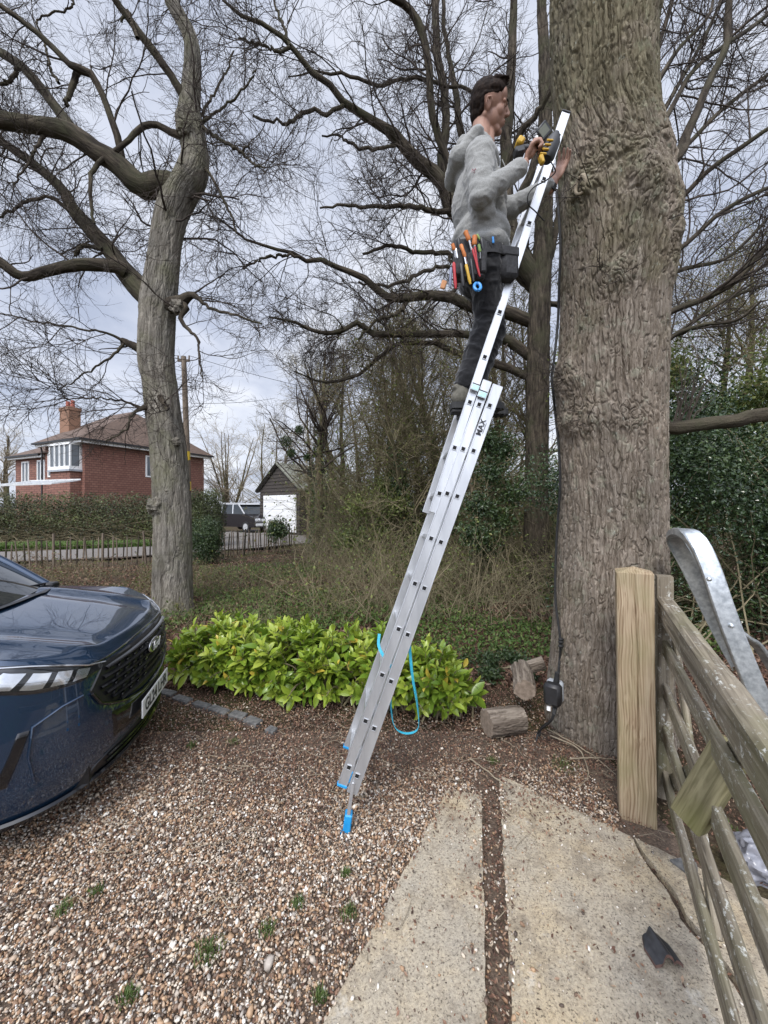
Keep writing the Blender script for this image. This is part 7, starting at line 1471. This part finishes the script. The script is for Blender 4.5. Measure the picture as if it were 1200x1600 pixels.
m.tube([(-.98, .70, 1.075), (-1.0, .3, 1.10), (-1.08, -.1, 1.135)], .008, 6); m.build('cowl', M['satin'], car, True, True)
for s_ in (-1, 1):
    for xw in (-.92, -3.62):
        m = MB(); m.tube([(xw, s_ * .68, .345), (xw, s_ * .72, .345), (xw, s_ * .885, .345), (xw, s_ * .905, .345)], [.33, .345, .345, .32], 36); wh = m.build('wheel', M['rubber'], car, True, True); m = MB(); m.tube([(xw, s_ * .87, .345), (xw, s_ * .912, .345)], [.235, .225], 28)
        for k in range(10): a_ = k * .628; m.beam((xw, s_ * .905, .345), (xw + .22 * math.cos(a_), s_ * .915, .345 + .22 * math.sin(a_)), .02, .03)
        m.build('rim', M['silver'], wh, True, True)
    m = MB(); m.sph((-1.35, s_ * 1.0, 1.06), (.09, .11, .07)); m.box((-1.32, s_ * .90, 1.02), (.06, .12, .03), None, .01); m.build('wing_mirror', M['paint'], car, True, True)
# underbody
m = MB(); m.prism([(-.12, -.6), (-.4, -.8), (-4.3, -.8), (-4.45, 0), (-4.3, .8), (-.4, .8), (-.12, .6)], .2, .5); m.build('underbody', M['satin'], car, False, True)
def patch(name, yz, nu, nv, out, mat, thick=0.0, smooth=True, sub=None):
    """quad-ish patch on the nose: yz = 4 corner or polygon rails (bottom rail, top rail) as lists of (y,z)"""
    bot, topr = yz; B_ = catmull(np.array([[a, b_, 0] for a, b_ in bot]), nu)[:, :2]; T_ = catmull(np.array([[a, b_, 0] for a, b_ in topr]), nu)[:, :2]
    g = np.zeros((nu, nv, 3))
    for i in range(nu):
        for j in range(nv):
            q = B_[i] + (T_[i] - B_[i]) * j / (nv - 1); edge = 0.0 if 0 < i < nu - 1 and 0 < j < nv - 1 else thick; g[i, j] = Sy(q[0], q[1], out - edge)
    m = MB(); m.grid(g); return m.build(name, mat, sub or car, smooth, True)
# grille opening, satin recess and bars
gtop = [(-.50, .835), (-.25, .838), (0, .84), (.25, .838), (.50, .835)]; gbot = [(-.60, .70), (-.5, .60), (-.25, .53), (0, .52), (.25, .53), (.5, .60), (.60, .70)]
gr = patch('grille', ([(-.62, .72), (-.53, .60), (-.25, .525), (0, .515), (.25, .525), (.53, .60), (.62, .72)], [(-.525, .832), (-.4, .838), (-.2, .842), (0, .843), (.2, .842), (.4, .838), (.525, .832)]), 60, 16, .006, M['satin'], .02)
for k in range(6):
    z0 = .575 + .043 * k; hw = np.interp(z0, [.52, .60, .70, .84], [.32, .49, .575, .50]) * .97
    pts = np.array([Sy(y, z0 + 0.006 * (1 - (y / .6) ** 2), .020) for y in np.linspace(-hw, hw, 40)]); g = []
    for dz, do in ((.014, -.012), (.011, .005), (.003, .010), (-.008, .0), (-.013, -.014)): g.append([Sy(y, z0 + .006 * (1 - (y / .6) ** 2) + dz, .016 + do) for y in np.linspace(-hw, hw, 40)])
    m = MB(); m.grid(np.array(g), flip=True)
    for y0 in np.linspace(-.5, .5, 13):
        z1 = z0 - .021
        if abs(y0 + .02 * k) < hw - .03 and abs(y0) > .12 and k: m.box(Sy(y0 + .02 * k, z1, .010), (.012, .040, .018), None, .003)
    m.build('bar', M['gloss'] if k % 2 else M['satin'], gr, True, True)
m = MB(); m.tube([Sy(y, z, .012) for y, z in [(-.60, .70), (-.56, .63), (-.5, .595), (-.38, .55), (-.2, .52), (0, .512), (.2, .52), (.38, .55), (.5, .595), (.56, .63), (.60, .70)]], .009, 8); m.build('surround', M['gloss'], gr, True, True)
# trim line under bonnet edge
m = MB(); m.tube([Sy(y, float(np.interp(abs(y), [0, .5, .7], [.848, .842, .85])), .004) for y in np.linspace(-.62, .62, 40)], .0055, 6); m.build('bonnet_trim', M['gloss'], car, True, True)
# badge
bc = Sy(0, .745, .032); m = MB(); m.sph(bc, (.014, .105, .046), None, 40, 20); bd = m.build('badge', M['chrome'], car, True, True); M['badgeblue'] = simple('badge_dark', (0.012, 0.016, 0.03), (0.014, 0.02, 0.035), .25)
m = MB(); m.sph(bc + [.0035, 0, 0], (.0130, .092, .037), None, 40, 20); m.build('oval', M['badgeblue'], bd, True, True)
text_mesh('lettering', 'Ford', .078, M['white'], bd, frame(np.array([0, 1, 0]), np.array([0, 0, 1.0]), bc + [.0158, 0, .0]), .001, .35, .0008, True, .85)
# number plate
pcn = Sy(0, .42, .024); m = MB(); m.box(pcn, (.010, .52, .111), None, .003); M['plate'] = simple('white_plate', (0.72, 0.72, 0.70), (0.76, 0.76, 0.74), .35); np_ = m.build('number_plate', M['plate'], car, False, True)
text_mesh('lettering', 'GL24 LHR', .104, M['black'], np_, frame(np.array([0, 1, 0]), np.array([0, 0, 1.0]), pcn + [.006, 0, .0]), .001, 0, .0015, True, .98)
for y_ in (-.255, .255): pass
# headlights
for s_ in (-1, 1):
    bot = [(s_ * .50, .808), (s_ * .60, .780), (s_ * .70, .778), (s_ * .80, .795), (s_ * .87, .84), (s_ * .90, .89)]; topl = [(s_ * .50, .834), (s_ * .60, .858), (s_ * .70, .902), (s_ * .80, .942), (s_ * .87, .972), (s_ * .90, .985)]
    hl_ = patch('headlight', (bot, topl), 40, 10, .005, M['head_glass'], .012)
    for a, b_ in ((.62, .68), (.70, .755), (.775, .825), (.84, .88)):
        zb = lambda y: np.interp(y, [.5, .6, .7, .8, .87, .9], [.808, .780, .778, .795, .84, .89]); zt = lambda y: np.interp(y, [.5, .6, .7, .8, .87, .9], [.834, .858, .902, .942, .972, .985])
        g = np.array([[Sy(s_ * (y + .03 * q * -1), zb(y) + (zt(y) - zb(y)) * (.2 + .42 * q), .008) for q in np.linspace(0, 1, 5)] for y in np.linspace(a, b_, 8)]); m = MB(); m.grid(g, flip=s_ < 0); m.build('reflector', M['reflector'], hl_, True, True)
    m = MB(); m.tube([Sy(s_ * y, zt_, .011) for y, zt_ in zip([.50, .60, .70, .80, .87], [.828, .850, .890, .930, .960])], .0045, 6); m.build('light_strip', M['reflector'], hl_, True, True)
    # fang vent and lower side
    g = patch('corner_vent', ([(s_ * .845, .40), (s_ * .868, .40)], [(s_ * .80, .655), (s_ * .828, .655)]), 8, 14, .006, M['gloss'], .012)
    m = MB(); m.tube([Sy(s_ * y, z, .006) for y, z in ((.795, .39), (.808, .52), (.80, .655), (.72, .70), (.64, .71))], .006, 6); m.build('crease', M['paint'], car, True, True)
patch('plate_surround', ([(-.47, .362), (-.3, .356), (0, .354), (.3, .356), (.47, .362)], [(-.50, .555), (-.3, .52), (0, .508), (.3, .52), (.50, .555)]), 40, 8, .005, M['gloss'], .012)
# lower intake and splitter
patch('lower_intake', ([(-.66, .245), (-.4, .225), (0, .22), (.4, .225), (.66, .245)], [(-.58, .30), (-.4, .345), (0, .352), (.4, .345), (.58, .30)]), 40, 8, .006, M['satin'], .015)
for z in (.27, .305): m = MB(); m.tube([Sy(y, z, .012) for y in np.linspace(-.5, .5, 30)], .007, 6); m.build('intake_bar', M['gloss'], car, True, True)
g = np.array([[Sy(y, z, o_) for z, o_ in ((.235, .012), (.225, .030), (.205, .036), (.185, .02), (.18, -.05))] for y in np.linspace(-.86, .86, 70)]); m = MB(); m.grid(g, flip=True); m.build('splitter', M['gloss'], car, True, True)
print('car done')
